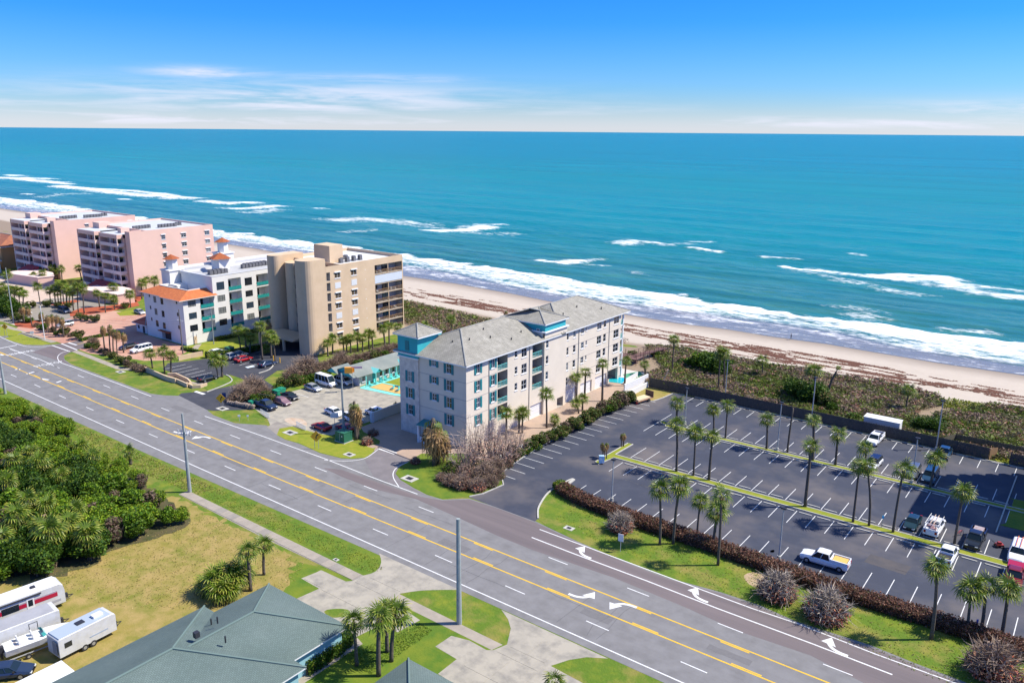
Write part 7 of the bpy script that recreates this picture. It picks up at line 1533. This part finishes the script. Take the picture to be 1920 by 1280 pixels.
# transformer cabinets, bins
def cabinet(px, w, d, h, m_, label, head=0, name='utility_cabinet'):
    b = G(*px); t = thing(name, label, 'cabinet' if 'cabinet' in name else 'bin', (b[0], b[1], 0), R(head)); link('housing', MB().box(-w/2, -d/2, .1, w/2, d/2, h).mesh('housing', m_), t); link('lid', MB().box(-w/2-.05, -d/2-.05, h, w/2+.05, d/2+.05, h+.08).mesh('lid', m_), t); link('plinth', MB().box(-w/2-.15, -d/2-.15, 0, w/2+.15, d/2+.15, .1).mesh('plinth', m_kerb), t); link('door_seam', MB().box(-.02, -d/2-.012, .2, .02, -d/2, h-.1).box(w*.2, -d/2-.02, h*.6, w*.3, -d/2, h*.75).mesh('door_seam', m_wh), t)
m_green = mat('cabinet_green', (.02, .13, .075), .6); m_bin = mat('bin_green', (.01, .22, .12), .6)
cabinet((645, 826), 2.4, 2.0, 1.9, m_green, 'large dark green transformer cabinet beside the wilted palm'); cabinet((431, 664), 1.9, 1.6, 1.9, m_green, 'green transformer cabinet at the end of the clipped hedge'); cabinet((520, 742), 1.9, 1.2, 1.3, m_bin, 'left green dumpster by the motel car park', name='dumpster'); cabinet((528, 739), 1.6, 1.2, 1.4, m_bin, 'right green dumpster behind the first', name='dumpster')
cabinet((473, 762), 1.2, 1.0, 1.2, m_bin, 'green bin in the shade behind the stone wall', name='dumpster')
# stone wall and blue sign at the motel corner
t = thing('rubble_wall', 'low rough stone wall at the corner beside the motel entrance', 'wall', (*G(452, 762), 0)); w0 = G(428, 758); w1 = G(478, 768)
for k in range(26):
    f = (k % 13)/13; zz = .35*(k//13); x = w0[0]+(w1[0]-w0[0])*f; y = w0[1]+(w1[1]-w0[1])*f; o = link('stone', _wc.setdefault('stone%d' % (k % 3), MB().sphere((0, 0, .3), .5, .38, .38, 7, 4).mesh('stone', mat('rubble', (.30, .23, .18), .9, (.16, .13, .11), scale=2))), t, Vector((x, y, zz))-Vector(t.location), random.uniform(0, 6)); o.scale = (random.uniform(.8, 1.2),)*3
board((421, 752), .8, 1.5, .4, mat('navy_sign', (.02, .05, .16), .6), 'dark blue upright sign beside the stone wall', head=40)
# low white picket fences by the motel forecourt
def picket(a, b, label, h=1.0):
    A = Vector((*G(*a), 0)); B = Vector((*G(*b), 0)); t = thing('picket_fence', label, 'fence', A); d = B-A; n = max(3, int(d.length/.35)); me = _wc.setdefault('pk', MB().box(-.06, -.03, 0, .06, .03, 1.0).mesh('picket', m_wh))
    for k in range(n+1): link('picket', me, t, d*(k/n), math.atan2(d.y, d.x))
    q = MB().tube([(0, 0, .3), (d.x, d.y, .3)], .04, 4).tube([(0, 0, .8), (d.x, d.y, .8)], .04, 4); link('rail', q.mesh('rail', m_wh), t)
picket((489, 775), (505, 784), 'short white picket fence left of the motel entrance'); picket((556, 798), (573, 807), 'short white picket fence right of the motel entrance')
# white wall between motel and condominium
t = thing('courtyard_wall', 'white stucco wall with a gate pier between the motel and the condominium', 'wall', (-112.6, 104.5, 0)); MB().box(-112.75, 104.5, 0, -112.45, 113.5, 2.0).obj('wall_panel', m_stucco, t); MB().box(-112.9, 103.9, 0, -112.3, 104.5, 2.1).obj('pier', m_wh, t)
t2 = thing('courtyard_wall', 'white stucco wall running along the car park end beyond the condominium pool', 'wall', (-80.4, 158.5, 0)); q = MB(); a, b = G(1170, 738), G(1214, 718)
strip_mb([a, b], .3, 0, q, 2.2); q.obj('wall_panel', m_wh, t2)
# low tan wall of the tan tower car park
t = thing('garden_wall', 'low tan wall with stepped planter along the roadside of the tan tower car park', 'wall', (-170, 94.5, 0)); q = MB()
strip_mb(gp([(259, 690), (275, 697), (315, 714), (330, 718)]), .35, 0, q, 1.1); strip_mb(gp([(315, 706), (330, 706), (352, 716), (358, 722), (352, 726), (330, 716), (315, 712)]), .35, 0, q, .9); strip_mb(gp([(350, 722), (362, 728), (376, 727), (388, 723)]), .35, 0, q, .7); q.obj('wall_panel', m_tan, t)
t = thing('garden_wall', 'low tan wall below the hotel corner pole', 'wall', (*G(350, 668), 0)); q = MB(); strip_mb(gp([(335, 676), (358, 671), (380, 667)]), .3, 0, q, 1.2); q.obj('wall_panel', m_tan, t)
kk = smooth_line(gp([(388, 735), (432, 717), (432, 708), (424, 703)]), 3); strip_mb(kk, .25, .016, z2=.16).obj('kerb', m_kerb, tanlot)
sheet('lawn', gp([(390, 733), (430, 716), (431, 709), (420, 703), (408, 709), (380, 722)]), .06, m_lawn, kind='structure'); strip_mb(smooth_line(gp([(485, 700), (505, 693), (513, 683), (505, 678), (492, 680)]), 3), .25, .016, z2=.16).obj('kerb', m_kerb, tanlot)
for px in ((513, 676), (525, 680)):
    b = G(*px); t = thing('bollard', 'yellow steel bollard at the planted circle by the tan tower', 'bollard', (*b, 0), group='yellow bollards'); link('post', MB().tube([(0, 0, 0), (0, 0, 1.3)], .12, 8).mesh('post', mat('bollard_yellow', (.75, .42, .03), .6)), t)
# dark wooden fence on the dune side, panel by panel with its pickets
m_fw = mat('weathered_fence', (.055, .052, .05), .95, (.09, .085, .078), scale=1.5, detail=6, stretch=(6, 6, .6)); m_fn = mat('new_fence_wood', (.42, .25, .12), .9)
def fence(pts, h, label, m_=None, panel=2.4):
    m_ = m_ or m_fw; A0 = Vector((*pts[0], 0)); t = thing('wooden_fence', label, 'fence', A0)
    k = ('fp', h, m_.name)
    if k not in _wc:
        q = MB(); n = 15
        for j in range(n): q.box(j*panel/n+.006, -.02+.008*(j % 2), .04, (j+1)*panel/n-.006, .02+.008*(j % 2), h-.03*(j % 3))
        q.box(0, .03, .35, panel, .08, .45); q.box(0, .03, h-.5, panel, .08, h-.4); _wc[k] = (q.mesh('fence_panel', m_), MB().box(-.06, .03, 0, .06, .15, h+.05).mesh('fence_post', m_))
    for a, b in zip(pts[:-1], pts[1:]):
        A, B = Vector((*a, 0)), Vector((*b, 0)); d = B-A; n = max(1, round(d.length/panel)); ang = math.atan2(d.y, d.x)
        for j in range(n):
            p = A+d*(j/n)-A0; o = link('fence_panel', _wc[k][0], t, p, ang); o.scale = (d.length/n/panel, 1, 1); link('fence_post', _wc[k][1], t, p, ang)
    return t
fence([(-80.2, 158.6), (-75, 159.0), (-60, 158.9), (-18, 158.4), (-12.9, 158.2)], 2.3, 'long dark weathered wooden fence along the dune side of the car park')
fence([(-9.6, 158.2), (-4, 158), (8, 157.6)], 2.2, 'dark wooden fence right of the open gate'); fence([(-20.5, 159.6), (-19, 163.2), (-8, 163.4), (6, 163.6)], 2.0, 'second wooden fence behind the gate at the right', mat('old_fence', (.10, .09, .06), .95, (.14, .13, .09), scale=2))
t = thing('fence_gate', 'open gate leaf of fresh brown wood in the dark fence', 'gate', (-12.8, 158.3, 0))
for j in range(8): link('board', _wc.setdefault('gb', MB().box(-.09, -.02, .05, .09, .02, 2.1).mesh('board', m_fn)), t, (.1+.12*j, .22*j, 0), R(60))
sheet('gate_lawn', [(-12.6, 158.8), (-9.6, 158.8), (-4, 159), (5, 159), (5, 163), (-12.6, 163)], .05, m_lawn2, kind='structure')
# storage container behind the fence
t = thing('storage_container', 'white storage container standing behind the wooden fence', 'container', (*G(1630, 806), 0)); c0 = (-36.5, 160.3); q = MB().box(-34.6, 160.2, .1, -28.2, 162.6, 2.7); 
for k in range(20): q.box(-34.5+.3*k, 160.17, .2, -34.38+.3*k, 160.2, 2.6)
t.location = (-32, 161.4, 0); q.obj('body', m_tw, t); MB().box(-34.7, 160.1, 2.7, -28.1, 162.7, 2.8).obj('roof', m_wh, t); MB().box(-28.19, 160.4, .3, -28.15, 162.4, 2.6).obj('door', m_wh, t)
# boardwalk over the dune
m_bw = mat('boardwalk_wood', (.13, .07, .06), .9, (.18, .10, .085), scale=1.5)
t = thing('boardwalk', 'dark brown wooden boardwalk with railings crossing the dune', 'boardwalk', (-84, 176, 0)); a = Vector((*G(1186, 668, 1.6), 1.6)); b = Vector((*G(1246, 652, 1.6), 1.6)); d = b-a; L = d.length; dn = d.normalized(); nr = Vector((-dn.y, dn.x, 0)); n = int(L/.5); pl_ = _wc.setdefault('plank', MB().box(-.2, -1.0, -.04, .2, 1.0, .04).mesh('plank', m_bw)); ang = math.atan2(d.y, d.x)
for k in range(n): link('plank', pl_, t, a+d*((k+.5)/n)-Vector(t.location), ang)
q = MB()
for s in (-1.05, 1.05):
    for zz in (.55, 1.1): q.tube([tuple(a+nr*s+Vector((0, 0, zz))), tuple(b+nr*s+Vector((0, 0, zz)))], .05, 4)
    for k in range(int(L/1.8)+1): p = a+d*(k*1.8/L)+nr*s; q.tube([(p.x, p.y, 0), (p.x, p.y, 2.75)], .07, 4)
q.obj('railing', m_bw, t); q = MB(); q.box(a.x-3, a.y-2.2, 1.5, a.x+2.2, a.y+1.8, 1.6)
for x in (-3, -.4, 2.1):
    for y in (-2.1, 1.7): q.box(a.x+x, a.y+y, 0, a.x+x+.12, a.y+y+.12, 2.7)
q.box(a.x-3, a.y-2.2, 2.55, a.x+2.2, a.y-2.1, 2.7); q.box(a.x-3, a.y-2.2, 2.0, a.x+2.2, a.y-2.12, 2.1); q.obj('platform', m_bw, t)
# pool terrace at the sea end of the condominium
sheet('pool_terrace', [(-88, 157), (-80.7, 157), (-80.7, 168), (-104, 168), (-104, 163)], .03, mat('terrace', (.55, .50, .45), .8), kind='structure'); sheet('pool_water', gp([(1142, 712), (1150, 706), (1176, 709), (1166, 719), (1142, 716)]), .06, mat('pool_water', (.02, .42, .48), .1), kind='structure'); sheet('green_court', gp([(1168, 702), (1200, 696), (1206, 704), (1178, 716)]), .045, mat('green_court', (.07, .28, .15), .9), kind='structure')
t = thing('pool_fence', 'cream balustrade round the condominium pool', 'fence', (*G(1175, 718), 0)); A = Vector((*G(1174, 720), 0)); B = Vector((*G(1194, 708), 0)); d = B-A
for k in range(9): link('panel', _wc.setdefault('pp', MB().box(-.35, -.05, 0, .35, .05, 1.4).mesh('panel', m_wh)), t, A+d*(k/8)-Vector(t.location), math.atan2(d.y, d.x))
# flatbed trailer, cone, mower, bike frame
t = thing('flatbed_trailer', 'low flatbed trailer loaded with plywood at the far corner of the car park', 'trailer', (*G(1204, 752), 0), R(78)); link('deck', MB().box(-2.6, -1.1, .55, 2.4, 1.1, .68).mesh('deck', mat('deck_wood', (.30, .17, .10), .9)), t); link('plywood', MB().box(-2.3, -.9, .7, 1.6, .9, .95).mesh('plywood', mat('pale_plywood', (.62, .50, .33), .9)), t); link('ramp', MB().box(2.3, -1.1, .6, 2.4, 1.1, 2.0).mesh('ramp', mat('rust_mesh', (.14, .08, .06), .9)), t)
for sy in (-1, 1): link('wheel', MB().tube([(.8, sy*1.15-.1, .36), (.8, sy*1.15+.1, .36)], .36, 10).mesh('tyre', m_tyre), t)
t = thing('traffic_cone', 'orange red traffic cone at the corner of the flatbed trailer', 'cone', (*G(1194, 757), 0)); link('cone', MB().tube([(0, 0, .04), (0, 0, .95)], .24, 10, .05).mesh('cone', mat('cone_red', (.75, .05, .03), .6)), t); link('foot', MB().box(-.3, -.3, 0, .3, .3, .05).mesh('foot', mat('cone_red', (1, 1, 1))), t)
t = thing('lawn_mower', 'small red mower standing in an empty bay', 'mower', (*G(1873, 1025), 0), R(30)); link('engine', MB().box(-.5, -.35, .25, .5, .35, .5).box(-.25, -.2, .5, .2, .2, .8).mesh('engine', mat('mower_red', (.30, .03, .02), .5)), t); link('handle', MB().tube([(-.5, -.25, .5), (-1.1, -.25, 1.0), (-1.1, .25, 1.0), (-.5, .25, .5)], .03, 5).mesh('handle', m_dark), t)
for sx in (-.4, .4):
    for sy in (-.42, .42): link('wheel', MB().tube([(sx, sy-.05, .15), (sx, sy+.05, .15)], .15, 8).mesh('tyre', m_tyre), t)
t = thing('bicycle', 'red bicycle standing beside the tall palm trunk', 'bicycle', (*G(1798, 1004), 0), R(60))
for sx in (-.55, .55): link('wheel', MB().tube([(sx+.33*math.cos(R(a)), 0, .34+.33*math.sin(R(a))) for a in range(0, 361, 30)], .03, 4).mesh('wheel', m_tyre), t)
link('frame', MB().tube([(-.55, 0, .34), (-.1, 0, .8), (.4, 0, .8), (.0, 0, .32), (-.1, 0, .8)], .035, 5).tube([(.55, 0, .34), (.4, 0, .85), (.4, -.25, .98)], .03, 5).mesh('frame', mat('bike_red', (.6, .05, .05), .5)), t)
# motel patio furniture
m_lou = mat('aqua_plastic', (.10, .55, .55), .5)
def chair(x, y, hd, m_, lab, grp): 
    t = thing('lounge_chair', lab, 'chair', (x, y, .05), R(hd), group=grp); link('seat', _wc.setdefault('ls', MB().box(-.35, -.35, .3, .35, .35, .38).mesh('seat', m_lou)), t); link('backrest', _wc.setdefault('lb', MB().box(-.4, -.35, .38, -.3, .35, 1.05).mesh('backrest', m_lou)), t)
    q = _wc.setdefault('ll', MB().box(-.3, -.3, 0, -.24, -.24, .3).box(.24, -.3, 0, .3, -.24, .3).box(-.3, .24, 0, -.24, .3, .3).box(.24, .24, 0, .3, .3, .3).mesh('legs', m_lou)); link('legs', q, t)
for k in range(7): chair(-130.2+random.uniform(-.2, .2), 120.4+1.7*k, random.uniform(-30, 30), m_lou, 'aqua garden chair in the row before the motel rooms', 'aqua chairs before the motel rooms')
for x, y in ((-124.3, 121.4), (-122.5, 121.2), (-120.2, 121.9)): chair(x, y, 200, m_lou, 'aqua chair on the gold sand court', 'aqua chairs on the sand court')
t = thing('white_arbor', 'small white arbor with two posts between the sand court and the pool', 'arbor', (-123.6, 124.6, 0)); q = MB()
for x in (-.7, .7): q.box(x-.1, -.1, 0, x+.1, .1, 2.1)
q.box(-1.0, -.25, 2.1, 1.0, .25, 2.25); [q.box(-.9+.45*k, -.4, 2.25, -.8+.45*k, .4, 2.35) for k in range(5)]; q.box(-.6, -.04, .4, .6, .04, 1.2); link('frame', q.mesh('frame', m_wh), t)
# guy line shape: leaning pole at the far corner of the car park
t = thing('leaning_pole', 'thin leaning grey pole at the far corner of the car park by the fence', 'pole', (*G(1237, 727), 0)); link('shaft', MB().tube([(0, 0, 0), (1.6, .6, 4.4)], .06, 5).mesh('shaft', m_metal), t)
# person walking on the beach
def person(px, label):
    b = G(*px); t = thing('person', label, 'person', (b[0], b[1], .05), R(200)); me = bpy.data.meshes.new('body')
    J = [(0, 0, .95, .15), (0, 0, 1.2, .14), (.02, 0, 1.45, .16), (.03, 0, 1.55, .06), (.05, 0, 1.68, .105), (.0, .09, .9, .09), (.18, .1, .5, .06), (.3, .1, .08, .045), (.42, .1, .04, .04), (0, -.09, .9, .09), (-.05, -.1, .48, .06), (-.35, -.1, .12, .045), (-.26, -.1, .05, .04), (.02, .2, 1.42, .06), (-.1, .27, 1.15, .045), (.02, .3, .92, .035), (.02, -.2, 1.42, .06), (.12, -.27, 1.15, .045), (.3, -.27, .98, .035)]
    E = [(0, 1), (1, 2), (2, 3), (3, 4), (0, 5), (5, 6), (6, 7), (7, 8), (0, 9), (9, 10), (10, 11), (11, 12), (2, 13), (13, 14), (14, 15), (2, 16), (16, 17), (17, 18)]
    me.from_pydata([j[:3] for j in J], E, []); o = link('body', me, t); md = o.modifiers.new('skin', 'SKIN'); sv = me.skin_vertices[0].data
    for k, j in enumerate(J): sv[k].radius = (j[3], j[3])
    sv[0].use_root = True; o.modifiers.new('sub', 'SUBSURF').levels = 1
    me.materials.append(mat('dark_clothes', (.04, .05, .07), .9)); link('head', MB().sphere((.05, 0, 1.7), .1, .09, .13, 8, 6).mesh('head', mat('skin', (.35, .2, .14), .7)), t)
person((1483, 637), 'person in dark clothes walking along the water line')

b = G(1476, 849); t = thing('dead_palm', 'bare dark palm trunk without a crown right of the tall pale lamp post', 'palm tree', (*b, 0)); link('trunk', trunk_mesh(8.6, .16, (.25, .1)), t)
